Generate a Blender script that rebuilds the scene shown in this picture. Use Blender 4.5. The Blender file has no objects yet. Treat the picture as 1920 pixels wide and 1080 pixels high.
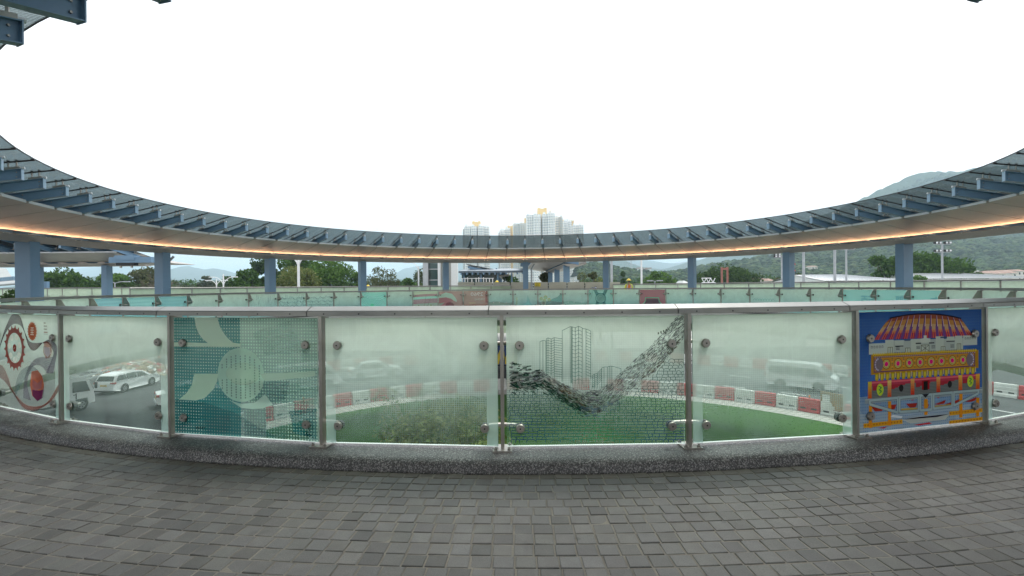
import bpy, math, random
from math import sin, cos, pi, radians, atan2, sqrt
from mathutils import Vector, Matrix
random.seed(7)
SC = bpy.context.scene
COL = SC.collection

# ------------------------------------------------------------------ camera, sky, sun, exposure
EYE = 1.38                      # eye height over the bridge deck (deck floor is z = 0)
F = 920.7                       # focal length in pixels of the 1920 px wide photograph
cam_d = bpy.data.cameras.new('camera'); cam = bpy.data.objects.new('camera', cam_d); COL.objects.link(cam)
cam_d.sensor_width = 36.0; cam_d.lens = F * 36.0 / 1920.0
cam_d.clip_start = 0.05; cam_d.clip_end = 30000
PT, RL = -0.0032, -0.0094
fwd = Vector((0, cos(PT), sin(PT))); up0 = Vector((0, -sin(PT), cos(PT))); rt0 = Vector((1, 0, 0))
rt = rt0 * cos(RL) + up0 * sin(RL); up = up0 * cos(RL) - rt0 * sin(RL)
cam.matrix_world = Matrix(((rt.x, up.x, -fwd.x, 0), (rt.y, up.y, -fwd.y, 0), (rt.z, up.z, -fwd.z, EYE), (0, 0, 0, 1)))
SC.camera = cam

SUN_EL, SUN_AZ = radians(62), radians(25)      # azimuth measured from +Y towards +X
w = bpy.data.worlds.new("World"); SC.world = w; w.use_nodes = True
nt = w.node_tree; nt.nodes.clear()
sky = nt.nodes.new('ShaderNodeTexSky'); sky.sky_type = 'NISHITA'; sky.sun_disc = False
sky.sun_elevation = SUN_EL; sky.sun_rotation = SUN_AZ; sky.dust_density = 3.0; sky.air_density = 1.0; sky.ozone_density = 1.0
hs = nt.nodes.new('ShaderNodeHueSaturation'); hs.inputs['Saturation'].default_value = 0.16; hs.inputs['Value'].default_value = 1.0
bg = nt.nodes.new('ShaderNodeBackground'); bg.inputs['Strength'].default_value = 0.15
wo = nt.nodes.new('ShaderNodeOutputWorld')
cl = nt.nodes.new('ShaderNodeMixRGB'); cl.inputs['Fac'].default_value = 0.45; cl.inputs['Color2'].default_value = (7.6, 7.7, 7.8, 1)    # thin even cloud over the clear sky
nt.links.new(sky.outputs[0], hs.inputs['Color']); nt.links.new(hs.outputs[0], cl.inputs['Color1']); nt.links.new(cl.outputs[0], bg.inputs['Color']); nt.links.new(bg.outputs[0], wo.inputs['Surface'])
sun_d = bpy.data.lights.new('sun', 'SUN'); sun_d.energy = 1.0; sun_d.angle = radians(14); sun_d.color = (1.0, 0.97, 0.92)
sun = bpy.data.objects.new('sun', sun_d); COL.objects.link(sun)
sdir = Vector((sin(SUN_AZ) * cos(SUN_EL), cos(SUN_AZ) * cos(SUN_EL), sin(SUN_EL)))
sun.rotation_euler = sdir.to_track_quat('Z', 'Y').to_euler(); sun.location = (0, 0, 60)
SC.view_settings.view_transform = 'Standard'; SC.view_settings.look = 'None'
SC.view_settings.exposure = 1.0; SC.view_settings.gamma = 1.0
SC.cycles.max_bounces = 8; SC.cycles.transparent_max_bounces = 24; SC.cycles.diffuse_bounces = 3
SC.cycles.glossy_bounces = 3; SC.cycles.transmission_bounces = 4; SC.cycles.volume_bounces = 1
SC.cycles.sample_clamp_indirect = 6.0; SC.cycles.use_denoising = True

# ------------------------------------------------------------------ numbers measured from the photograph
CX, CY = 0.3908, 16.5634        # centre of the ring
RR = 12.7056                    # inner railing
DR, PN, PF = 0.1165, -0.0374, -0.0266
DC = 0.0821                     # beam spacing of the canopy (radians)
PC = 0.0324                     # phase of the columns
GZ = -6.6                       # street level

def ray(px, py):                # direction through a pixel of the photograph
    u, v = px - 960.0, -(py - 540.0)
    return (rt * u + up * v + fwd * F) / F
def at(px, py, Y):              # the point at depth Y seen at that pixel
    d = ray(px, py); return Vector((0, 0, EYE)) + d * (Y / d.y)
def atx(px, Y): return at(px, 537, Y).x
def atz(px, py, Y): return at(px, py, Y).z
def pol(r, th, z): return Vector((CX + r * sin(th), CY + r * cos(th), z))

# ------------------------------------------------------------------ materials
MATS = {}
def _mat(name):
    m = bpy.data.materials.new(name); m.use_nodes = True; MATS[name] = m
    return m, m.node_tree, m.node_tree.nodes['Principled BSDF']
def N(t, kind, **kw):
    n = t.nodes.new(kind)
    for k, v in kw.items():
        if k in n.inputs: n.inputs[k].default_value = v
        else: setattr(n, k, v)
    return n
def basic(name, c, rough=0.6, metal=0.0, var=0.12, scale=3.0, bump=0.0, bscale=40.0, spec=0.5, detail=6.0):
    m, t, b = _mat(name)
    tc = N(t, 'ShaderNodeTexCoord'); nz = N(t, 'ShaderNodeTexNoise', Scale=scale, Detail=detail, Roughness=0.6)
    t.links.new(tc.outputs['Object'], nz.inputs['Vector'])
    mr = N(t, 'ShaderNodeMapRange'); mr.inputs['From Min'].default_value = 0.3; mr.inputs['From Max'].default_value = 0.7
    mr.inputs['To Min'].default_value = 1 - var; mr.inputs['To Max'].default_value = 1 + var
    t.links.new(nz.outputs['Fac'], mr.inputs['Value'])
    mx = N(t, 'ShaderNodeVectorMath', operation='SCALE'); mx.inputs[0].default_value = c[:3]
    t.links.new(mr.outputs[0], mx.inputs['Scale']); t.links.new(mx.outputs[0], b.inputs['Base Color'])
    b.inputs['Roughness'].default_value = rough; b.inputs['Metallic'].default_value = metal
    b.inputs['Specular IOR Level'].default_value = spec
    if bump:
        n2 = N(t, 'ShaderNodeTexNoise', Scale=bscale, Detail=4.0)
        t.links.new(tc.outputs['Object'], n2.inputs['Vector'])
        bp = N(t, 'ShaderNodeBump', Strength=bump, Distance=0.02); t.links.new(n2.outputs['Fac'], bp.inputs['Height'])
        t.links.new(bp.outputs[0], b.inputs['Normal'])
    return m
basic('blue_paint', (0.135, 0.235, 0.345), 0.42, var=0.08, scale=1.2)
basic('blue_paint_pale', (0.20, 0.31, 0.42), 0.42, var=0.08, scale=1.2)
basic('soffit_metal', (0.33, 0.30, 0.265), 0.36, 0.15, var=0.11, scale=1.1)
basic('lip_metal', (0.62, 0.63, 0.65), 0.4, 0.2, var=0.05)
basic('black_rod', (0.02, 0.02, 0.022), 0.45, var=0.1)
basic('steel', (0.32, 0.305, 0.275), 0.36, 0.85, var=0.16, scale=5, bump=0.05, bscale=90)
basic('steel_rail', (0.235, 0.235, 0.22), 0.30, 0.85, var=0.14, scale=2.5, bump=0.04, bscale=60)
basic('dark', (0.01, 0.01, 0.012), 0.6)
basic('concrete', (0.34, 0.34, 0.32), 0.85, var=0.15, scale=0.8, bump=0.2)
basic('joint_sand', (0.155, 0.145, 0.12), 0.95, var=0.35, scale=4, bump=0.3, bscale=120)
basic('asphalt', (0.050, 0.055, 0.058), 0.85, var=0.34, scale=0.35, bump=0.2, bscale=30)
basic('road_paint', (0.72, 0.72, 0.70), 0.7, var=0.15, scale=3)
basic('white_paint', (0.78, 0.79, 0.79), 0.35, var=0.04)
basic('car_white', (0.78, 0.79, 0.80), 0.18, var=0.03, spec=0.6)
basic('car_silver', (0.66, 0.68, 0.69), 0.25, 0.1, var=0.03)
basic('car_glass', (0.02, 0.028, 0.03), 0.2, var=0.05, spec=0.35)
basic('tyre', (0.02, 0.02, 0.02), 0.8)
basic('alloy', (0.5, 0.5, 0.52), 0.3, 0.9)
basic('lamp_red', (0.45, 0.02, 0.02), 0.25)
basic('lamp_clear', (0.75, 0.76, 0.78), 0.12)
basic('plate_yellow', (0.75, 0.5, 0.05), 0.5)
basic('barrier_red', (0.52, 0.022, 0.03), 0.5, var=0.15, scale=2)
basic('barrier_white', (0.70, 0.70, 0.67), 0.5, var=0.12, scale=2)
basic('barrier_cream', (0.40, 0.385, 0.31), 0.6, var=0.10, scale=1.5)
basic('orange_plastic', (0.8, 0.22, 0.02), 0.4)
basic('wood', (0.34, 0.23, 0.12), 0.8, var=0.25, scale=4)
basic('truck_blue', (0.03, 0.07, 0.22), 0.35)
basic('yellow_paint', (0.75, 0.58, 0.03), 0.45, var=0.06)
basic('red_paint', (0.30, 0.10, 0.07), 0.5)
basic('pole_grey', (0.42, 0.44, 0.46), 0.5, 0.2)
basic('roof_grey', (0.36, 0.38, 0.37), 0.6, var=0.08, scale=0.2)
basic('roof_white', (0.68, 0.70, 0.69), 0.6, var=0.05, scale=0.2)
basic('house_wall', (0.62, 0.60, 0.55), 0.8, var=0.1)
basic('house_roof', (0.30, 0.20, 0.16), 0.8, var=0.2)
basic('bark', (0.13, 0.10, 0.075), 0.9, var=0.3, scale=6, bump=0.3)
basic('bark_pale', (0.26, 0.24, 0.20), 0.9, var=0.2, scale=6)
basic('skin', (0.32, 0.19, 0.13), 0.6); basic('cloth_navy', (0.02, 0.03, 0.05), 0.85)
basic('cloth_orange', (0.80, 0.20, 0.03), 0.8); basic('cloth_yellow', (0.70, 0.75, 0.06), 0.8); basic('helmet', (0.80, 0.60, 0.04), 0.35)
basic('sign_blue', (0.02, 0.10, 0.42), 0.4); basic('sign_red', (0.55, 0.02, 0.02), 0.4); basic('sign_white', (0.75, 0.75, 0.75), 0.5)
basic('tower_yellow', (0.80, 0.55, 0.20), 0.8, var=0.05, scale=0.05)
basic('tower_core', (0.80, 0.82, 0.83), 0.8, var=0.04, scale=0.05)
basic('green_glass', (0.01, 0.05, 0.045), 0.12, var=0.2, scale=0.5, spec=0.8)
basic('roof_glass_solid', (0.10, 0.13, 0.16), 0.3, var=0.15, scale=0.8)
basic('rubble', (0.40, 0.30, 0.22), 0.9, var=0.4, scale=1.5)

# kerb: washed granite chippings
m, t, b = _mat('granite_chip')
tc = N(t, 'ShaderNodeTexCoord'); vo = N(t, 'ShaderNodeTexVoronoi', Scale=145.0); t.links.new(tc.outputs['Object'], vo.inputs['Vector'])
rp = N(t, 'ShaderNodeValToRGB'); t.links.new(vo.outputs['Color'], rp.inputs['Fac'])
rp.color_ramp.elements[0].position = 0.0; rp.color_ramp.elements[0].color = (0.022, 0.022, 0.022, 1)
rp.color_ramp.elements[1].position = 1.0; rp.color_ramp.elements[1].color = (0.50, 0.49, 0.47, 1)
e = rp.color_ramp.elements.new(0.55); e.color = (0.085, 0.084, 0.082, 1); e = rp.color_ramp.elements.new(0.76); e.color = (0.30, 0.295, 0.285, 1)
nz = N(t, 'ShaderNodeTexNoise', Scale=2.5, Detail=5.0); t.links.new(tc.outputs['Object'], nz.inputs['Vector'])
mx = N(t, 'ShaderNodeMixRGB', blend_type='MULTIPLY', Fac=0.8); t.links.new(rp.outputs[0], mx.inputs['Color1']); t.links.new(nz.outputs['Fac'], mx.inputs['Color2'])
t.links.new(mx.outputs[0], b.inputs['Base Color']); b.inputs['Roughness'].default_value = 0.5
bp = N(t, 'ShaderNodeBump', Strength=0.5, Distance=0.004); t.links.new(vo.outputs['Distance'], bp.inputs['Height']); t.links.new(bp.outputs[0], b.inputs['Normal'])

# pavers: colour attribute per stone, speckle and wear
m, t, b = _mat('paver')
ca = N(t, 'ShaderNodeVertexColor', layer_name='Col'); tc = N(t, 'ShaderNodeTexCoord')
n1 = N(t, 'ShaderNodeTexNoise', Scale=220.0, Detail=3.0); n2 = N(t, 'ShaderNodeTexNoise', Scale=9.0, Detail=6.0, Roughness=0.7); n3 = N(t, 'ShaderNodeTexNoise', Scale=1.3, Detail=4.0)
for q in (n1, n2, n3): t.links.new(tc.outputs['Object'], q.inputs['Vector'])
ml = N(t, 'ShaderNodeMath', operation='MULTIPLY'); ad = N(t, 'ShaderNodeMath', operation='MULTIPLY')
m1 = N(t, 'ShaderNodeMapRange'); m1.inputs['From Min'].default_value = .3; m1.inputs['From Max'].default_value = .7; m1.inputs['To Min'].default_value = .76; m1.inputs['To Max'].default_value = 1.26
m2 = N(t, 'ShaderNodeMapRange'); m2.inputs['From Min'].default_value = .3; m2.inputs['From Max'].default_value = .7; m2.inputs['To Min'].default_value = .84; m2.inputs['To Max'].default_value = 1.14
m3 = N(t, 'ShaderNodeMapRange'); m3.inputs['From Min'].default_value = .35; m3.inputs['From Max'].default_value = .65; m3.inputs['To Min'].default_value = .84; m3.inputs['To Max'].default_value = 1.12
t.links.new(n1.outputs['Fac'], m1.inputs[0]); t.links.new(n2.outputs['Fac'], m2.inputs[0]); t.links.new(n3.outputs['Fac'], m3.inputs[0])
t.links.new(m1.outputs[0], ml.inputs[0]); t.links.new(m2.outputs[0], ml.inputs[1]); t.links.new(ml.outputs[0], ad.inputs[0]); t.links.new(m3.outputs[0], ad.inputs[1])
vs = N(t, 'ShaderNodeVectorMath', operation='SCALE'); t.links.new(ca.outputs['Color'], vs.inputs[0]); t.links.new(ad.outputs[0], vs.inputs['Scale'])
st = N(t, 'ShaderNodeTexNoise', Scale=3.1, Detail=2.0, Distortion=0.6); t.links.new(tc.outputs['Object'], st.inputs['Vector']); sr = N(t, 'ShaderNodeMapRange'); sr.inputs['From Min'].default_value = .66; sr.inputs['From Max'].default_value = .74; sr.inputs['To Min'].default_value = 1.0; sr.inputs['To Max'].default_value = .72; t.links.new(st.outputs['Fac'], sr.inputs[0])
gv = N(t, 'ShaderNodeTexVoronoi', Scale=2.2); t.links.new(tc.outputs['Object'], gv.inputs['Vector']); gr = N(t, 'ShaderNodeMapRange'); gr.inputs['From Min'].default_value = .030; gr.inputs['From Max'].default_value = .045; gr.inputs['To Min'].default_value = .6; gr.inputs['To Max'].default_value = 1.0; t.links.new(gv.outputs['Distance'], gr.inputs[0])
sm = N(t, 'ShaderNodeMath', operation='MULTIPLY'); t.links.new(sr.outputs[0], sm.inputs[0]); t.links.new(gr.outputs[0], sm.inputs[1]); v2 = N(t, 'ShaderNodeVectorMath', operation='SCALE'); t.links.new(vs.outputs[0], v2.inputs[0]); t.links.new(sm.outputs[0], v2.inputs['Scale'])
t.links.new(v2.outputs[0], b.inputs['Base Color']); b.inputs['Roughness'].default_value = 0.60
bp = N(t, 'ShaderNodeBump', Strength=0.25, Distance=0.003); t.links.new(n1.outputs['Fac'], bp.inputs['Height']); t.links.new(bp.outputs[0], b.inputs['Normal'])

# lawn
m, t, b = _mat('turf')
tc = N(t, 'ShaderNodeTexCoord'); n1 = N(t, 'ShaderNodeTexNoise', Scale=0.35, Detail=8.0, Roughness=0.7); n2 = N(t, 'ShaderNodeTexNoise', Scale=14.0, Detail=3.0)
for q in (n1, n2): t.links.new(tc.outputs['Object'], q.inputs['Vector'])
rp = N(t, 'ShaderNodeValToRGB'); t.links.new(n1.outputs['Fac'], rp.inputs['Fac'])
rp.color_ramp.elements[0].position = 0.3; rp.color_ramp.elements[0].color = (0.022, 0.075, 0.010, 1)
rp.color_ramp.elements[1].position = 0.7; rp.color_ramp.elements[1].color = (0.046, 0.13, 0.017, 1)
mx = N(t, 'ShaderNodeMixRGB', blend_type='OVERLAY', Fac=0.6); t.links.new(rp.outputs[0], mx.inputs['Color1']); t.links.new(n2.outputs['Fac'], mx.inputs['Color2'])
t.links.new(mx.outputs[0], b.inputs['Base Color']); b.inputs['Roughness'].default_value = 0.9; b.inputs['Specular IOR Level'].default_value = 0.2

# forested slopes: crowns from a cell pattern
def forest(name, c0, c1, sc):
    m, t, b = _mat(name)
    tc = N(t, 'ShaderNodeTexCoord'); vo = N(t, 'ShaderNodeTexVoronoi', Scale=sc); n1 = N(t, 'ShaderNodeTexNoise', Scale=sc * 0.12, Detail=8.0, Roughness=0.65); n2 = N(t, 'ShaderNodeTexNoise', Scale=sc * 1.2, Detail=5.0, Roughness=0.7)
    for q in (vo, n1, n2): t.links.new(tc.outputs['Object'], q.inputs['Vector'])
    a = N(t, 'ShaderNodeMath', operation='MULTIPLY_ADD'); t.links.new(n1.outputs['Fac'], a.inputs[0]); a.inputs[1].default_value = 0.7; t.links.new(n2.outputs['Fac'], a.inputs[2])
    mr = N(t, 'ShaderNodeMapRange'); mr.inputs['From Min'].default_value = .55; mr.inputs['From Max'].default_value = 1.15; t.links.new(a.outputs[0], mr.inputs[0])
    mx = N(t, 'ShaderNodeMixRGB'); mx.inputs['Color1'].default_value = (*c0, 1); mx.inputs['Color2'].default_value = (*c1, 1); t.links.new(mr.outputs[0], mx.inputs['Fac'])
    t.links.new(mx.outputs[0], b.inputs['Base Color']); b.inputs['Roughness'].default_value = 1.0; b.inputs['Specular IOR Level'].default_value = 0.1
    bp = N(t, 'ShaderNodeBump', Strength=0.9, Distance=6.0); bp.invert = True; t.links.new(vo.outputs['Distance'], bp.inputs['Height']); t.links.new(bp.outputs[0], b.inputs['Normal'])
forest('forest', (0.012, 0.030, 0.018), (0.055, 0.092, 0.042), 0.14)
forest('forest_far', (0.015, 0.036, 0.028), (0.045, 0.080, 0.048), 0.02)

# leaves: colour attribute, slight translucency
m, t, b = _mat('leaf')
ca = N(t, 'ShaderNodeVertexColor', layer_name='Col'); df = N(t, 'ShaderNodeBsdfDiffuse'); tl = N(t, 'ShaderNodeBsdfTranslucent'); ms = N(t, 'ShaderNodeMixShader', Fac=0.35)
t.links.new(ca.outputs[0], df.inputs[0]); t.links.new(ca.outputs[0], tl.inputs[0]); t.links.new(df.outputs[0], ms.inputs[1]); t.links.new(tl.outputs[0], ms.inputs[2])
t.nodes.remove(b); t.links.new(ms.outputs[0], t.nodes['Material Output'].inputs[0])

# printed film on glass: colour attribute with its alpha as coverage
m, t, b = _mat('print')
ca = N(t, 'ShaderNodeVertexColor', layer_name='Col'); df = N(t, 'ShaderNodeBsdfDiffuse'); tl = N(t, 'ShaderNodeBsdfTranslucent'); m1 = N(t, 'ShaderNodeMixShader', Fac=0.45)
tr = N(t, 'ShaderNodeBsdfTransparent'); m2 = N(t, 'ShaderNodeMixShader')
t.links.new(ca.outputs[0], df.inputs[0]); t.links.new(ca.outputs[0], tl.inputs[0]); t.links.new(df.outputs[0], m1.inputs[1]); t.links.new(tl.outputs[0], m1.inputs[2])
t.links.new(ca.outputs['Alpha'], m2.inputs['Fac']); t.links.new(tr.outputs[0], m2.inputs[1]); t.links.new(m1.outputs[0], m2.inputs[2])
t.nodes.remove(b); t.links.new(m2.outputs[0], t.nodes['Material Output'].inputs[0])

# glass with a printed frit that thins towards the bottom (UV: x in metres, y 0 at the bottom edge and 1 at the top edge)
def frit(name, stops, ctop, cbot, dots=0.0, edge=0.0, pw=1.4):
    m, t, b = _mat(name); t.nodes.remove(b)
    uv = N(t, 'ShaderNodeUVMap'); sp = N(t, 'ShaderNodeSeparateXYZ'); t.links.new(uv.outputs[0], sp.inputs[0])
    rp = N(t, 'ShaderNodeValToRGB'); t.links.new(sp.outputs['Y'], rp.inputs['Fac'])
    cr = rp.color_ramp; cr.elements[0].position = stops[0][0]; cr.elements[0].color = (stops[0][1],) * 3 + (1,)
    cr.elements[1].position = stops[-1][0]; cr.elements[1].color = (stops[-1][1],) * 3 + (1,)
    for p, v in stops[1:-1]:
        e = cr.elements.new(p); e.color = (v, v, v, 1)
    gtc = N(t, 'ShaderNodeTexCoord'); sn = N(t, 'ShaderNodeTexNoise', Scale=2.6, Detail=7.0, Roughness=0.65, Distortion=0.8); t.links.new(gtc.outputs['Object'], sn.inputs['Vector'])
    dr_ = N(t, 'ShaderNodeMapping'); dr_.inputs['Scale'].default_value = (34.0, 34.0, 1.3); t.links.new(gtc.outputs['Object'], dr_.inputs[0]); dn = N(t, 'ShaderNodeTexNoise', Scale=1.0, Detail=3.0); t.links.new(dr_.outputs[0], dn.inputs['Vector'])
    a1_ = N(t, 'ShaderNodeMapRange'); a1_.inputs['From Min'].default_value = .35; a1_.inputs['From Max'].default_value = .70; a1_.inputs['To Min'].default_value = -.07; a1_.inputs['To Max'].default_value = .12; t.links.new(sn.outputs['Fac'], a1_.inputs[0])
    a2_ = N(t, 'ShaderNodeMapRange'); a2_.inputs['From Min'].default_value = .58; a2_.inputs['From Max'].default_value = .75; a2_.inputs['To Min'].default_value = 0.0; a2_.inputs['To Max'].default_value = .055; t.links.new(dn.outputs['Fac'], a2_.inputs[0])
    s1_ = N(t, 'ShaderNodeMath', operation='ADD'); t.links.new(rp.outputs[0], s1_.inputs[0]); t.links.new(a1_.outputs[0], s1_.inputs[1]); s2_ = N(t, 'ShaderNodeMath', operation='ADD', use_clamp=True); t.links.new(s1_.outputs[0], s2_.inputs[0]); t.links.new(a2_.outputs[0], s2_.inputs[1])
    alpha = s2_.outputs[0]
    cm = N(t, 'ShaderNodeMixRGB'); cm.inputs['Color1'].default_value = (*cbot, 1); cm.inputs['Color2'].default_value = (*ctop, 1); t.links.new(sp.outputs['Y'], cm.inputs['Fac'])
    if dots:
        wv = N(t, 'ShaderNodeVectorMath', operation='MULTIPLY'); wv.inputs[1].default_value = (1.0, 1.02, 1); t.links.new(uv.outputs[0], wv.inputs[0])
        mp = N(t, 'ShaderNodeMapping'); mp.inputs['Rotation'].default_value = (0, 0, radians(45)); mp.inputs['Scale'].default_value = (1 / 0.0125,) * 3; t.links.new(wv.outputs[0], mp.inputs[0])
        ck = N(t, 'ShaderNodeTexChecker', Scale=1.0); t.links.new(mp.outputs[0], ck.inputs['Vector'])
        mr = N(t, 'ShaderNodeMapRange'); mr.inputs['To Min'].default_value = -dots; mr.inputs['To Max'].default_value = dots; t.links.new(ck.outputs['Fac'], mr.inputs[0])
        iv = N(t, 'ShaderNodeMath', operation='SUBTRACT'); iv.inputs[0].default_value = 1.0; t.links.new(alpha, iv.inputs[1])
        mm = N(t, 'ShaderNodeMath', operation='MULTIPLY_ADD', use_clamp=True); t.links.new(mr.outputs[0], mm.inputs[0]); t.links.new(iv.outputs[0], mm.inputs[1]); t.links.new(alpha, mm.inputs[2])
        alpha = mm.outputs[0]
    if edge:      # the plain pale strips at both ends of the pane
        s1 = N(t, 'ShaderNodeMath', operation='SUBTRACT'); t.links.new(sp.outputs['X'], s1.inputs[0]); s1.inputs[1].default_value = pw / 2
        s2 = N(t, 'ShaderNodeMath', operation='ABSOLUTE'); t.links.new(s1.outputs[0], s2.inputs[0])
        s3 = N(t, 'ShaderNodeMath', operation='GREATER_THAN'); t.links.new(s2.outputs[0], s3.inputs[0]); s3.inputs[1].default_value = pw / 2 - 0.08
        s4 = N(t, 'ShaderNodeMath', operation='MULTIPLY'); t.links.new(s3.outputs[0], s4.inputs[0]); s4.inputs[1].default_value = edge
        s5 = N(t, 'ShaderNodeMath', operation='MAXIMUM'); t.links.new(s4.outputs[0], s5.inputs[0]); t.links.new(alpha, s5.inputs[1]); alpha = s5.outputs[0]
    df = N(t, 'ShaderNodeBsdfDiffuse'); tl = N(t, 'ShaderNodeBsdfTranslucent'); m1 = N(t, 'ShaderNodeMixShader', Fac=0.5)
    t.links.new(cm.outputs[0], df.inputs[0]); t.links.new(cm.outputs[0], tl.inputs[0]); t.links.new(df.outputs[0], m1.inputs[1]); t.links.new(tl.outputs[0], m1.inputs[2])
    tr = N(t, 'ShaderNodeBsdfTransparent'); tr.inputs[0].default_value = (0.87, 0.96, 0.90, 1)
    m2 = N(t, 'ShaderNodeMixShader'); t.links.new(alpha, m2.inputs['Fac']); t.links.new(tr.outputs[0], m2.inputs[1]); t.links.new(m1.outputs[0], m2.inputs[2])
    gl = N(t, 'ShaderNodeBsdfGlossy', Roughness=0.02); fr = N(t, 'ShaderNodeFresnel', IOR=1.45); m3 = N(t, 'ShaderNodeMixShader')
    t.links.new(fr.outputs[0], m3.inputs['Fac']); t.links.new(m2.outputs[0], m3.inputs[1]); t.links.new(gl.outputs[0], m3.inputs[2])
    t.links.new(m3.outputs[0], t.nodes['Material Output'].inputs[0])
CT, CB = (0.68, 0.78, 0.66), (0.42, 0.60, 0.55)
frit('frit_dotted', [(0, .07), (.30, .30), (.5, .60), (.68, .84), (1, .97)], CT, CB, 0.11, 0.60)
frit('frit_plain', [(0, .08), (.25, .12), (.48, .30), (.66, .78), (1, .95)], CT, CB, 0.0, 0.68)
frit('frit_far', [(0, .62), (.25, .70), (.5, .84), (.8, .92), (1, .96)], (0.62, 0.78, 0.64), (0.30, 0.62, 0.60))
frit('frit_outer', [(0, .5), (.5, .8), (1, .93)], (0.58, 0.70, 0.52), (0.45, 0.62, 0.50))
frit('frit_art', [(0, .10), (.30, .25), (.5, .50), (.68, .82), (1, .96)], CT, CB, 0.15)
def clearmat(name, c):
    m, t, b = _mat(name); t.nodes.remove(b); tr = N(t, 'ShaderNodeBsdfTransparent'); tr.inputs[0].default_value = (*c, 1)
    t.links.new(tr.outputs[0], t.nodes['Material Output'].inputs[0])
clearmat('glass_back', (0.97, 0.99, 0.98))
basic('glass_edge', (0.55, 0.75, 0.66), 0.2, var=0.05)
basic('rim_glint', (0.90, 0.93, 0.90), 0.3, var=0.03)  # plain white put in for light caught along the glass edge

# canopy glass: dark tint with narrow printed lines running outwards (UV x 0..1 across a pane)
m, t, b = _mat('roof_glass'); t.nodes.remove(b)
uv = N(t, 'ShaderNodeUVMap'); sp = N(t, 'ShaderNodeSeparateXYZ'); t.links.new(uv.outputs[0], sp.inputs[0])
mu = N(t, 'ShaderNodeMath', operation='MULTIPLY'); mu.inputs[1].default_value = 22.0; t.links.new(sp.outputs['X'], mu.inputs[0])
fr = N(t, 'ShaderNodeMath', operation='FRACT'); t.links.new(mu.outputs[0], fr.inputs[0]); gt = N(t, 'ShaderNodeMath', operation='LESS_THAN'); gt.inputs[1].default_value = 0.55; t.links.new(fr.outputs[0], gt.inputs[0])
df = N(t, 'ShaderNodeBsdfDiffuse'); df.inputs[0].default_value = (0.12, 0.145, 0.145, 1); tl = N(t, 'ShaderNodeBsdfTranslucent'); tl.inputs[0].default_value = (0.05, 0.06, 0.065, 1); a1 = N(t, 'ShaderNodeAddShader')
t.links.new(df.outputs[0], a1.inputs[0]); t.links.new(tl.outputs[0], a1.inputs[1])
tr = N(t, 'ShaderNodeBsdfTransparent'); tr.inputs[0].default_value = (0.28, 0.34, 0.345, 1); m2 = N(t, 'ShaderNodeMixShader'); t.links.new(gt.outputs[0], m2.inputs['Fac']); t.links.new(tr.outputs[0], m2.inputs[1]); t.links.new(a1.outputs[0], m2.inputs[2])
gl = N(t, 'ShaderNodeBsdfGlossy', Roughness=0.05); gl.inputs[0].default_value = (.8, .85, .88, 1); f2 = N(t, 'ShaderNodeFresnel', IOR=1.35); m3 = N(t, 'ShaderNodeMixShader'); t.links.new(f2.outputs[0], m3.inputs['Fac']); t.links.new(m2.outputs[0], m3.inputs[1]); t.links.new(gl.outputs[0], m3.inputs[2])
t.links.new(m3.outputs[0], t.nodes['Material Output'].inputs[0])

m, t, b = _mat('led'); b.inputs['Base Color'].default_value = (1, .8, .6, 1); b.inputs['Emission Color'].default_value = (1.0, 0.52, 0.27, 1); b.inputs['Emission Strength'].default_value = 12.5
m, t, b = _mat('red_lamp_on'); b.inputs['Emission Color'].default_value = (1.0, 0.08, 0.03, 1); b.inputs['Emission Strength'].default_value = 3.0; b.inputs['Base Color'].default_value = (.5, .02, .02, 1)

# tower facade: rows of windows (object coordinates: x across, z up)
def tower_mat(name, wall, sx, sz, fill=0.55, axis='X'):
    m, t, b = _mat(name)
    tc = N(t, 'ShaderNodeUVMap'); sp = N(t, 'ShaderNodeSeparateXYZ'); t.links.new(tc.outputs[0], sp.inputs[0])
    def cell(out, s, lo):
        a = N(t, 'ShaderNodeMath', operation='DIVIDE'); t.links.new(out, a.inputs[0]); a.inputs[1].default_value = s
        f = N(t, 'ShaderNodeMath', operation='FRACT'); t.links.new(a.outputs[0], f.inputs[0])
        g = N(t, 'ShaderNodeMath', operation='LESS_THAN'); t.links.new(f.outputs[0], g.inputs[0]); g.inputs[1].default_value = lo
        return g.outputs[0]
    x = cell(sp.outputs['X'], sx, fill); z = cell(sp.outputs['Y'], sz, 0.5)
    p = N(t, 'ShaderNodeMath', operation='MULTIPLY'); t.links.new(x, p.inputs[0]); t.links.new(z, p.inputs[1])
    mx = N(t, 'ShaderNodeMixRGB'); mx.inputs['Color1'].default_value = (*wall, 1); mx.inputs['Color2'].default_value = (0.50, 0.54, 0.56, 1); t.links.new(p.outputs[0], mx.inputs['Fac'])
    t.links.new(mx.outputs[0], b.inputs['Base Color']); b.inputs['Roughness'].default_value = 0.7
tower_mat('tower_wall', (0.90, 0.88, 0.84), 3.4, 4.0)
tower_mat('tower_wall_beige', (0.62, 0.60, 0.54), 3.0, 4.0, 0.6)

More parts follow.
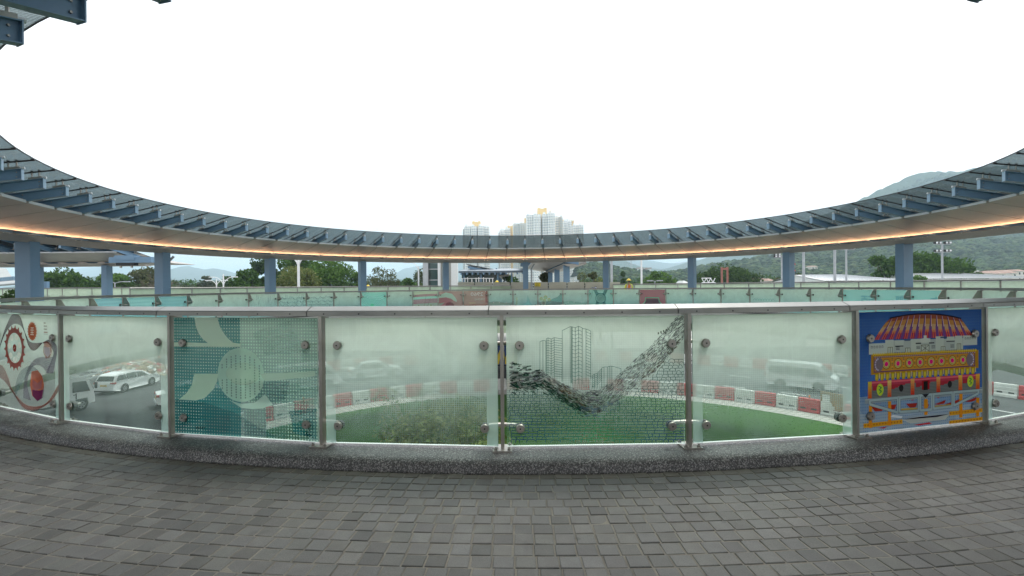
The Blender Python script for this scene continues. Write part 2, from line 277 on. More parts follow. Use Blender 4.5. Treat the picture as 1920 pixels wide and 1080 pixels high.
# ------------------------------------------------------------------ mesh helpers
class MB:
    def __init__(s): s.v = []; s.f = []; s.m = []; s.c = []; s.uv = {}; s.mats = []
    def mi(s, name):
        if name not in s.mats: s.mats.append(name)
        return s.mats.index(name)
    def face(s, pts, mat, col=None, uv=None):
        n = len(s.v); s.v += [tuple(p) for p in pts]; s.f.append(tuple(range(n, n + len(pts)))); s.m.append(s.mi(mat)); s.c.append(col)
        if uv: s.uv[len(s.f) - 1] = uv
    def shape(s, verts, faces, mat, col=None):
        n = len(s.v); s.v += [tuple(p) for p in verts]; k = s.mi(mat)
        for f in faces: s.f.append(tuple(n + i for i in f)); s.m.append(k); s.c.append(col)
    def hexa(s, p, mat, col=None):      # 8 points: bottom 0-3, top 4-7
        s.shape(p, [(0, 3, 2, 1), (4, 5, 6, 7), (0, 1, 5, 4), (1, 2, 6, 5), (2, 3, 7, 6), (3, 0, 4, 7)], mat, col)
    def box(s, a, b, mat, M=None, col=None):
        x0, y0, z0 = a; x1, y1, z1 = b
        p = [Vector(q) for q in ((x0, y0, z0), (x1, y0, z0), (x1, y1, z0), (x0, y1, z0), (x0, y0, z1), (x1, y0, z1), (x1, y1, z1), (x0, y1, z1))]
        if M: p = [M @ q for q in p]
        s.hexa(p, mat, col)
    def tube(s, p0, p1, r0, r1, mat, n=8, col=None, caps=True):
        p0, p1 = Vector(p0), Vector(p1); d = (p1 - p0)
        if d.length < 1e-6: return
        d.normalize(); a = d.orthogonal().normalized(); b = d.cross(a)
        vs = []
        for P, r in ((p0, r0), (p1, r1)):
            for i in range(n):
                t = 2 * pi * i / n; vs.append(P + a * (r * cos(t)) + b * (r * sin(t)))
        fs = [(i, (i + 1) % n, n + (i + 1) % n, n + i) for i in range(n)]
        if caps: fs += [tuple(reversed(range(n))), tuple(range(n, 2 * n))]
        s.shape(vs, fs, mat, col)
    def prism(s, poly, M, depth, mat, col=None):   # 2-D outline in M's xy plane, extruded along its z
        n = len(poly); vs = [M @ Vector((x, y, 0)) for x, y in poly] + [M @ Vector((x, y, depth)) for x, y in poly]
        s.shape(vs, [tuple(reversed(range(n))), tuple(range(n, 2 * n))] + [(i, (i + 1) % n, n + (i + 1) % n, n + i) for i in range(n)], mat, col)
    def arc(s, prof, t0, t1, n, mat, closed=True, ends=True, P=None):   # sweep a closed (r, z) outline round the ring
        P = P or pol; k = len(prof); vs = []
        for i in range(n + 1):
            th = t0 + (t1 - t0) * i / n
            vs += [P(r, th, z) for r, z in prof]
        fs = []
        for i in range(n):
            for j in range(k if closed else k - 1):
                a = i * k + j; b_ = i * k + (j + 1) % k; fs.append((a, a + k, b_ + k, b_))
        if ends and closed: fs += [tuple(range(k)), tuple(reversed(range(n * k, n * k + k)))]
        s.shape(vs, fs, mat)
    def ball(s, c, r, mat, n=10, sq=(1, 1, 1), col=None, half=False):
        c = Vector(c); vs = []; m_ = n // 2; top = m_ if not half else m_ // 2
        for i in range(top + 1):
            ph = pi * i / m_
            for j in range(n): vs.append(c + Vector((sin(ph) * cos(2 * pi * j / n) * r * sq[0], sin(ph) * sin(2 * pi * j / n) * r * sq[1], cos(ph) * r * sq[2])))
        fs = [(i * n + j, (i + 1) * n + j, (i + 1) * n + (j + 1) % n, i * n + (j + 1) % n) for i in range(top) for j in range(n)]
        s.shape(vs, fs, mat, col)
    def build(s, name, parent=None, smooth=False, loc=None):
        me = bpy.data.meshes.new(name)
        vs = s.v if loc is None else [(x - loc[0], y - loc[1], z - loc[2]) for x, y, z in s.v]
        me.from_pydata(vs, [], s.f)
        for k in s.mats: me.materials.append(MATS[k])
        me.polygons.foreach_set('material_index', s.m)
        if any(c is not None for c in s.c):
            at_ = me.color_attributes.new('Col', 'FLOAT_COLOR', 'CORNER'); data = []
            for f, c in zip(s.f, s.c):
                c = c or (1, 1, 1, 1); c = tuple(c) if len(c) == 4 else (*c, 1.0)
                data += list(c) * len(f)
            at_.data.foreach_set('color', data)
        if s.uv:
            ul = me.uv_layers.new(name='UVMap'); i = 0
            for fi, f in enumerate(s.f):
                u = s.uv.get(fi)
                for k in range(len(f)):
                    if u: ul.data[i].uv = u[k]
                    i += 1
        if smooth: me.polygons.foreach_set('use_smooth', [True] * len(s.f))
        me.update()
        o = bpy.data.objects.new(name, me); COL.objects.link(o)
        if loc is not None: o.location = loc
        if parent is not None: o.parent = parent
        return o
def tag(o, label=None, cat=None, group=None, kind=None):
    if label: o['label'] = label
    if cat: o['category'] = cat
    if group: o['group'] = group
    if kind: o['kind'] = kind
    return o
def thing(name, loc, label, cat, group=None, rz=0.0):
    o = bpy.data.objects.new(name, None); COL.objects.link(o); o.location = loc; o.rotation_euler = (0, 0, rz); o.empty_display_size = 0.3
    return tag(o, label, cat, group)
def copy_tree(o, parent=None):
    c = o.copy(); COL.objects.link(c); c.parent = parent
    for ch in list(o.children): copy_tree(ch, c)
    return c
ORD = 'first second third fourth fifth sixth seventh eighth ninth tenth eleventh twelfth thirteenth fourteenth fifteenth sixteenth seventeenth eighteenth nineteenth twentieth'.split()
def ordw(i):
    if i < 20: return ORD[i]
    t, u = divmod(i + 1, 10); T = {2: 'twenty', 3: 'thirty', 4: 'forty'}[t]
    return (T + '-' + ORD[u - 1]) if u else {2: 'twentieth', 3: 'thirtieth', 4: 'fortieth'}[t]

def text_polys(s, size=1.0):
    cu = bpy.data.curves.new('txt', 'FONT'); cu.body = s; cu.size = size; cu.align_x = 'CENTER'; cu.align_y = 'CENTER'; cu.resolution_u = 3
    o = bpy.data.objects.new('txt', cu); COL.objects.link(o)
    dg = bpy.context.evaluated_depsgraph_get(); me = bpy.data.meshes.new_from_object(o.evaluated_get(dg))
    out = [[(me.vertices[i].co.x, me.vertices[i].co.y) for i in p.vertices] for p in me.polygons]
    bpy.data.objects.remove(o); bpy.data.curves.remove(cu); bpy.data.meshes.remove(me)
    return out
def wloc(o):
    v = Vector((0, 0, 0))
    while o is not None: v += o.location; o = o.parent
    return v
def wb(mb, name, parent=None, smooth=False):    # build from world coordinates under an (unrotated) parent
    if parent is None: return mb.build(name, None, smooth)
    l = wloc(parent); n = len(mb.v)
    mb.v = [(x - l.x, y - l.y, z - l.z) for x, y, z in mb.v]
    return mb.build(name, parent, smooth)
def structure(mb, name, smooth=False): return tag(mb.build(name, None, smooth), kind='structure')

# ================================================================== BRIDGE DECK
b_ = MB()
b_.arc([(12.55, -0.62), (12.55, -0.005), (18.75, -0.005), (18.75, -0.62), (18.2, -.98), (13.1, -.98)], 0, 2 * pi, 120, 'concrete', ends=False)
structure(b_, 'bridge_deck')
b_ = MB()
b_.arc([(12.60, -0.004), (12.60, .09), (12.615, .098), (12.88, .097), (12.915, .094), (12.945, .085), (12.966, .068), (12.979, .045), (12.986, .018), (12.990, -0.003)], 0, 2 * pi, 220, 'granite_chip', ends=False)
structure(b_, 'inner_kerb', True)
b_ = MB()
b_.arc([(18.15, -0.004), (18.15, .34), (18.18, .36), (18.72, .36), (18.75, .34), (18.75, -0.004)], 0, 2 * pi, 160, 'granite_chip', ends=False)
structure(b_, 'outer_kerb')
# pavers, each stone a low bevelled block in one sheet, laid in rings
b_ = MB(); rnd = random.Random(3)
tone = lambda: (lambda g: (g * rnd.uniform(.99, 1.03), g * rnd.uniform(1.0, 1.02), g * rnd.uniform(.90, .97), 1))(
    rnd.choices([rnd.uniform(.074, .083), rnd.uniform(.083, .092), rnd.uniform(.056, .068), rnd.uniform(.096, .110)], [4, 5, 2.2, 1.0])[0])
r = 12.995; PW = 0.1105; off = 0.0; first = True
def stone(r, dr, a0, a1, c):
    g = .0032 + rnd.uniform(0, .0020); zt = .0115 + rnd.gauss(0, .0011); tl_ = rnd.gauss(0, .0011); tl2 = rnd.gauss(0, .0011); a0 += g / r; a1 -= g / r; r0, r1 = r + g, r + dr - g; sk = rnd.gauss(0, .0012); bv = .0035
    o4 = [pol(r0, a0 + sk / r, -.002), pol(r0, a1 + sk / r, -.002), pol(r1, a1, -.002), pol(r1, a0, -.002)]
    t4 = [pol(r0 + bv, a0 + (bv + sk) / r, zt - tl_), pol(r0 + bv, a1 + (sk - bv) / r, zt + tl2), pol(r1 - bv, a1 - bv / r, zt + tl_), pol(r1 - bv, a0 + bv / r, zt - tl2)]
    m4 = [Vector((p.x, p.y, max(.002, q.z - .003))) for p, q in zip(o4, t4)]
    b_.shape(o4 + m4 + t4, [(11, 10, 9, 8)] + [(4 + (i + 1) % 4, 4 + i, i, (i + 1) % 4) for i in range(4)] + [(8 + (i + 1) % 4, 8 + i, 4 + i, 4 + (i + 1) % 4) for i in range(4)], 'paver', c)
while r < 16.2:
    half = 0.80 if r < 14.6 else 0.55
    pw = PW * rnd.uniform(.992, 1.008); dr = PW * rnd.uniform(.98, 1.02) * (.8 if first else 1); off += rnd.gauss(0, .018) + rnd.choice([0, 0, 0, .045]); base = rnd.uniform(.95, 1.05)
    if first: base *= .78
    for sg in (-1, 1):
        th = pi + (off % PW) / r
        while abs(th - pi) < half:
            wth = sg * (pw * rnd.uniform(.965, 1.035)) / r; c = tone(); k_ = (1.12, 1.0, .84) if first else (1, 1, 1); c = (c[0] * base * k_[0], c[1] * base * k_[1], c[2] * base * k_[2], 1)
            stone(r, dr, min(th, th + wth), max(th, th + wth), c); th += wth
    r += dr; first = False
structure(b_, 'stone_paving')
b_ = MB(); b_.arc([(13.0, .0075), (18.16, .0075)], pi - .95, pi + .95, 60, 'joint_sand', closed=False); b_.v = [(x, y, z) for x, y, z in b_.v]
structure(b_, 'sand_bed')
b_ = MB(); b_.arc([(13.0, .006), (18.16, .006)], -(pi - .95), pi - .95, 120, 'concrete', closed=False)
structure(b_, 'deck_floor')

# ================================================================== INNER GLASS RAILING
TH = [PF + DR * j for j in range(-16, 17)]
tr_, nr_ = TH[-1], pi - PN - DR * 5
TH += [tr_ + (nr_ - tr_) * i / 7 for i in range(1, 7)]
TH += [pi - PN - DR * k for k in range(5, -6, -1)]
tl0, nl0 = 2 * pi + TH[0], pi - PN + DR * 5
TH += [nl0 + (tl0 - nl0) * i / 5 for i in range(1, 5)]
NP = len(TH)
rail = thing('glass_railing', (CX, CY, 0.0), 'stainless steel railing with printed glass panels round the central opening', 'railing')
def radial_frame(r, th, z):     # x outward, y along the ring (increasing angle), z up
    e = Vector((sin(th), cos(th), 0)); tn = Vector((cos(th), -sin(th), 0))
    p = pol(r, th, z); return Matrix(((e.x, tn.x, 0, p.x), (e.y, tn.y, 0, p.y), (0, 0, 1, p.z), (0, 0, 0, 1)))
ZT, ZB = 1.137, .122
def make_post(th, R, parent, z0=.098, ztop=1.16, hz=(.264, .916), clamps=True):
    M = radial_frame(R, th, 0); h = MB()
    h.box((-.030, -.013, z0 + .012), (.026, .013, ztop), 'steel', M)
    Mx = M @ Matrix(((1, 0, 0, 0), (0, 0, -1, .006), (0, 1, 0, 0), (0, 0, 0, 1)))
    h.prism([(-.035, ztop - .01), (-.035, hz[1] - .10), (-.21, hz[1] - .06), (-.21, hz[1] + .03), (-.10, ztop - .01)], Mx, .012, 'steel')
    h.box((-.085, -.075, z0 - .004), (.085, .075, z0 + .012), 'steel', M)
    for sx in (-.06, .06):
        for sy in (-.052, .052):
            h.tube(M @ Vector((sx, sy, z0 + .01)), M @ Vector((sx, sy, z0 + .026)), .013, .013, 'steel', 6)
            h.tube(M @ Vector((sx, sy, z0 + .026)), M @ Vector((sx, sy, z0 + .036)), .007, .007, 'steel', 6)
    p = wb(h, 'post', parent)
    if clamps:
        for z in hz:
            for s in (-1, 1):
                c = MB(); a = M @ Vector((-.15 if z > .5 else -.10, 0, z)); e = M @ Vector((-.035, s * .14, z)); k = M @ Vector((-.12, s * .12, z)) if z > .5 else M @ Vector((-.09, s * .10, z))
                c.tube(a, k, .017, .015, 'steel', 8); c.tube(k, e, .015, .013, 'steel', 8)
                c.tube(M @ Vector((-.04, s * .14, z)), M @ Vector((-.009, s * .14, z)), .034, .036, 'dark', 14)
                c.tube(M @ Vector((.007, s * .14, z)), M @ Vector((.012, s * .14, z)), .035, .037, 'steel', 18)
                c.tube(M @ Vector((.012, s * .14, z)), M @ Vector((.026, s * .14, z)), .037, .030, 'steel', 18)
                c.tube(M @ Vector((.026, s * .14, z)), M @ Vector((.0275, s * .14, z)), .007, .006, 'dark', 8)
                wb(c, 'glass_clamp', p)
    return p
def pane_frame(a, b, R, z0, z1, inset=.035):
    pa, pb = pol(R, a, 0), pol(R, b, 0); mid = (pa + pb) / 2; view = mid; xd = (pb - pa).normalized()
    if xd.dot(view.cross(Vector((0, 0, 1)))) < 0: pa, pb = pb, pa; xd = -xd
    W = (pb - pa).length - 2 * inset; O = pa + xd * inset + Vector((0, 0, z0))
    n = xd.cross(Vector((0, 0, 1)))      # faces the camera
    return dict(O=O, x=xd, n=n, W=W, H=z1 - z0)
def make_pane(fr, matname, parent, thick=.012):
    O, x, n, W, H = fr['O'], fr['x'], fr['n'], fr['W'], fr['H']; zv = Vector((0, 0, H)); h = MB(); t = n * (thick / 2)
    A, B = O + t, O + x * W + t; C, D = A - 2 * t, B - 2 * t
    h.face([A, B, B + zv, A + zv], matname, None, [(0, 0), (W, 0), (W, 1), (0, 1)])
    h.face([D, C, C + zv, D + zv], 'glass_back')
    h.face([C, A, A + zv, C + zv], 'glass_edge'); h.face([B, D, D + zv, B + zv], 'glass_edge')
    h.face([C, D, B, A], 'glass_edge'); h.face([A + zv, B + zv, D + zv, C + zv], 'glass_edge')
    return wb(h, 'glass_panel', parent)
def near(th): return abs(((th + pi) % (2 * pi)) - pi) > 2.3
class Art:                       # flat coloured shapes on a pane, in metres from its lower left corner
    def __init__(s, fr, off=.0075): s.fr = fr; s.P = []; s.off = off
    lay = 0; hold = False
    def poly(s, pts, c):
        if not s.hold: s.lay += 1
        s.P.append((list(pts), c, s.lay))
    def rect(s, x0, y0, x1, y1, c): s.poly([(x0, y0), (x1, y0), (x1, y1), (x0, y1)], c)
    def ell(s, x, y, rx, ry, c, n=24, a0=0, a1=2 * pi):
        s.poly([(x + rx * cos(a0 + (a1 - a0) * i / n), y + ry * sin(a0 + (a1 - a0) * i / n)) for i in range(n + (0 if a1 - a0 > 6.2 else 1))], c)
    def line(s, pts, w_, c):
        for (x0, y0), (x1, y1) in zip(pts, pts[1:]):
            dx, dy = x1 - x0, y1 - y0; L = sqrt(dx * dx + dy * dy)
            if L < 1e-5: continue
            ax, ay = -dy / L * w_ / 2, dx / L * w_ / 2
            s.poly([(x0 - ax, y0 - ay), (x1 - ax, y1 - ay), (x1 + ax, y1 + ay), (x0 + ax, y0 + ay)], c)
    def band(s, top, bot, c):    # quads between two polylines
        for i in range(len(top) - 1): s.poly([bot[i], bot[i + 1], top[i + 1], top[i]], c(i / (len(top) - 1)) if callable(c) else c)
    def build(s, parent):
        fr = s.fr; h = MB(); W, H = fr['W'], fr['H']
        for i, (pts, c, ly) in enumerate(s.P):
            q = [(min(max(x, .002), W - .002), min(max(y, .002), H - .002)) for x, y in pts]
            ar = sum(q[k][0] * q[(k + 1) % len(q)][1] - q[(k + 1) % len(q)][0] * q[k][1] for k in range(len(q)))
            if abs(ar) < 1e-7: continue
            if ar < 0: q = q[::-1]
            o = fr['n'] * (s.off + ly * .0000032)
            h.face([fr['O'] + fr['x'] * x + Vector((0, 0, y)) + o for x, y in q], 'print', c)
        return wb(h, 'printed_film', parent)
def pmap(fr, px, py):            # where the line of sight through a photo pixel meets the pane
    d = ray(px, py); E_ = Vector((0, 0, EYE)); n = fr['n']; t = (fr['O'] - E_).dot(n) / d.dot(n); p = E_ + d * t - fr['O']
    return p.dot(fr['x']), p.z
PANES = {}
FARART = {}
def u8(r, g, b, a=1.0): f = lambda v: (v / 255 / 12.92) if v / 255 <= .04045 else ((v / 255 + .055) / 1.055) ** 2.4; return (f(r), f(g), f(b), a)
for i in range(NP):
    a, b = TH[i], TH[(i + 1) % NP] + (2 * pi if i == NP - 1 else 0)
    make_post(a, RR, rail)
    # handrail piece: joints sit a little beside the posts
    ja = .10 / RR; h = MB()
    h.arc([(RR + .052, 1.155), (RR + .052, 1.190), (RR + .044, 1.198), (RR - .020, 1.228), (RR - .040, 1.229), (RR - .050, 1.222), (RR - .050, 1.155)], a + ja + .0003, b + ja - .0003, 8, 'steel_rail')
    for k in range(5):
        th = a + ja + (b - a) * (k + .5) / 5
        h.tube(pol(RR + .0515, th, 1.172), pol(RR + .0525, th, 1.172), .0065, .0065, 'dark', 8)
    wb(h, 'handrail', rail)
    fr = pane_frame(a, b, RR, ZB, ZT); nr = near((a + b) / 2)
    mid = fr['O'] + fr['x'] * fr['W'] / 2; px = 960 + (mid.x / mid.y) * F if mid.y > 1 else -9999
    mt = 'frit_far'
    if nr:
        mt = 'frit_dotted'
        if 128 < px < 313 or px > 1850: mt = 'frit_plain'
        if 0 < px < 112 or px < 0: mt = 'frit_plain'
        if 955 < px < 1290: mt = 'frit_art'
    g = make_pane(fr, mt, rail)
    # bottom edge of the pane: the light it catches, painted as a white strip
    PANES[i] = (fr, px, nr, g)
    if nr:
        h = MB(); t = fr['n'] * .008; O = fr['O']
        h.hexa([O - t + Vector((0, 0, -.004)), O + fr['x'] * fr['W'] - t + Vector((0, 0, -.004)), O + fr['x'] * fr['W'] + t + Vector((0, 0, -.004)), O + t + Vector((0, 0, -.004)),
                O - t + Vector((0, 0, .001)), O + fr['x'] * fr['W'] - t + Vector((0, 0, .001)), O + fr['x'] * fr['W'] + t + Vector((0, 0, .001)), O + t + Vector((0, 0, .001))], 'rim_glint')
        wb(h, 'bottom_glint', g)

# ---- the printed films
exec_art = []
def pane_at(px0, nearp=True):
    return min((v for v in PANES.values() if v[2] == nearp and v[1] > -9000), key=lambda v: abs(v[1] - px0))
def disc_ring(A, x, y, r0, r1, teeth, c, tooth=.25):
    pts = []; n = teeth * 4
    for i in range(n + 1):
        a = 2 * pi * i / n; rr = r1 * (1 + (tooth if (i % 4) == 1 else (.0 if i % 4 in (0, 2) else -.02)))
        pts.append(((x + rr * cos(a), y + rr * sin(a)), (x + r0 * cos(a), y + r0 * sin(a))))
    for p, q in zip(pts, pts[1:]): A.poly([p[1], q[1], q[0], p[0]], c)

# panel with gears and ribbons (far left)
fr, px, _, g = pane_at(56); A = Art(fr); Q = lambda x, y: pmap(fr, x / 4.32, 570 + y / 4.32)     # coordinates of a 4.32x enlargement
def ribbon(up_, lo, c0, c1, a=.55, nl=9):
    up_ = [Q(*p) for p in up_]; lo = [Q(*p) for p in lo]
    def sm(pts, n=40):
        out = []
        for k in range(n + 1):
            t = k / n * (len(pts) - 1); i = min(int(t), len(pts) - 2); f = t - i
            p0, p1, p2, p3 = pts[max(i - 1, 0)], pts[i], pts[i + 1], pts[min(i + 2, len(pts) - 1)]
            out.append(tuple(.5 * (2 * p1[j] + (p2[j] - p0[j]) * f + (2 * p0[j] - 5 * p1[j] + 4 * p2[j] - p3[j]) * f * f + (3 * p1[j] - p0[j] - 3 * p2[j] + p3[j]) * f ** 3) for j in (0, 1)))
        return out
    U, L = sm(up_), sm(lo); mixc = lambda t: tuple(c0[j] * (1 - t) + c1[j] * t for j in range(3))
    A.band(U, L, lambda t: (*mixc(t), a))
    for k in range(nl):
        f = k / (nl - 1); A_ = [(u[0] * f + l[0] * (1 - f), u[1] * f + l[1] * (1 - f)) for u, l in zip(U, L)]
        A.line(A_, .003, (*[v * .55 for v in mixc(f)], .75))
PU, BR, OR_ = u8(112, 98, 122), u8(128, 84, 86), u8(178, 92, 70)
ribbon([(0, 360), (50, 200), (110, 82), (170, 100), (200, 200), (240, 340), (290, 375), (355, 312)], [(0, 372), (45, 250), (110, 165), (175, 175), (215, 245), (245, 300), (290, 315), (355, 312)], PU, BR)
ribbon([(355, 312), (410, 290), (465, 330), (470, 400), (440, 560)], [(355, 318), (400, 320), (430, 360), (440, 420), (380, 560)], PU[:3], PU)
ribbon([(440, 430), (340, 430), (280, 460), (230, 540), (205, 640), (200, 760)], [(400, 560), (340, 500), (290, 495), (255, 540), (230, 650), (260, 780)], PU, PU, .4)
ribbon([(-40, 490), (30, 500), (80, 600), (110, 690), (200, 800), (300, 830), (400, 790), (485, 650)], [(-40, 560), (20, 600), (70, 650), (130, 740), (210, 845), (310, 855), (420, 790), (487, 700)], BR, OR_, .5)
ribbon([(130, 700), (170, 560), (260, 500), (340, 560), (370, 660), (360, 760)], [(130, 760), (190, 640), (260, 560), (310, 600), (330, 700), (310, 790)], u8(110, 140, 140), PU, .3)
RED = u8(138, 58, 52); RO = u8(185, 95, 60)
def qgear(cx_, cy_, rpx, r0f, teeth, c, yx=None):
    x, y = Q(cx_, cy_); x2, y2 = Q(cx_, cy_ - rpx); rr = abs(y2 - y); disc_ring(A, x, y, rr * r0f, rr * .88, teeth, c, .16); return x, y, rr
x, y, rr = qgear(132, 355, 185, .66, 18, (*RED[:3], .9))
for k in range(7):
    a = 2 * pi * k / 7 + .3; A.ell(x + rr * .5 * cos(a), y + rr * .5 * sin(a), rr * .17, rr * .13, u8(225, 225, 215, .8), 12)
A.ell(x, y, rr * .17, rr * .17, (*RED[:3], .95), 16); A.line([(x - .015, y - .01), (x + .015, y + .012)], .006, u8(240, 220, 210, .9))
x, y, rr = qgear(275, 220, 82, .5, 20, (*RO[:3], .9)); A.ell(x, y, rr * .62, rr * .62, (*RO[:3], .85), 20)
for k, (hw, dy) in enumerate(((.03, .035), (.035, .012), (.03, -.012), (.037, -.034))): A.rect(x - hw, y + dy - .005, x + hw, y + dy + .005, u8(235, 235, 220, .95))
A.rect(x - .006, y - .03, x + .006, y + .04, u8(235, 235, 220, .95))
def rock(pts, c): A.poly([Q(*p) for p in pts], c)
rock([(270, 545), (320, 535), (355, 580), (372, 650), (360, 740), (320, 785), (275, 740), (258, 650)], (*OR_[:3], .85))
rock([(275, 690), (330, 700), (368, 690), (355, 760), (318, 785), (280, 745)], u8(110, 40, 100, .85))
rock([(280, 610), (320, 640), (355, 610), (350, 680), (300, 700), (275, 660)], u8(170, 120, 130, .7))
rock([(370, 310), (400, 300), (430, 330), (435, 380), (420, 430), (385, 440), (365, 390)], (*OR_[:3], .6)); rock([(375, 345), (418, 350), (425, 400), (400, 430), (372, 395)], u8(200, 205, 215, .8))
for k, ln in enumerate((.045, .075, .07, .08)):
    x, y = Q(370, 152 + k * 25)
    for j in range(int(ln / .013)): A.rect(x + j * .013, y - .008, x + j * .013 + .009, y + .006, (*RED[:3], .75 if k < 3 else .95)); A.rect(x + j * .013 + .003, y - .004, x + j * .013 + .006, y + .002, u8(200, 215, 190, .9))
x, y = Q(368, 243); A.rect(x, y - .001, x + .085, y + .002, (*RED[:3], .6))
A.build(g)

# teal halftone panel
fr, px, _, g = pane_at(460); A = Art(fr); W, H = fr['W'], fr['H']; K = 4.153
Q = lambda x, y: pmap(fr, 320 + x / K, 580 + y / K)
TEAL = u8(30, 118, 120); PALE = u8(228, 248, 226); DT = u8(20, 95, 105)
A.rect(0, 0, W * .48, H, (*TEAL[:3], .80)); A.rect(W * .48, H * .30, W, H, (*u8(70, 135, 125)[:3], .55)); A.rect(W * .48, 0, W, H * .30, (*TEAL[:3], .30))
A.poly([Q(930, 790), Q(1140, 770), Q(1140, 1010), Q(960, 960)], (*TEAL[:3], .65)); A.poly([Q(640, 180), Q(930, 90), Q(1060, 330), Q(740, 360)], (*TEAL[:3], .14))
A.poly([Q(0, 700), Q(260, 720), Q(500, 800), Q(820, 990), Q(0, 950)], (*DT[:3], .35))
A.poly([Q(560, 560), Q(930, 560), Q(900, 700), Q(700, 740)], (*DT[:3], .4))
# grid of small crosses printed over the teal
cell = .0262; rnd = random.Random(5)
A.lay += 2; A.hold = True; nx, ny = int(W / cell), int(H / cell); ctr = Q(550, 510); ctr_r = abs(Q(550, 300)[1] - ctr[1])
for ix in range(nx):
    for iy in range(ny):
        x, y = (ix + .5) * W / nx, (iy + .5) * H / ny
        dd = sqrt((x - ctr[0]) ** 2 + (y - ctr[1]) ** 2)
        if dd < ctr_r: continue
        s_ = cell * (.30 if x < W * .48 else .40); al = .85 if x < W * .48 else .75
        if y < H * .28 and x < W * .8 and x > W * .2: al = .35
        A.poly([(x - s_, y), (x - s_ * .25, y - s_ * .25), (x, y - s_), (x + s_ * .25, y - s_ * .25), (x + s_, y), (x + s_ * .25, y + s_ * .25), (x, y + s_), (x - s_ * .25, y + s_ * .25)], (*PALE[:3], al))
A.hold = False; P_ = (*PALE[:3], .93)
A.band([Q(370, 45), Q(375, 90), Q(390, 135), Q(415, 180), Q(450, 225), Q(490, 258), Q(550, 268)], [Q(190, 50), Q(196, 95), Q(206, 145), Q(225, 190), Q(255, 230), Q(295, 262), Q(400, 290)], P_)
A.poly([Q(10, 255), Q(550, 268), Q(550, 292), Q(10, 288)], P_)
A.ell(ctr[0], ctr[1], ctr_r, ctr_r, (*u8(205, 235, 215)[:3], .80), 48)
A.ell(ctr[0] + .02, ctr[1] + .01, ctr_r * .72, ctr_r * .42, (*PALE[:3], .45), 32)
for k in range(-4, 5):      # broken vertical stripes inside the circle
    x = ctr[0] + k * ctr_r * .2; yy = sqrt(max(0, 1 - (k * .2) ** 2)) * ctr_r * .85; n = int(yy * 2 / .022)
    for j in range(n):
        y = ctr[1] - yy + j * .022; up_ = y > ctr[1] + .02
        if -.03 < y - ctr[1] < .05 and k < 3: continue
        A.poly([(x - .008, y), (x, y - .010), (x + .008, y), (x, y + .010)], (*(u8(70, 130, 150) if up_ else u8(110, 150, 130))[:3], .6))
A.poly([Q(190, 500), Q(375, 500), Q(368, 560), Q(335, 625), Q(270, 690), Q(200, 708), Q(70, 700), Q(130, 650), Q(170, 590)], (*u8(215, 240, 215)[:3], .88))
A.band([Q(470, 710), Q(560, 735), Q(660, 725), Q(740, 660)], [Q(555, 765), Q(640, 775), Q(720, 770), Q(800, 740)], (*u8(205, 230, 215)[:3], .8))
A.poly([Q(700, 500), Q(1130, 480), Q(1130, 520), Q(740, 560)], (*PALE[:3], .5))
for k in range(5): A.rect(*Q(200 + k * 16, 928), *Q(210 + k * 16, 914), u8(40, 60, 60, .7))
A.line([Q(1050, 985), Q(1062, 960), Q(1072, 985), Q(1082, 965), Q(1092, 985), Q(1110, 970)], .004, u8(20, 40, 50, .9))
A.build(g)

# panel with outlined towers, a wave of fragments and a pattern of stones
fr, px, _, g = pane_at(1120); A = Art(fr); W, H = fr['W'], fr['H']; K = 4.5
Q = lambda x, y: pmap(fr, 950 + x / K, 600 + y / K)
LN = u8(60, 110, 100, .85)
def block(xs, top, bot, tops, rows, c=LN, w_=.0035):
    for x, t_ in zip(xs, tops): A.line([Q(x, t_), Q(x, bot)], w_, c)
    A.line([Q(x, t_) for x, t_ in zip(xs, tops)], w_, c)
    for k in range(1, rows):
        dy = (bot - max(tops)) * k / rows; A.line([Q(x, t_ + dy) for x, t_ in zip(xs, tops)], w_ * .8, c)
block([280, 305], 0, 440, [182, 172], 0); block([305, 330], 0, 440, [172, 175], 0)
block([335, 348, 375, 400], 0, 470, [155, 150, 160, 148], 15); block([400, 468], 0, 500, [148, 158], 17)
block([468, 535], 0, 520, [88, 55], 0); block([535, 545, 550], 0, 530, [55, 55, 57], 0); block([552, 578, 605, 636], 0, 540, [57, 65, 52, 65], 15); block([668, 708], 0, 500, [75, 92], 17); block([636, 668], 0, 520, [70, 75], 0)
block([800, 820, 850, 868, 885], 0, 570, [405, 395, 395, 388, 388], 0); block([885, 962], 0, 560, [388, 408], 0); block([720, 740, 762, 800], 0, 580, [470, 455, 450, 410], 7)
# stones: rows of outlines whose colour runs from grey through green to blue
rnd = random.Random(11)
wave_y = lambda x: 540 + 25 * sin(x / 90.) if x < 300 else (555 + (x - 300) * .62 if x < 640 else (765 if x < 780 else 765 - (x - 780) * (.60 + max(0, x - 1000) * .0006)))
def tone2(x, y):
    t = min(1, max(0, (y - 560) / 460)); g1 = (40, 80, 75); g2 = (40, 150, 90); g3 = (30, 60, 120)
    m_ = 1 - min(1, abs(x - 750) / 650); c = [g1[k] * (1 - t) + (g2[k] * m_ + g3[k] * (1 - m_)) * t for k in range(3)]; return u8(*c, .9)
row = 0; y = 330
while y < 1030:
    rh = 25; x = 15 + rnd.uniform(0, 30)
    while x < 1515:
        cw = rnd.choice([34, 44, 60, 80]) if y > 760 else rnd.choice([34, 40, 50])
        if y > wave_y(x) + 25 and x + cw < 1520:
            c = tone2(x, y); j = rnd.uniform(-4, 4)
            if rnd.random() < (.5 if y < 780 else .16): A.line([Q(x, y + rh), Q(x, y + 10), Q(x + cw * .3, y + j), Q(x + cw * .7, y + j), Q(x + cw, y + 10), Q(x + cw, y + rh)], .0038, c)
            else: A.line([Q(x, y + rh), Q(x, y), Q(x + cw, y)], .0038, c)
        x += cw
    y += rh
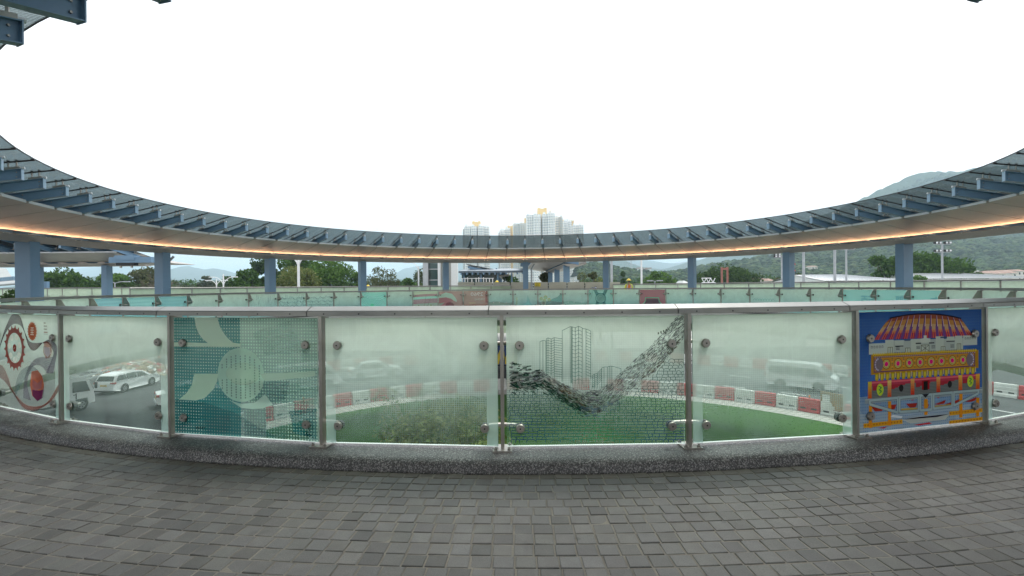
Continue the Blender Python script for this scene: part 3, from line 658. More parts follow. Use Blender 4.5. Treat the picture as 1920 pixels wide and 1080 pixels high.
# the wave of fragments
def frag(n, fx, cs, smin, smax, al=.85):
    for _ in range(n):
        t = rnd.random(); x, y, sl = fx(t); s_ = rnd.uniform(smin, smax); c = rnd.choice(cs); ux, uy = Q(x, y); L = s_ * rnd.uniform(1.4, 5.0)
        dx, dy = L * cos(sl), L * sin(sl); A.poly([(ux, uy), (ux + dx, uy + dy), (ux + dx - s_ * .5 * sin(sl), uy + dy + s_ * cos(sl)), (ux - s_ * .5 * sin(sl), uy + s_ * cos(sl))], (*u8(*c)[:3], al))
GR = [(60, 75, 72), (90, 100, 98), (120, 128, 125), (150, 158, 152), (45, 60, 58), (175, 182, 172), (100, 95, 90)]
BRN = [(120, 92, 45), (100, 84, 50), (140, 110, 60)]; GN = [(30, 85, 60), (40, 100, 75), (28, 70, 58)]
def wv(t):
    x = 20 + t * 1490; y0 = wave_y(x); s_ = -.55 if 300 < x < 650 else (.75 if x > 780 else (.1 if x < 300 else 0)); ext = 120 + 60 * min(1, max(0, (x - 450) / 300)) + 60 * min(1, max(0, (x - 850) / 200)); y = y0 + rnd.uniform(-ext, 15); return x, y, s_
GR += [(130, 125, 140), (110, 108, 122), (165, 175, 168), (190, 200, 190), (140, 150, 146)]; frag(4200, wv, GR, .0032, .0075, .66)
frag(110, lambda t: (lambda x: (x, wave_y(x) + rnd.gauss(-55, 28), -.5))(430 + t * 230), BRN, .004, .008, .6)
frag(80, lambda t: (lambda x: (x, wave_y(x) + rnd.gauss(-15, 30), .8))(1120 + t * 330), BRN, .004, .008, .6)
frag(260, lambda t: (lambda x: (x, wave_y(x) + rnd.gauss(-5, 26), -.5 if x < 650 else .1))(20 + t * 640), GN, .005, .011, .75)
frag(60, lambda t: (lambda x: (x, wave_y(x) + rnd.gauss(0, 22), .1))(600 + t * 330), [(110, 135, 150), (85, 115, 130)], .005, .009, .6)
frag(90, lambda t: (20 + 230 * t, 340 + rnd.uniform(0, 190) + 80 * t, .1), GR + GN, .006, .012, .8)
for k in range(5): A.rect(*Q(1265 + k * 22, 118 - k * 9), *Q(1276 + k * 22, 100 - k * 9), u8(80, 95, 80, .8))
A.build(g)

# bright panel with the domed stadium over a restaurant boat
fr, px, _, g = pane_at(1728); A = Art(fr); W, H = fr['W'], fr['H']; Q = lambda x, y: pmap(fr, 1580 + x / 4.0, 560 + y / 4.0)
def V(c, a=1.0): return u8(*c, a)
def PY(pts, c, a=1.0): A.poly([Q(*p) for p in pts], V(c, a))
def skew(x): return -.115 * (x - 600)        # the drawing's rows rise to the right in the photograph
def S(x, y): return (x, y + skew(x) * ((y - 60) / 900.0) * 1.05)
def PS(pts, c, a=1.0): A.poly([Q(*S(*p)) for p in pts], V(c, a))
def RS(x0, y0, x1, y1, c, a=1.0, n=1):
    for i in range(n):
        a0 = x0 + (x1 - x0) * i / n; a1 = x0 + (x1 - x0) * (i + 1) / n; PS([(a0, y0), (a1, y0), (a1, y1), (a0, y1)], c, a)
A.rect(0, 0, W, H, V((22, 72, 140), .96)); A.rect(0, 0, W, H * .30, V((150, 178, 190), .75)); A.rect(0, 0, W, H * .16, V((190, 205, 205), .6))
rnd = random.Random(2); A.lay += 2; A.hold = True
for ix in range(58):
    for iy in range(40):
        x, y = (ix + .5) / 58 * W, (iy + .5) / 40 * H
        if y < H * .95: A.poly([(x - .006, y), (x, y - .005), (x + .006, y), (x, y + .005)], V((70, 130, 185), .55))
A.hold = False
n = 13
def dome(u_, v_):   # u across, v 0 top..1 bottom
    vp = max(0, v_); xl = 345 - 115 * vp ** .8; xr = 880 + 90 * vp ** .9; x = xl + (xr - xl) * u_; y = 118 + v_ * 178 + 34 * (2 * u_ - 1) ** 2 * (1 - v_) - skew(x) * .0; return (x, y - (u_ - .5) * 25 * v_)
for v0, v1, c in ((0, .17, (160, 85, 60)), (.17, .4, (205, 145, 75)), (.4, .62, (215, 175, 120)), (.62, .75, (230, 150, 90)), (.75, 1, (200, 70, 80))):
    for k in range(24): A.poly([Q(*dome(k / 24, v1)), Q(*dome((k + 1) / 24, v1)), Q(*dome((k + 1) / 24, v0)), Q(*dome(k / 24, v0))], V(c))
for k in range(96):
    u_ = (k + .5) / 96; A.poly([Q(*dome(u_ - .0028, 1)), Q(*dome(u_ + .0028, 1)), Q(*dome(u_ + .0028, .68)), Q(*dome(u_ - .0028, .68))], V((235, 130, 60) if k % 2 else (150, 40, 110)))
for k in range(n):
    u_ = (k + .5) / n; sl = (u_ - .5) * .05
    A.poly([Q(*dome(u_ - .014 - sl, .55)), Q(*dome(u_ + .012 - sl, .55)), Q(*dome(u_ + .006, .02)), Q(*dome(u_ - .004, .02))], V((95, 55, 125))); A.poly([Q(*dome(u_ + .004 - sl, .55)), Q(*dome(u_ + .013 - sl, .55)), Q(*dome(u_ + .008, .02)), Q(*dome(u_ + .003, .02))], V((225, 200, 205)))
    A.poly([Q(*dome(u_ - .020 - sl, 1)), Q(*dome(u_ + .008 - sl, 1)), Q(*dome(u_ + .016 - sl, .5)), Q(*dome(u_ - .016 - sl, .5))], V((120, 80, 150)))
A.line([Q(*dome(k / 20, -.03)) for k in range(21)], .012, V((25, 20, 40)))
# the white building
WB_, WD, WG = (205, 215, 200), (60, 66, 62), (150, 160, 148)
RS(190, 322, 315, 400, WB_); RS(895, 285, 1000, 362, WB_, n=1); RS(315, 305, 895, 392, (190, 200, 186), n=6)
for x0, x1, y0 in ((312, 375, 300), (505, 575, 300), (690, 750, 285), (835, 890, 285)): RS(x0, y0, x1, 395 if x0 < 700 else 385, WB_)
RS(385, 305, 450, 340, WB_); RS(772, 290, 832, 330, WB_); PS([(575, 300), (600, 296), (600, 275), (622, 275), (622, 296), (650, 300), (650, 330), (575, 330)], (215, 222, 208))
RS(385, 345, 448, 352, WD); RS(540, 328, 580, 338, WD); RS(640, 328, 680, 338, WD); RS(770, 322, 832, 330, WD); RS(455, 300, 500, 312, (70, 90, 120)); RS(725, 288, 775, 300, (70, 90, 120))
for x in range(205, 300, 20): RS(x, 340, x + 12, 356, WD); RS(x + 2, 343, x + 10, 354, WB_)
for x in range(908, 990, 18): RS(x, 300, x + 11, 315, WD); RS(x + 2, 303, x + 9, 313, WB_)
for x0, x1, y0 in ((330, 368, 352), (462, 500, 362), (580, 642, 345), (728, 762, 362), (848, 880, 345)):
    RS(x0, y0, x1, 398, (110, 115, 80)); RS(x0 + 4, y0 + 4, (x0 + x1) / 2 - 2, 396, WB_); RS((x0 + x1) / 2 + 2, y0 + 4, x1 - 4, 396, WB_)
for x0 in (545, 658, 392, 800):
    for k in range(3): RS(x0, 352 + k * 9, x0 + 28, 356 + k * 9, WD)
A.line([Q(*S(585, 350)), Q(*S(637, 392))], .004, V(WD)); A.line([Q(*S(637, 350)), Q(*S(585, 392))], .004, V(WD))
# the yellow storey with its round lights
YL = (215, 165, 35); RS(205, 402, 1010, 545, (190, 140, 30), n=8)
for k in range(46): x = 215 + k * 17; PS([(x, 402), (x + 9, 390), (x + 18, 402), (x + 9, 414)], (225, 200, 60))
RS(225, 418, 985, 530, (120, 75, 100), n=8); RS(232, 426, 978, 522, (215, 160, 60), n=8)
for k in range(50): x = 232 + k * 15.2; RS(x, 416, x + 7, 423, (200, 190, 200)); RS(x, 524, x + 7, 531, (90, 60, 120))
cxs = [320, 407, 492, 573, 656, 733, 814, 894]
for x in cxs:
    RS(x - 35, 432, x + 35, 516, (205, 150, 50)); u_, v_ = Q(*S(x, 474))
    for rr, c in ((.044, (120, 60, 30)), (.038, (240, 225, 120)), (.031, (110, 45, 30)), (.027, (245, 235, 130)), (.021, (225, 20, 130))): A.ell(u_, v_, rr, rr, V(c), 20)
for k in range(len(cxs) - 1):
    x = (cxs[k] + cxs[k + 1]) / 2
    for j in range(7): RS(x - 4, 432 + j * 12, x + 4, 439 + j * 12, ((60, 110, 60), (150, 40, 90), (230, 200, 80))[j % 3])
for x, s_ in ((262, 1), (950, -1)):
    u_, v_ = Q(*S(x, 474)); A.ell(u_, v_, .05, .062, V((130, 120, 130)), 18)
    for k in range(7): a = pi / 2 + s_ * pi * (k + .5) / 7; A.ell(u_ + .036 * cos(a), v_ + .048 * sin(a), .008, .008, V((210, 200, 220)), 6)
for k in range(19):
    x = 235 + k * 40; PS([(x, 540), (x + 26, 540), (x + 26, 580), (x + 19, 590), (x + 7, 590), (x, 580)], (190, 160, 20)); PS([(x + 6, 545), (x + 20, 545), (x + 20, 574), (x + 16, 580), (x + 10, 580), (x + 6, 574)], (215, 200, 60)); RS(x + 29, 535, x + 35, 575, (235, 200, 120))
# red eaves, grey hall
RS(205, 590, 1020, 625, (190, 60, 80), n=8); RS(205, 596, 1020, 608, (230, 110, 120), n=8); RS(200, 625, 1020, 735, (105, 110, 105), n=8)
for k in range(9): RS(205, 632 + k * 11, 1015, 635 + k * 11, (150, 155, 148), .8, n=8)
for x in (215, 350, 540, 720, 890):
    for j in range(4): RS(x, 625 + j * 8, x + 110 - j * 26, 633 + j * 8, (180, 45, 60)); 
for x, c0, c1 in ((195, (225, 200, 60), (220, 70, 20)), (342, (235, 215, 120), (215, 60, 30)), (515, (235, 190, 100), (200, 25, 15)), (708, (235, 190, 100), (200, 25, 15)), (873, (235, 200, 80), (220, 70, 30)), (1003, (230, 190, 60), (215, 60, 30))):
    for j in range(8):
        f = j / 7; c = tuple(c0[k] * (1 - f) + c1[k] * f for k in range(3)); RS(x - 14, 592 + j * 18, x + 14, 610 + j * 18, c)
    u_, v_ = Q(*S(x, 737)); A.ell(u_, v_, .020, .020, V(c1), 12)
RS(585, 612, 642, 680, (170, 20, 30)); RS(597, 618, 629, 685, (20, 18, 18))
for x in (430, 794): u_, v_ = Q(*S(x, 655)); A.ell(u_, v_, .025, .031, V((35, 35, 35)), 16)
for x, y_ in ((272, 640), (948, 630)):
    u_, v_ = Q(*S(x, y_ + 15)); A.ell(u_, v_, .038, .052, V((200, 225, 60)), 18); A.line([(u_ - .015, v_ + .03), (u_ + .016, v_ + .018), (u_ - .012, v_), (u_ + .016, v_ - .014), (u_ - .01, v_ - .032)], .009, V((20, 140, 70))); A.line([(u_, v_ - .05), (u_, v_ - .12)], .005, V((190, 90, 110)))
# truss barge with red boats behind
RS(160, 712, 1040, 748, (150, 165, 165), n=8); RS(160, 716, 1040, 722, (190, 200, 198), n=8)
TR, TRD = (175, 198, 198), (50, 70, 85)
def fr_quad(pts, w_): A.line([Q(*p) for p in pts + [pts[0]]], w_ * 1.25, V(TRD)); A.line([Q(*p) for p in pts + [pts[0]]], w_, V(TR))
for a_, b2 in (((330, 795), (395, 825)), ((465, 785), (550, 812)), ((680, 790), (765, 757)), ((760, 790), (885, 745)), ((205, 810), (300, 840)), ((910, 770), (995, 735)), ((585, 800), (640, 790))):
    (x0, y0), (x1, y1) = a_, b2; PY([(x0, y0), (x1, y0 - 4 if y1 > y0 else y1), (x1 - 12, y1 + (0 if y1 > y0 else 28)), (x0 + 30, max(y0, y1) + 4)], (170, 45, 25))
PY([(430, 822), (560, 815), (560, 828), (430, 836)], (200, 170, 70)); PY([(680, 800), (805, 788), (805, 800), (680, 812)], (200, 170, 70))
RY = (225, 165, 25)
for y0 in (855, 925):
    for x0, x1 in ((148, 440), (790, 1048)): RS(x0, y0 + 30 - (20 if x0 > 500 else 0), x1, y0 + 62 - (20 if x0 > 500 else 0), RY, n=3)
for x in range(160, 430, 22):
    for y0 in (878, 948): u_, v_ = Q(*S(x, y0 + 22)); A.ell(u_, v_, .0085, .0085, V((190, 110, 30)), 6)
for x in range(800, 1040, 22):
    for y0 in (858, 928): u_, v_ = Q(*S(x, y0 + 22)); A.ell(u_, v_, .0085, .0085, V((190, 110, 30)), 6)
for x, y0, y1 in ((200, 800, 968), (343, 768, 950), (615, 750, 870), (877, 712, 890), (1003, 740, 880)): PY([(x - 12, y0), (x + 12, y0), (x + 12, y1), (x - 12, y1)], (230, 150, 20))
fr_quad([(195, 762), (405, 742), (405, 852), (195, 790)], .022); fr_quad([(417, 742), (560, 728), (560, 838), (417, 848)], .022); fr_quad([(572, 725), (658, 716), (658, 828), (572, 838)], .022); fr_quad([(672, 715), (812, 702), (812, 805), (672, 822)], .022); fr_quad([(825, 700), (1008, 685), (1008, 708), (825, 800)], .022)
PY([(585, 715), (640, 710), (612, 742)], (30, 30, 40)); PY([(600, 760), (630, 757), (630, 815), (600, 818)], (215, 150, 30))
PY([(435, 905), (560, 882), (795, 862), (760, 905), (500, 935)], (195, 200, 190)); PY([(435, 905), (560, 885), (795, 862), (700, 885), (500, 902)], (30, 25, 40)); PY([(520, 945), (640, 925), (660, 935), (560, 948)], (205, 30, 30)); PY([(365, 868), (440, 880), (430, 895), (350, 885)], (225, 228, 225)); PY([(250, 968), (330, 955), (300, 972)], (190, 40, 40))
A.P = [(p_, (*[min(.9, v * 1.12 + .015) for v in c_[:3]], c_[3]), l_) for p_, c_, l_ in A.P]
A.build(g)

# far panes: pictures seen across the opening
def far(pxa, fn):
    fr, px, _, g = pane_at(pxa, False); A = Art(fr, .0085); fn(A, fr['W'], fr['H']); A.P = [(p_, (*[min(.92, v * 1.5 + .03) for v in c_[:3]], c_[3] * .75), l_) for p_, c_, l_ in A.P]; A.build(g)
def zig(A, W, H, c0, c1):
    A.rect(0, 0, W, H, u8(*c0, .6)); n = 13
    for k in range(n):
        for j in range(9):
            x, y = W * (k + .5) / n, H * (j + .5) / 9; d = W / n * .5; A.line([(x - d * .8, y - .03), (x, y + .03), (x + d * .8, y - .03)], .016, u8(*c1, .5))
far(198, lambda A, W, H: zig(A, W, H, (105, 170, 185), (75, 145, 165))); far(261, lambda A, W, H: zig(A, W, H, (120, 185, 190), (90, 165, 175))); far(321, lambda A, W, H: zig(A, W, H, (100, 170, 180), (60, 140, 155)))
def rain(A, W, H):
    r_ = random.Random(4)
    for k in range(130): x = r_.uniform(0, W); y = r_.uniform(0, H * .85); A.line([(x, y), (x + r_.uniform(-.01, .02), y + r_.uniform(.05, .25))], .009, u8(80, 140, 150, .4))
    for k in range(120): x = r_.uniform(0, W); y = r_.triangular(0, H * .7, 0); A.ell(x, y, .02, .012, u8(60, 120, 135, .35), 6)
far(494, rain)
def mtn(A, W, H, n=5, sd=1):
    r_ = random.Random(sd)
    for k in range(n):
        y = H * (.78 - k * .17); pts = [(x * W / 14, y + r_.uniform(-.06, .09)) for x in range(15)]; A.line(pts, .022, u8(90, 140, 145, .6)); A.line([(x + .03, y_ - .05) for x, y_ in pts], .010, u8(70, 120, 130, .45))
        for _ in range(40): x = r_.uniform(0, W); A.line([(x, y + .04), (x + r_.uniform(-.05, .05), y - r_.uniform(.03, .12))], .008, u8(85, 135, 140, .35))
far(546, lambda A, W, H: (mtn(A, W, H, 5, 1), rain(A, W, H))); far(598, lambda A, W, H: mtn(A, W, H, 6, 3))
def swirl(A, W, H):
    A.rect(0, 0, W, H, u8(130, 205, 190, .7))
    for k in range(9):
        r0 = .12 + k * .06; pts = [(W * .38 + r0 * 1.3 * cos(a / 10.), H * .22 + r0 * sin(a / 10.)) for a in range(2, 32)]; A.line(pts, .02, u8(60 + 12 * k, 170, 165, .55))
    for k in range(6): A.line([(W * .1, H * (.75 + .04 * k)), (W * .4, H * (.62 + .03 * k)), (W * .75, H * (.55 + .06 * k)), (W, H * (.72 + .05 * k))], .022, u8(170, 220, 215, .6) if k % 2 else u8(80, 180, 170, .5))
    A.ell(W * .42, H * .30, .1, .09, u8(80, 200, 150, .6)); A.poly([(0, 0), (W * .3, 0), (W * .16, H * .22), (0, H * .15)], u8(30, 150, 160, .7))
far(700, swirl)
def car1(A, W, H):
    for y0, y1, c in ((.0, .12, (120, 70, 70)), (.12, .3, (160, 165, 150)), (.3, .55, (155, 95, 110)), (.55, .68, (150, 205, 190)), (.68, .82, (165, 110, 115)), (.82, 1, (185, 195, 165))):
        top = [(W * k / 12, H * (y1 + .05 * sin(k / 12. * 1.6))) for k in range(13)]; bot = [(W * k / 12, H * (y0 + .05 * sin(k / 12. * 1.6))) for k in range(13)]; A.band(top, bot, u8(*c, .72))
    for k in range(5): A.line([(0, H * (.35 + .07 * k)), (W * .5, H * (.4 + .07 * k)), (W, H * (.38 + .075 * k))], .012, u8(210, 190, 185, .35))
far(797, car1)
def car2(A, W, H):
    A.rect(0, 0, W, H, u8(165, 120, 115, .8))
    A.poly([(0, H * .1), (W * .35, H * .12), (W * .6, H * .5), (W * .3, H * .62), (0, H * .62)], u8(160, 100, 110, .8)); A.band([(0, H * .75), (W * .3, H * .93), (W * .55, H * .85), (W * .7, H * .62), (W * .76, H * .42)], [(0, H * .62), (W * .3, H * .66), (W * .5, H * .58), (W * .62, H * .46), (W * .74, H * .38)], u8(165, 205, 185, .85))
    A.ell(W * .45, H * .15, .26, .24, u8(110, 60, 75, .75), 20); A.poly([(0, H * .3), (W * .25, H * .36), (W * .1, H * .2), (0, H * .18)], u8(150, 195, 170, .6)); A.rect(0, H * .0, W * .1, H * .12, u8(60, 50, 55, .7))
far(844, car2)
def car3(A, W, H):
    A.rect(0, 0, W, H, u8(165, 125, 115, .85)); A.rect(0, 0, W, H * .2, u8(150, 90, 60, .7)); A.ell(W * .3, H * .08, .2, .07, u8(200, 130, 60, .7)); A.rect(W * .9, H * .3, W, H, u8(160, 90, 90, .6)); A.ell(W * .92, H * .95, .025, .025, u8(240, 235, 230, .9), 8)
    def txt(s, x, y, size, c, sx=1.0):
        for p in text_polys(s, size): A.poly([(x - q[0] * sx, y + q[1]) for q in p][::-1], c)      # printed on the other face, so it reads mirrored from here
    txt('2960', W * .55, H * .80, .30, u8(200, 215, 205, .95), 1.25); txt('STRONG', W * .66, H * .50, .15, u8(190, 200, 190, .8)); txt('A.WAX', W * .35, H * .30, .12, u8(190, 195, 130, .8)); txt('CROWN', W * .68, H * .30, .10, u8(170, 160, 150, .7))
far(891, car3)
def haze_low(A, W, H, tint=(140, 130, 110)): A.band([(W * k / 6, H * (.32 + .05 * sin(k))) for k in range(7)], [(W * k / 6, 0) for k in range(7)], u8(*tint, .45)); A.rect(0, 0, W, H * .1, u8(90, 80, 75, .5)); [A.ell(W * f, H * .3, .03, .025, u8(225, 235, 225, .7), 8) for f in (.2, .45, .75)]
far(939, haze_low)
def bird(A, W, H): A.poly([(W * .25, H * .1), (W * .9, 0), (W * .7, H * .3), (W * .6, H * .75), (W * .55, H * .3)], u8(110, 170, 170, .5)); A.rect(W * .1, H * .05, W * .16, H * .6, u8(200, 215, 140, .4)); A.rect(0, 0, W, H * .08, u8(90, 80, 70, .45))
far(986, bird)
def clouds(A, W, H):
    A.poly([(W * .2, H * .2), (W * .6, H * .5), (W * .8, H * .6), (W, H * .85), (W, 0), (0, 0)], u8(85, 145, 140, .6)); A.poly([(0, H * .3), (W * .4, H * .38), (W, H * .3), (W, 0), (0, 0)], u8(115, 95, 95, .45))
    for x, y, r_ in ((.12, .5, .10), (.3, .58, .12), (.45, .45, .1), (.25, .4, .1)): A.ell(W * x, H * y, r_, r_, u8(190, 175, 120, .6)); A.ell(W * x, H * y - .02, r_ * .75, r_ * .75, u8(150, 190, 160, .6))
    A.ell(W * .22, H * .25, .14, .16, u8(140, 160, 140, .8)); A.ell(W * .22, H * .24, .08, .1, u8(120, 110, 110, .7))
    for x, y in ((.5, .9), (.55, .85), (.65, .88)): A.line([(W * x, H * y), (W * x + .02, H * y - .015), (W * x + .04, H * y)], .008, u8(60, 90, 100, .8))
far(1033, clouds)
far(1080, lambda A, W, H: haze_low(A, W, H, (120, 160, 140)))
def robot(A, W, H):
    A.rect(0, 0, W, H, u8(120, 175, 165, .55)); D_ = u8(45, 105, 105, .85); c = (W * .5, H * .52)
    for dx, dy in ((-1, 1), (1, 1), (-.9, -1.05), (.9, -1.05)): A.poly([(c[0] + dx * .10, c[1] + dy * .25), (c[0] + dx * .26, c[1] + dy * .16), (c[0] + dx * .42, c[1] + dy * .52), (c[0] + dx * .22, c[1] + dy * .52)], D_)
    A.ell(*c, .31, .31, D_, 28); A.ell(*c, .26, .26, u8(125, 165, 155, .95), 28); A.ell(*c, .17, .17, u8(100, 145, 138, .9), 24); A.ell(*c, .145, .145, u8(130, 168, 158, .95), 24)
    for k in range(3): A.rect(c[0] - .09, c[1] - .07 + k * .06, c[0] + .09, c[1] - .055 + k * .06, D_)
    A.line([(0, H * .3), (W * .12, H * .6), (W * .2, H)], .03, u8(90, 120, 120, .8)); A.poly([(W * .2, 0), (W, 0), (W, H * .12), (W * .6, H * .2)], u8(120, 80, 85, .5)); A.poly([(W * .55, .02), (W * .75, .14), (W * .95, .2), (W * .9, .12)], u8(30, 30, 30, .8))
far(1128, robot)
far(1176, lambda A, W, H: A.rect(0, 0, W, H * .14, u8(70, 75, 70, .5)))
def stage(A, W, H):
    A.rect(0, 0, W, H, u8(150, 75, 90, .92)); A.band([(0, 0), (W * .1, H * .14), (W * .2, H * .3), (W * .27, H * .5), (W * .72, H * .5), (W * .8, H * .3), (W * .9, H * .14), (W, 0)], [(0, 0), (W * .1, 0), (W * .2, 0), (W * .27, 0), (W * .72, 0), (W * .8, 0), (W * .9, 0), (W, 0)], u8(85, 75, 85, .95))
    for k in range(6): A.rect(W * (.14 - .0 * k) + (.16 if k > 2 else 0), H * (.04 + .075 * k), W * .86 - (.16 if k > 2 else 0), H * (.055 + .075 * k), u8(50, 40, 50, .9))
    A.line([(0, H * .16), (W * .14, H * .22), (W * .22, H * .38), (W * .22, H * .56), (W * .75, H * .56), (W * .76, H * .38), (W * .86, H * .22), (W, H * .16)], .05, u8(90, 175, 140, .95))
far(1225, stage)
def hills2(A, W, H):
    for k in range(7): A.poly([(W * (.08 * k), 0), (W * (.08 * k) + .18, H * (.25 + .07 * (k % 3))), (W * (.08 * k) + .42, 0)], u8(90, 180, 175, .45))
    for k in range(8): A.line([(W * .1 + k * .13, H * .5), (W * .16 + k * .13, H * .58), (W * .22 + k * .13, H * .5)], .02, u8(90, 175, 180, .5))
far(1434, hills2)
def glyph(ch, fx):
    def f(A, W, H):
        A.rect(0, 0, W, H, u8(120, 190, 190, .55))
        for p in text_polys(ch, .62): A.poly([(W * fx - q[0], H * .48 + q[1]) for q in p][::-1], u8(75, 135, 150, .9))
    return f
far(1611, glyph('\u982d', .78)); far(1675, glyph('\u8e8d', .80)); far(1740, glyph('\u9f8d', .80))

# ================================================================== OUTER GLASS RAILING (far side of the ring)
DO, PO = 0.0777, 0.1309
orail = thing('outer_railing', (CX, CY + 18.4, .36), 'plain pale glass railing along the outer edge of the far side of the ring', 'railing')
orail2 = orail
def straight_post(p, parent, z0, ztop, xd):
    h = MB(); n = xd.cross(Vector((0, 0, 1)))
    M = Matrix(((n.x, xd.x, 0, p.x), (n.y, xd.y, 0, p.y), (0, 0, 1, 0), (0, 0, 0, 1)))
    h.box((-.03, -.014, z0), (.04, .014, ztop - .02), 'steel', M); h.box((-.08, -.07, z0 - .004), (.08, .07, z0 + .012), 'steel', M)
    for z in (z0 + .2, z0 + .72):
        h.box((-.07, -.15, z - .015), (-.03, .15, z + .015), 'steel', M)
        for s in (-1, 1):
            h.tube(M @ Vector((-.05, s * .14, z)), M @ Vector((.03, s * .14, z)), .03, .03, 'steel', 8)
    return wb(h, 'post', parent)
def rail_run(pts, parent, z0, ztop, mt='frit_outer', extra=True):
    for i, p in enumerate(pts):
        a = pts[i + 1] - p if i < len(pts) - 1 else p - pts[i - 1]
        straight_post(p, parent, z0, ztop, a.normalized())
        if i == len(pts) - 1: break
        q = pts[i + 1]; xd = (q - p).normalized(); n = xd.cross(Vector((0, 0, 1)))
        h = MB(); M = Matrix(((xd.x, n.x, 0, p.x), (xd.y, n.y, 0, p.y), (0, 0, 1, 0), (0, 0, 0, 1))); L = (q - p).length
        h.prism([(-.05, ztop - .07), (.05, ztop - .07), (.05, ztop - .02), (.035, ztop), (-.035, ztop), (-.05, ztop - .02)], M @ Matrix(((0, 0, 1, .003), (1, 0, 0, 0), (0, 1, 0, 0), (0, 0, 0, 1))), L - .006, 'steel_rail')
        wb(h, 'handrail', parent)
        a, b = p, q; mid = (a + b) / 2
        if xd.dot(mid.cross(Vector((0, 0, 1)))) < 0: a, b = q, p; xd = -xd
        fr = dict(O=a + xd * .035 + Vector((0, 0, z0 + .03)), x=xd, n=xd.cross(Vector((0, 0, 1))), W=L - .07, H=ztop - .08 - z0 - .03)
        make_pane(fr, mt, parent)
ZO = EYE + .108
lft = [pol(18.4, PO + DO * (j - 12), 0) for j in range(-6, 11)]      # from the branch corner to the hoarding
rail_run([p for p in lft], orail, .36, ZO)
orail_r = thing('outer_railing', tuple(pol(18.4, .9, .36)), 'plain pale glass railing along the ring edge on the right, before the white roofs', 'railing')
rail_run([pol(18.4, PO + DO * j, 0) for j in range(3, 24)], orail_r, .36, ZO)
# the branch deck running off to the left, with its own railing
b_ = MB(); b_.box((-52, 27.0, -1.2), (-14.0, 34.6, -.012), 'concrete'); structure(b_, 'branch_deck')
b_ = MB(); b_.box((0.2 - 4.5, 34.9 - 1.0, -1.2), (9.0, 80, -.02), 'concrete'); structure(b_, 'branch_deck')
ob = thing('outer_railing', (-35, 34.0, 0), 'straight glass railing of the left branch walkway, below the round green tree', 'railing')
rail_run([Vector((-22.9 - 1.03 * k, 34.0, 0)) for k in range(0, 22)], ob, .3, ZO + .10)

# ================================================================== CANOPY
def canopy_part_builders(P, name_parent, n, dth, th0, colphase, R0=0.0, near_only=None):
    pass
SLP = -0.205
def gz(r): return EYE + 2.983 + SLP * (r - 12.47)         # underside of the canopy glass
def sof(r): return EYE + 2.280 + (1.845 - 2.280) / (15.60 - 13.50) * (r - 13.50)
def make_beam(P, parent, th, bolts=True, tip_r=12.64, clamps=True):
    """P(r, th, z) places points; beams run outwards at constant th"""
    def fr_(r): # local frame
        a = P(r, th, 0); e = (P(r + 1, th, 0) - a).normalized(); t_ = Vector((-e.y, e.x, 0)); return a, e, t_
    a, e, t_ = fr_(tip_r); L = 16.75 - tip_r; up_ = Vector((0, 0, 1)); h = MB()
    z0 = EYE + 2.747 + SLP * (tip_r - 12.64); sl = Vector((0, 0, SLP))
    def B(x, y, z): return a + e * x + t_ * y + Vector((0, 0, z0 + SLP * x + z))
    def bar(x0, x1, y, zb, zt, m='blue_paint'): h.hexa([B(x0, -y, zb), B(x1, -y, zb), B(x1, y, zb), B(x0, y, zb), B(x0, -y, zt), B(x1, -y, zt), B(x1, y, zt), B(x0, y, zt)], m)
    bar(.012, L, .012, -.225, -.012); bar(.012, L, .062, -.237, -.225); bar(.012, L, .062, -.012, 0)
    bar(0, .012, .066, -.245, .004, 'blue_paint_pale')
    for x in (.10, .95, 2.0):
        for z in (-.065, -.17):
            h.tube(B(x, .012, z), B(x, .030, z), .016, .012, 'steel', 6); h.tube(B(x, -.012, z), B(x, -.030, z), .016, .012, 'steel', 6)
    bm = wb(h, 'beam', parent)
    if clamps:
        for x in (.16, 1.25, 2.35):
            c = MB()
            def bx(x0, x1, y, zb, zt): c.hexa([B(x0, -y, zb), B(x1, -y, zb), B(x1, y, zb), B(x0, y, zb), B(x0, -y, zt), B(x1, -y, zt), B(x1, y, zt), B(x0, y, zt)], 'steel')
            bx(x - .12, x + .14, .05, .0015, .055)
            for dx in (-.06, .08): c.tube(B(x + dx, 0, .05), B(x + dx, 0, .215), .017, .017, 'steel', 6); c.tube(B(x + dx, -.03, .205), B(x + dx, .03, .205), .024, .024, 'black_rod', 6)
            if x < .5: c.tube(B(-.035, .0, .02), B(.04, 0, .02), .03, .03, 'lip_metal', 8)
            wb(c, 'clamp', bm)
    g = MB(); r0, r1 = 12.45, 16.9; g.tube(P(r0, th, gz(r0) - .022), P(r1, th, gz(r1) - .022), .019, .019, 'black_rod', 6); g.tube(P(r0 - .02, th, gz(r0) - .012), P(r0 + .05, th, gz(r0) - .022), .028, .028, 'black_rod', 6)
    wb(g, 'glazing_bar', parent)
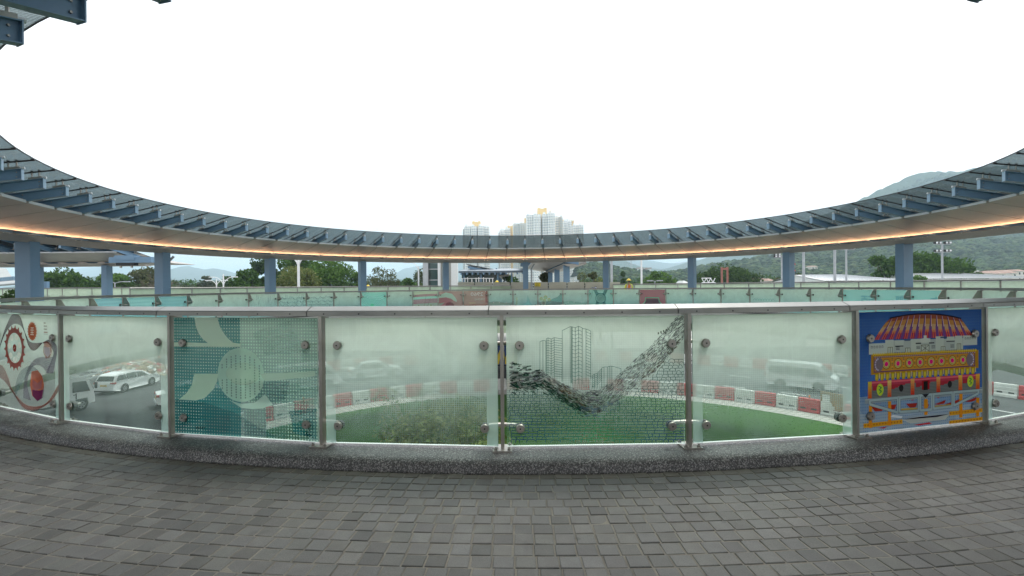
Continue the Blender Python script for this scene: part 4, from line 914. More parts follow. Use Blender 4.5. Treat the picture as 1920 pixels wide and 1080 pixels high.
def make_bay(P, parent, ta, tb, nub, n=3, light=True, glass=True):
    gap = .016 / 14
    if glass:
        h = MB()
        for i in range(2):
            t0, t1 = ta + (tb - ta) * i / 2, ta + (tb - ta) * (i + 1) / 2
            r0, r1 = 12.44, 17.0; u0, u1 = i / 2, (i + 1) / 2
            h.face([P(r0, t0, gz(r0)), P(r1, t0, gz(r1)), P(r1, t1, gz(r1)), P(r0, t1, gz(r0))], 'roof_glass', None, [(u0, 0), (u0, 1), (u1, 1), (u1, 0)])
        h.arc([(12.435, gz(12.44) - .004), (12.435, gz(12.44) + .016), (12.45, gz(12.45) + .016), (12.45, gz(12.45) - .004)], ta, tb, 2, 'dark', P=P)
        wb(h, 'roof_glass_panel', parent)
    h = MB(); a, b = ta + gap, tb - gap
    h.arc([(13.50, sof(13.5)), (13.50, sof(13.5) + .075), (13.53, sof(13.5) + .078), (13.54, sof(13.54) + .012), (15.57, sof(15.57) + .012), (15.57, sof(15.57))], a, b, n, 'soffit_metal', P=P)
    h.arc([(13.492, sof(13.5) + .006), (13.492, sof(13.5) + .078), (13.499, sof(13.5) + .078), (13.499, sof(13.5) + .006)], a + gap * 3, b - gap * 3, n, 'lip_metal', P=P)
    wb(h, 'soffit_panel', parent)
    # dark carrier behind the joints
    h = MB(); h.arc([(13.60, sof(13.6) + .05), (15.62, sof(15.62) + .05), (15.62, sof(15.62) + .075), (13.60, sof(13.6) + .075)], ta, tb, 1, 'dark', P=P); wb(h, 'backing_sheet', parent)
    zc = sof(15.60)
    h = MB(); m_ = .11 / 15.7
    for a2, b2 in ((ta + m_ + gap * .2, tb - m_ - gap * .2), (tb - m_ + gap * .2, tb + m_ - gap * .2)):
        h.arc([(15.60, zc - .112), (15.60, zc - .083), (15.612, zc - .083), (15.65, zc - .108), (15.86, zc - .108), (17.30, zc - .10), (17.32, zc + .40), (17.34, zc + .40), (17.34, zc - .13), (15.97, zc - .285), (15.93, zc - .275)], a2, b2, n if a2 < tb - m_ else 1, 'soffit_metal', P=P)
    for tt in (ta + m_ * .9, tb - m_ * .9):
        p = P(15.59, tt, zc - .10); h.ball(p, .013, 'lamp_clear', 6)
    wb(h, 'fascia_panel', parent)
    if light:
        h = MB(); h.arc([(15.68, zc - .106), (15.68, zc - .088), (15.74, zc - .088), (15.74, zc - .106)], ta + gap * 1.5, tb - gap * 1.5, 2, 'led', P=P); wb(h, 'light_strip', parent)
    if nub:
        h = MB(); p = P(13.46, ta, sof(13.5) + .04); e = (P(14, ta, 0) - P(13, ta, 0)).normalized(); t_ = Vector((-e.y, e.x, 0))
        h.tube(p + e * .06, p - e * .03, .055, .055, 'lip_metal', 10); wb(h, 'drain_outlet', parent)
def make_column(P, parent, th, zb, r=16.115, wr=.24, wt=.175, top=None):
    a = P(r, th, 0); e = (P(r + 1, th, 0) - a).normalized(); t_ = Vector((-e.y, e.x, 0)); M = Matrix(((e.x, t_.x, 0, a.x), (e.y, t_.y, 0, a.y), (0, 0, 1, 0), (0, 0, 0, 1)))
    h = MB(); zt = top or sof(16.1) - .14
    h.box((-wr, -wt, zb), (wr, wt, zt), 'blue_paint', M)
    h.box((-wr - .05, -wt - .05, zb - .002), (wr + .05, wt + .05, zb + .03), 'blue_paint', M)
    h.box((-.08, -.08, zt), (.08, .08, gz(16.1) - .1), 'blue_paint', M)
    wb(h, 'column', parent)
can = thing('ring_canopy', (CX, CY, 0), 'ring-shaped canopy of tinted glass on blue beams with an orange-lit metal soffit', 'canopy')
NB = 76
bt = [-.1325 + DC * (j) for j in range(-36, 40)]           # beam angles
bt = [t - .033 if t < -2.4 else (t + .024 if t > 2.4 else t) for t in bt]
for k, th in enumerate(bt):
    make_beam(pol, can, th, tip_r=12.64 if abs(th) < 2.3 else 12.76)
    nxt = bt[k + 1] if k < NB - 1 else bt[0] + 2 * pi
    col_k = round((th - PC) / DC)
    make_bay(pol, can, th, nxt, (col_k % 4) == 0 and abs(th) < 2.2)
for k in range(-9, 10):
    th = PC + 4 * DC * k
    if abs(th) > 3.0: continue
    make_column(pol, can, th, 0.0)
h = MB()
h.arc([(16.55, gz(16.55) - .30), (16.55, gz(16.55) - .06), (16.70, gz(16.55) - .06), (16.70, gz(16.55) - .30)], -pi, pi, 120, 'blue_paint', ends=False); wb(h, 'edge_beam', can)
# downpipes beside some columns
for k in (-4, 0):
    th = PC + 4 * DC * k + .024; h = MB(); h.tube(pol(16.35, th, .0), pol(16.35, th, 2.55), .05, .05, 'pole_grey', 10); h.tube(pol(16.35, th, 2.55), pol(16.2, th + .012, 2.85), .05, .05, 'pole_grey', 10); wb(h, 'downpipe', can)

# canopy of the branch walkway on the left: the same section pulled straight along X
XB0 = -23.2
def PB(r, x, z): return Vector((XB0 - x, 29.5 + (r - 13.5), z - .02))
br = thing('branch_canopy', (-34, 30.5, 0), 'straight blue-beamed canopy leading off to the left behind the ring', 'canopy')
for j in range(0, 18):
    x = .55 + j * 1.3
    make_beam(PB, br, x, clamps=(j < 8)); make_bay(PB, br, x, x + 1.3, j % 4 == 1, n=1, light=False)
for x in (3.1, 7.6, 12.2, 16.8): make_column(PB, br, x, 0.0, r=15.9)
h = MB(); h.box((-23.2 - .6, 29.0, EYE + 1.62), (-21.3, 29.35, EYE + 1.95), 'blue_paint'); h.box((-23.4, 29.02, EYE + 1.45), (-22.3, 29.33, EYE + 1.62), 'dark')
for x in (-23.2, -22.55): h.box((x - .04, 29.1, EYE + 1.32), (x + .04, 29.2, EYE + 1.47), 'steel')
h.box((-23.45, 28.95, EYE + 1.78), (-22.25, 29.4, EYE + 2.05), 'blue_paint'); wb(h, 'link_beam', br)
h = MB(); h.prism([(0, 0), (2.4, 0), (.3, .35), (0, .35)], Matrix(((1, 0, 0, XB0 + .55 - .02), (0, 0, 1, 29.6), (0, 1, 0, EYE + 1.58), (0, 0, 0, 1))), 2.0, 'soffit_metal')
wb(h, 'end_fascia', br)

# canopies beyond the hoarding in the middle (they lead away from the ring)
def canopy_away(x0, y0, y1, lab, s=1, dz=0.0, cols=3, nb=12):
    def P(r, y, z): return Vector((x0 + s * (r - 13.5), y0 + y, z + dz))
    T = thing('branch_canopy', (x0 + s * 2, y0, 0), lab, 'canopy'); st = (y1 - y0) / nb
    for j in range(nb): make_beam(P, T, .3 + j * st, clamps=(j < 5)); make_bay(P, T, .3 + j * st, .3 + (j + 1) * st, False, n=1, light=False)
    for j in range(cols): make_column(P, T, 1.2 + j * (y1 - y0) / cols, 0.0, r=15.9)
    return T
canopy_away(1.9, 37.5, 62, 'blue-beamed canopy running away from the ring behind the cream hoarding, right of centre', 1, -.05)
canopy_away(-4.2, 56, 84, 'low glass-roofed canopy far behind the cream hoarding, left of the middle column', 1, -.35, 4, 16)
# glass stair roof seen at the far left edge
T = thing('stair_roof', (-40.5, 40, 0), 'sloping grey glass stair roof with a blue edge beam at the far left edge', 'canopy')
h = MB(); pA, pB_, pC_, pD = at(-40, 500, 42), at(12, 506, 42), at(30, 534, 38), at(-40, 540, 38); th_ = Vector((0, 0, .12))
h.hexa([pD, pC_, pB_, pA, pD + th_, pC_ + th_, pB_ + th_, pA + th_], 'roof_grey'); wb(h, 'roof_sheet', T)
h = MB(); a, b = at(-40, 531, 37.5), at(25, 525, 37.5); v = Vector((0, .3, 0)); z_ = Vector((0, 0, .28)); h.hexa([a, b, b + v, a + v, a + z_, b + z_, b + v + z_, a + v + z_], 'blue_paint_pale'); wb(h, 'edge_beam', T)
h = MB(); h.box((-37.2, 39, -.02), (-36.95, 39.25, atz(20, 528, 38)), 'blue_paint'); wb(h, 'column', T)

# ================================================================== CREAM HOARDING across the mouth of the middle branch
hx = [858, 890, 924, 957, 1000, 1028, 1063, 1096, 1131, 1163]
HLAB = ['cream plastic barrier at the left end of the row, next to the glass railing', 'cream plastic barrier with a small round blue badge, second from the left',
        'cream plastic barrier just left of the middle blue column, third from the left', 'cream plastic barrier behind the middle blue column',
        'cream plastic barrier carrying the small yellow notice', 'plain cream plastic barrier just right of the one with the yellow notice', 'plain cream plastic barrier second to the right of the one with the yellow notice',
        'cream plastic barrier with a small violet badge, left of the blue column', 'cream plastic barrier at the right end of the row, right of the blue column']
for k in range(9):
    Y = 35.2; x0, x1 = atx(hx[k], Y) + .03, atx(hx[k + 1], Y) - .03; zt = atz((hx[k] + hx[k + 1]) / 2, 529.0, Y); wdt = x1 - x0
    T = thing('cream_barrier', ((x0 + x1) / 2, Y, 0), HLAB[k], 'barrier', 'cream plastic barriers closing the middle branch')
    h = MB(); c = .05
    h.prism([(x0, 0), (x1, 0), (x1, zt - c), (x1 - c, zt), (x0 + c, zt), (x0, zt - c)], Matrix(((1, 0, 0, 0), (0, 0, 1, Y - .12), (0, 1, 0, 0), (0, 0, 0, 1))), .3, 'barrier_cream')
    h.box((x0 + .0, Y - .3, 0), (x1, Y + .35, .16), 'barrier_cream')
    cxm = (x0 + x1) / 2
    for rr in (.44, .30):
        pts = [(cxm + rr * 1.05 * cos(a * pi / 14), zt - .62 + rr * sin(a * pi / 14)) for a in range(15)]
        for p, q in zip(pts, pts[1:]): h.tube((p[0], Y - .125, p[1]), (q[0], Y - .125, q[1]), .013, .013, 'barrier_cream', 5)
    wb(h, 'barrier_body', T)
    for z in (zt - .14, zt - .34):
        q = MB(); q.box((x1 - .01, Y - .16, z - .05), (x1 + .05, Y - .02, z + .04), 'dark'); wb(q, 'connector', T)
    if k in (1, 7):
        q = MB(); q.tube((cxm + .1, Y - .124, zt - .42), (cxm + .1, Y - .13, zt - .42), .12, .12, 'sign_blue' if k == 1 else 'cloth_navy', 14); q.tube((cxm + .1, Y - .13, zt - .42), (cxm + .1, Y - .134, zt - .42), .08, .08, 'sign_white', 12); q.tube((cxm + .1, Y - .134, zt - .42), (cxm + .1, Y - .138, zt - .42), .04, .04, 'sign_blue', 10)
        q.box((cxm - .2, Y - .126, zt - .40), (cxm - .06, Y - .121, zt - .37), 'sign_blue'); wb(q, 'badge', T)
T = thing('notice', (atx(1008, 35.05), 35.05, atz(1008, 537, 35.05)), 'small yellow notice with dark lettering fixed on the cream barriers', 'sign')
x0, x1, z1, z0 = atx(1003, 35.05), atx(1013.5, 35.05), atz(1008, 530, 35.05), atz(1008, 537, 35.05)
h = MB(); h.box((x0, 35.04, z0), (x1, 35.055, z1), 'yellow_paint'); wb(h, 'board', T)
h = MB()
for k in range(4):
    z = z1 - .04 - k * .06
    for j in range(6 - (k % 2)): h.box((x0 + .05 + j * .055, 35.037, z - .03), (x0 + .088 + j * .055, 35.0395, z), 'dark')
wb(h, 'lettering', T)

# ================================================================== PEOPLE
def skin_chain(name, joints, edges, mat, parent, sub=2, root=0):
    me = bpy.data.meshes.new(name); me.from_pydata([j[0] for j in joints], edges, []); o = bpy.data.objects.new(name, me); COL.objects.link(o)
    sk = o.modifiers.new('skin', 'SKIN'); sk.use_smooth_shade = True
    for i, j in enumerate(joints):
        v = me.skin_vertices[0].data[i]; v.radius = j[1] if isinstance(j[1], tuple) else (j[1], j[1]); v.use_root = (i == root)
    o.modifiers.new('sub', 'SUBSURF').levels = sub; o.modifiers['sub'].render_levels = sub
    dg = bpy.context.evaluated_depsgraph_get(); m2 = bpy.data.meshes.new_from_object(o.evaluated_get(dg)); m2.name = name
    bpy.data.objects.remove(o); m2.materials.clear(); m2.materials.append(MATS[mat]); m2.polygons.foreach_set('use_smooth', [True] * len(m2.polygons))
    o = bpy.data.objects.new(name, m2); COL.objects.link(o); o.parent = parent; return o
def person(loc, label, rz=0.0, hat=True):
    T = thing('person', loc, label, 'person', 'workers in high-visibility clothing', rz)
    J = [((0, 0, .95), (.15, .11)), ((0, 0, 1.15), (.145, .10)), ((0, 0, 1.38), (.17, .105)), ((0, 0, 1.50), (.06, .06)), ((0, -.01, 1.60), (.075, .09)), ((0, -.01, 1.70), (.075, .09)),
         ((.19, 0, 1.42), .055), ((.25, .01, 1.16), .045), ((.23, -.06, .92), .035), ((.22, -.09, .83), .04), ((-.19, 0, 1.42), .055), ((-.26, .0, 1.16), .045), ((-.22, -.10, .95), .035), ((-.20, -.14, .87), .04),
         ((.10, 0, .86), .09), ((.12, -.01, .48), .06), ((.13, .03, .10), .045), ((.14, -.12, .045), .04), ((-.10, 0, .86), .09), ((-.11, .01, .48), .06), ((-.12, .05, .10), .045), ((-.13, -.10, .045), .04)]
    Ed = [(0, 1), (1, 2), (2, 3), (3, 4), (4, 5), (2, 6), (6, 7), (7, 8), (8, 9), (2, 10), (10, 11), (11, 12), (12, 13), (0, 14), (14, 15), (15, 16), (16, 17), (0, 18), (18, 19), (19, 20), (20, 21)]
    skin_chain('body', J, Ed, 'skin', T)
    V_ = [((0, 0, .98), (.17, .13)), ((0, 0, 1.15), (.165, .12)), ((0, 0, 1.39), (.185, .125)), ((0, 0, 1.455), (.10, .09))]
    skin_chain('vest', V_, [(0, 1), (1, 2), (2, 3)], 'cloth_orange', T)
    skin_chain('sleeves', [((0, 0, 1.40), .09), ((.19, 0, 1.42), .068), ((.25, .01, 1.16), .058), ((.235, -.045, .96), .048), ((-.19, 0, 1.42), .068), ((-.26, 0, 1.16), .058), ((-.225, -.085, .99), .048)], [(0, 1), (1, 2), (2, 3), (0, 4), (4, 5), (5, 6)], 'cloth_yellow', T)
    skin_chain('trousers', [((0, 0, .96), (.165, .125)), ((.10, 0, .84), .105), ((.12, -.01, .48), .078), ((.13, .03, .12), .068), ((-.10, 0, .84), .105), ((-.11, .01, .48), .078), ((-.12, .05, .12), .068)], [(0, 1), (1, 2), (2, 3), (0, 4), (4, 5), (5, 6)], 'cloth_navy', T)
    h = MB(); h.ball((0, .0, 1.735), .115, 'helmet', 16, (1, 1.12, .95), half=True)
    n = 20; r0, r1 = .11, .19 if hat else .14; vs = [(r0 * cos(2 * pi * i / n), r0 * 1.1 * sin(2 * pi * i / n), 1.745) for i in range(n)] + [(r1 * cos(2 * pi * i / n), r1 * 1.1 * sin(2 * pi * i / n), 1.715) for i in range(n)]
    vs += [(x, y, z + .012) for x, y, z in vs]
    h.shape(vs, [(i, n + i, n + (i + 1) % n, (i + 1) % n) for i in range(n)] + [(2 * n + i, 2 * n + (i + 1) % n, 3 * n + (i + 1) % n, 3 * n + i) for i in range(n)] + [(n + i, 3 * n + i, 3 * n + (i + 1) % n, n + (i + 1) % n) for i in range(n)], 'helmet')
    h.build('hat', T, True)
    h = MB(); h.box((-.075, -.105, 1.60), (.075, -.085, 1.66), 'dark'); h.build('eyewear', T)
    h = MB()
    for s in (-1, 1): h.box((s * .12 - .02, -.148, 1.02), (s * .12 + .02, -.138, 1.42), 'sign_white')
    h.box((-.17, -.146, 1.10), (.17, -.134, 1.14), 'sign_white'); h.build('reflective_tape', T)
    return T
p = at(1179, 537, 33.2); person((p.x, 33.2, 0.0), 'worker in a wide yellow hat and orange vest behind the far glass railing')
p = at(690, 537, 33.6); pp = person((p.x, 33.6, 0.0), 'worker in yellow and orange half hidden behind the blue column left of centre', 1.2, False); pp.scale = (.86, .86, .86)
p = at(932, 537, 37.2); person((p.x, 37.2, 0.0), 'worker in a yellow helmet showing just above the cream barriers', .3, False)

# ================================================================== STREET LEVEL
b_ = MB(); S_ = 9000; b_.face([(-S_, -200, GZ), (S_, -200, GZ), (S_, 12000, GZ), (-S_, 12000, GZ)], 'ground_green')
RC = (2.1, 16.8)
def rp_(r, a, z=0): return Vector((RC[0] + r * sin(a), RC[1] + r * cos(a), z))
basic('ground_green', (0.07, 0.10, 0.05), 0.95, var=0.3, scale=0.02)
structure(b_, 'ground')
def ringsheet(r0, r1, z, mat, name, a0=-pi, a1=pi, n=120):
    h = MB(); h.arc([(r0, z), (r1, z)], a0, a1, n, mat, closed=False, P=lambda r, a, z: rp_(r, a, z)); return structure(h, name)
h = MB(); h.box((-150, -60, GZ - .1), (170, 62, GZ + .03), 'asphalt'); h.box((-300, 62.01, GZ - .1), (300, 84, GZ + .024), 'concrete'); structure(h, 'road')
# roundabout island: kerbed ring of pale slabs round the lawn
h = MB(); h.arc([(18.9, GZ), (18.9, GZ + .17), (20.5, GZ + .15), (20.5, GZ)], -pi, pi, 140, 'slab', P=rp_); basic('slab', (0.42, 0.41, 0.38), 0.85, var=0.12, scale=1.2)
h.v = list(h.v); structure(h, 'paved_margin')
h = MB()
for k in range(150):
    a = -1.3 + k * 2.75 / 150; p0, p1 = rp_(18.95, a, GZ + .176), rp_(20.45, a, GZ + .156); t = Vector((cos(a), -sin(a), 0)) * .012
    h.face([p0 - t, p0 + t, p1 + t, p1 - t], 'joint_sand')
structure(h, 'slab_joints')
h = MB(); h.arc([(0.01, GZ + .20), (18.88, GZ + .18), (18.88, GZ)], -pi, pi, 120, 'turf', closed=False, P=rp_); structure(h, 'lawn')
h = MB(); rnd = random.Random(9)
for k in range(15000):
    a = rnd.uniform(-1.25, 1.35); r = sqrt(rnd.uniform(5 ** 2, 18.8 ** 2)); p = rp_(r, a, GZ + .185); s_ = rnd.uniform(.015, .035); t = rnd.uniform(0, pi); d = Vector((cos(t), sin(t), 0)) * s_ * .6; l = Vector((rnd.uniform(-.02, .02), rnd.uniform(-.02, .02), s_ * 1.2)); g_ = rnd.uniform(.8, 1.25)
    h.face([p - d, p + d, p + d * .4 + l, p - d * .4 + l], 'leaf', (.036 * g_, .112 * g_, .014, 1))
tag(h.build('grass_tufts'), kind='stuff')
h = MB()
for rr, st in ((26, .13), (31.0, .11)):
    a = -.35
    while a < 1.7:
        p = [rp_(rr - .07, a, GZ + .036), rp_(rr + .07, a, GZ + .036), rp_(rr + .07, a + 1.6 / rr, GZ + .036), rp_(rr - .07, a + 1.6 / rr, GZ + .036)]; h.face(p[::-1], 'road_paint'); a += st * 1.2
structure(h, 'lane_markings')
# bridge piers
for k, (a, lab) in enumerate([(-1.02, 'grey concrete bridge pier behind the patterned teal panel'), (1.5, 'grey concrete bridge pier behind the stadium picture panel')]):
    p = pol(15.8, a, GZ); T = thing('bridge_pier', p, lab, 'pier', 'concrete piers of the footbridge'); h = MB(); h.tube(p, p + Vector((0, 0, 4.6)), .5, .5, 'concrete', 20); wb(h, 'shaft', T); h = MB(); h.tube(p + Vector((0, 0, 4.6)), p + Vector((0, 0, 5.25)), .51, 1.3, 'concrete', 20); wb(h, 'pier_head', T)

# ---- water-filled barriers
def barrier_proto(col):
    T = bpy.data.objects.new('plastic_barrier', None); COL.objects.link(T); m = 'barrier_' + col; L = .62; h = MB()
    prof = [(-.24, 0), (.24, 0), (.24, .16), (.17, .24), (.17, .42), (.145, .44), (.145, .50), (.17, .52), (.17, .68), (.145, .70), (.145, .76), (.15, .78), (.13, .90), (-.13, .90), (-.15, .78), (-.145, .76), (-.145, .70), (-.17, .68), (-.17, .52), (-.145, .50), (-.145, .44), (-.17, .42), (-.17, .24), (-.24, .16)]
    h.prism(prof, Matrix(((0, 0, 1, -L + .03), (1, 0, 0, 0), (0, 1, 0, 0), (0, 0, 0, 1))), 2 * L - .06, m)
    h.box((-.045 + L - .03, -.09, .1), (L + .02, .09, .82), m)
    h.build('barrier_body', T)
    h = MB()
    for x in (-.3, .3):
        for y in (-1, 1): h.box((x - .15, y * .171 - .004, .27), (x + .15, y * .171 + .004, .37), 'dark'); 
    h.build('fork_pocket', T)
    h = MB(); h.tube((-.3, 0, .9), (-.3, 0, .925), .06, .06, m, 10); h.tube((.3, 0, .9), (.3, 0, .925), .06, .06, m, 10); h.build('filler_cap', T)
    return T
protoR, protoW = barrier_proto('red'), barrier_proto('white'); usedR = usedW = False
def lamp_on(p, lab):
    T = thing('warning_lamp', p, lab, 'lamp', 'small orange lamps on the barriers'); h = MB(); h.tube((0, 0, 0), (0, 0, .05), .05, .05, 'dark', 8); h.build('lamp_base', T); h = MB(); h.tube((0, 0, .05), (0, 0, .15), .055, .04, 'orange_plastic', 10); h.ball((0, 0, .15), .04, 'orange_plastic', 8); h.build('lens', T)
counts = {'red': 0, 'white': 0}
def row(rad, a0, a1, desc, group, lamps=()):
    global usedR, usedW
    a = a0; i = 0; cn = {'red': 0, 'white': 0}
    while a < a1:
        c = 'red' if i % 2 else 'white'; src = protoR if c == 'red' else protoW
        if (c == 'red' and not usedR): T = src; usedR = True
        elif (c == 'white' and not usedW): T = src; usedW = True
        else: T = copy_tree(src)
        p = rp_(rad, a, GZ + .032); T.location = p; T.rotation_euler = (0, 0, -a + random.gauss(0, .03)); T['label'] = '%s plastic barrier, %s %s one from the left in the %s row' % (c, ordw(cn[c]), c, desc); T['category'] = 'barrier'; T['group'] = group
        if i in lamps: lamp_on(p + Vector((0, 0, .93)), 'orange lamp on the %s %s barrier from the left of the %s row' % (ordw(cn[c]), c, desc))
        cn[c] += 1; a += 1.27 / rad; i += 1
row(20.85, -1.13, 1.05, 'inner', 'red and white barriers round the lawn', (1, 5, 9, 14, 24, 33))
row(36.3, -.60, 1.42, 'outer', 'red and white barriers beyond the road', (6, 15, 30, 44, 50))

# ---- vehicles (x forward, y left, z up; origin on the road between the axles)
def loft(outline, hw, mat, h, inset=0.0, y_off=None):
    n = len(outline); L = [(x, hw(x, z), z) for x, z in outline]; R = [(x, -y, z) for x, y, z in L]
    h.shape(L + R, [tuple(range(n)), tuple(reversed(range(n, 2 * n)))] + [((i + 1) % n, i, n + i, n + (i + 1) % n) for i in range(n)], mat)
def wheel(T, x, y, r, wd=.2):
    h = MB(); s_ = 1 if y > 0 else -1; h.tube((x, y - s_ * wd, r), (x, y, r), r, r, 'tyre', 20); o = h.build('wheel', T)
    q = MB(); q.tube((x, y - s_ * .02, r), (x, y + s_ * .006, r), r * .64, r * .60, 'alloy', 14)
    for k in range(5): a = 2 * pi * k / 5; q.tube((x + r * .38 * cos(a), y + s_ * .005, r + r * .38 * sin(a)), (x + r * .38 * cos(a), y + s_ * .009, r + r * .38 * sin(a)), r * .12, r * .12, 'dark', 6)
    q.build('rim', o)
def arch(T, xs, y, r):
    h = MB()
    for x in xs:
        for s_ in (-1, 1): h.tube((x, s_ * (y - .01), r + .02), (x, s_ * (y + .004), r + .02), r * 1.16, r * 1.16, 'dark', 20)
    h.build('wheel_arch', T)
def sidewin(T, polys, hw, eps=.006):
    for pl in polys:
        h = MB()
        for s_ in (-1, 1):
            pts = [(x, s_ * (hw(x, z) + eps), z) for x, z in pl]; h.face(pts if s_ > 0 else pts[::-1], 'car_glass')
        h.build('side_window', T)
def endwin(T, name, x0, z0, x1, z1, w0, w1, mat='car_glass', e=.006):
    d = Vector((x1 - x0, 0, z1 - z0)).cross(Vector((0, 1, 0))).normalized()
    mx = (x0 + x1) / 2
    if d.x * (1 if name == 'windscreen' else -1) < 0: d = -d
    h = MB(); o = d * e; h.face([Vector((x0, -w0, z0)) + o, Vector((x0, w0, z0)) + o, Vector((x1, w1, z1)) + o, Vector((x1, -w1, z1)) + o], mat); h.build(name, T)
def car(loc, rz, label, kind='wagon', paint='car_white'):
    T = thing('parked_car' if False else 'car', loc, label, 'car', None, rz)
    W2 = .87
    def hw(x, z):
        t = max(0, (z - .88) / .6); e = max(0, (abs(x) - 1.75) / .6); return (W2 - .20 * t ** 1.1 - .03 * max(0, .35 - z)) * (1 - .13 * e * e)
    if kind == 'wagon': o_ = [(-2.2, .28), (-2.26, .50), (-2.24, .80), (-2.18, .93), (-1.92, 1.36), (-1.75, 1.44), (-.8, 1.50), (.2, 1.47), (.55, 1.40), (1.22, .98), (1.95, .86), (2.18, .72), (2.25, .50), (2.2, .24), (1.8, .2), (-1.8, .2)]
    else: o_ = [(-2.2, .28), (-2.26, .50), (-2.22, .92), (-1.75, .98), (-1.2, 1.36), (-.7, 1.45), (.1, 1.45), (.45, 1.38), (1.15, .98), (1.95, .86), (2.18, .72), (2.25, .50), (2.2, .24), (1.8, .2), (-1.8, .2)]
    h = MB(); loft(o_, hw, paint, h); h.box((-2.25, -.8, .2), (2.2, .8, .30), 'dark'); h.build('body', T)
    if kind == 'wagon': sidewin(T, [[(-1.98, 1.0), (-1.1, 1.0), (-1.1, 1.38), (-1.72, 1.36)], [(-1.04, 1.0), (-.12, .99), (-.12, 1.40), (-1.04, 1.39)], [(-.06, .99), (.98, .97), (.45, 1.34), (-.06, 1.40)]], hw); endwin(T, 'rear_window', -2.15, .98, -1.94, 1.33, .70, .60)
    else: sidewin(T, [[(-1.5, 1.02), (-.8, 1.0), (-.8, 1.36), (-1.1, 1.34)], [(-.74, 1.0), (.0, .99), (.0, 1.37), (-.74, 1.37)], [(.06, .99), (.92, .97), (.4, 1.32), (.06, 1.37)]], hw); endwin(T, 'rear_window', -1.72, 1.0, -1.24, 1.33, .68, .58)
    endwin(T, 'windscreen', 1.18, 1.0, .58, 1.37, .72, .60)
    for s_ in (-1, 1):
        h = MB(); h.box((-2.262, s_ * .80 - .10, .78), (-2.10, s_ * .80 + .0 if s_ > 0 else s_ * .80 + .14, .92), 'lamp_red'); h.box((-2.255, s_ * .62 - .1, .80), (-2.2, s_ * .62 + .1, .90), 'lamp_red'); h.build('tail_light', T)
        h = MB(); h.box((2.02, s_ * .66 - .16, .64), (2.225, s_ * .66 + .16, .76), 'lamp_clear'); h.build('headlight', T)
        h = MB(); h.ball((.85, s_ * .98, 1.0), .09, paint, 8, (.8, 1, .7)); h.build('wing_mirror', T)
        for x, z in ((-.45, .82), (.45, .82)): q = MB(); q.box((x, s_ * (W2 + .002) - .01, z), (x + .16, s_ * (W2 + .002) + .012, z + .03), paint); q.build('door_handle', T)
    h = MB(); h.box((-2.275, -.26, .60), (-2.262, .26, .73), 'plate_yellow')
    for k in range(6): h.box((-2.279, -.2 + k * .07, .63), (-2.276, -.16 + k * .07, .70), 'dark')
    h.build('number_plate', T)
    h = MB(); h.box((-2.3, -.8, .30), (-2.24, .8, .46), paint); h.box((2.2, -.76, .28), (2.28, .76, .44), paint); h.box((2.2, -.45, .46), (2.262, .45, .60), 'dark'); h.build('bumper', T)
    arch(T, (-1.3, 1.32), W2, .31)
    for x in (-1.3, 1.32):
        for s_ in (-1, 1): wheel(T, x, s_ * (W2 + .006), .31)
    return T
def van(loc, rz, label, paint='car_silver'):
    T = thing('van', loc, label, 'van', None, rz); W2 = .85
    def hw(x, z):
        t = max(0, (z - 1.05) / .95); e = max(0, (abs(x) - 2.05) / .3); return (W2 - .14 * t ** 1.3) * (1 - .10 * e * e)
    o_ = [(-2.28, .3), (-2.33, .55), (-2.33, 1.1), (-2.28, 1.75), (-2.18, 1.93), (-2.0, 1.98), (.9, 1.98), (1.25, 1.90), (2.0, 1.18), (2.28, 1.02), (2.36, .75), (2.36, .38), (2.2, .25), (-2.1, .25)]
    h = MB(); loft(o_, hw, paint, h); h.box((-2.3, -.78, .2), (2.3, .78, .32), 'dark'); h.build('body', T)
    sidewin(T, [[(-2.05, 1.18), (-1.0, 1.18), (-1.0, 1.68), (-1.98, 1.68)], [(-.92, 1.18), (.28, 1.18), (.28, 1.68), (-.92, 1.68)], [(.42, 1.15), (1.62, 1.15), (1.18, 1.66), (.42, 1.68)]], hw)
    endwin(T, 'windscreen', 1.98, 1.22, 1.34, 1.82, .76, .64); endwin(T, 'rear_window', -2.33, 1.15, -2.285, 1.72, .66, .6)
    h = MB()
    for z in (.62, 1.08):
        for s_ in (-1, 1): h.box((-2.1, s_ * W2 - .004, z), (2.0, s_ * W2 + .006, z + .018), 'dark')
    for x in (-.95, .35, 1.6):
        for s_ in (-1, 1): h.box((x, s_ * W2 - .004, .4), (x + .014, s_ * W2 + .005, 1.1), 'dark')
    h.build('panel_line', T)
    for s_ in (-1, 1):
        h = MB(); h.box((2.16, s_ * .62 - .15, .78), (2.368, s_ * .62 + .15, .98), 'lamp_clear'); h.build('headlight', T)
        h = MB(); h.box((-2.34, s_ * .76 - .06, .8), (-2.28, s_ * .76 + .06, 1.25), 'lamp_red'); h.build('tail_light', T)
        h = MB(); h.tube((1.72, s_ * .82, 1.2), (1.75, s_ * 1.02, 1.25), .02, .02, 'dark', 6); h.box((1.68, s_ * 1.03 - .06, 1.16), (1.78, s_ * 1.03 + .06, 1.42), 'dark'); h.build('wing_mirror', T)
    h = MB(); h.box((2.355, -.4, .58), (2.375, .4, .72), 'dark'); h.box((2.372, -.24, .42), (2.382, .24, .54), 'sign_white'); h.build('grille', T)
    arch(T, (-1.25, 1.25), W2, .33)
    for x in (-1.25, 1.25):
        for s_ in (-1, 1): wheel(T, x, s_ * (W2 + .006), .33)
    return T
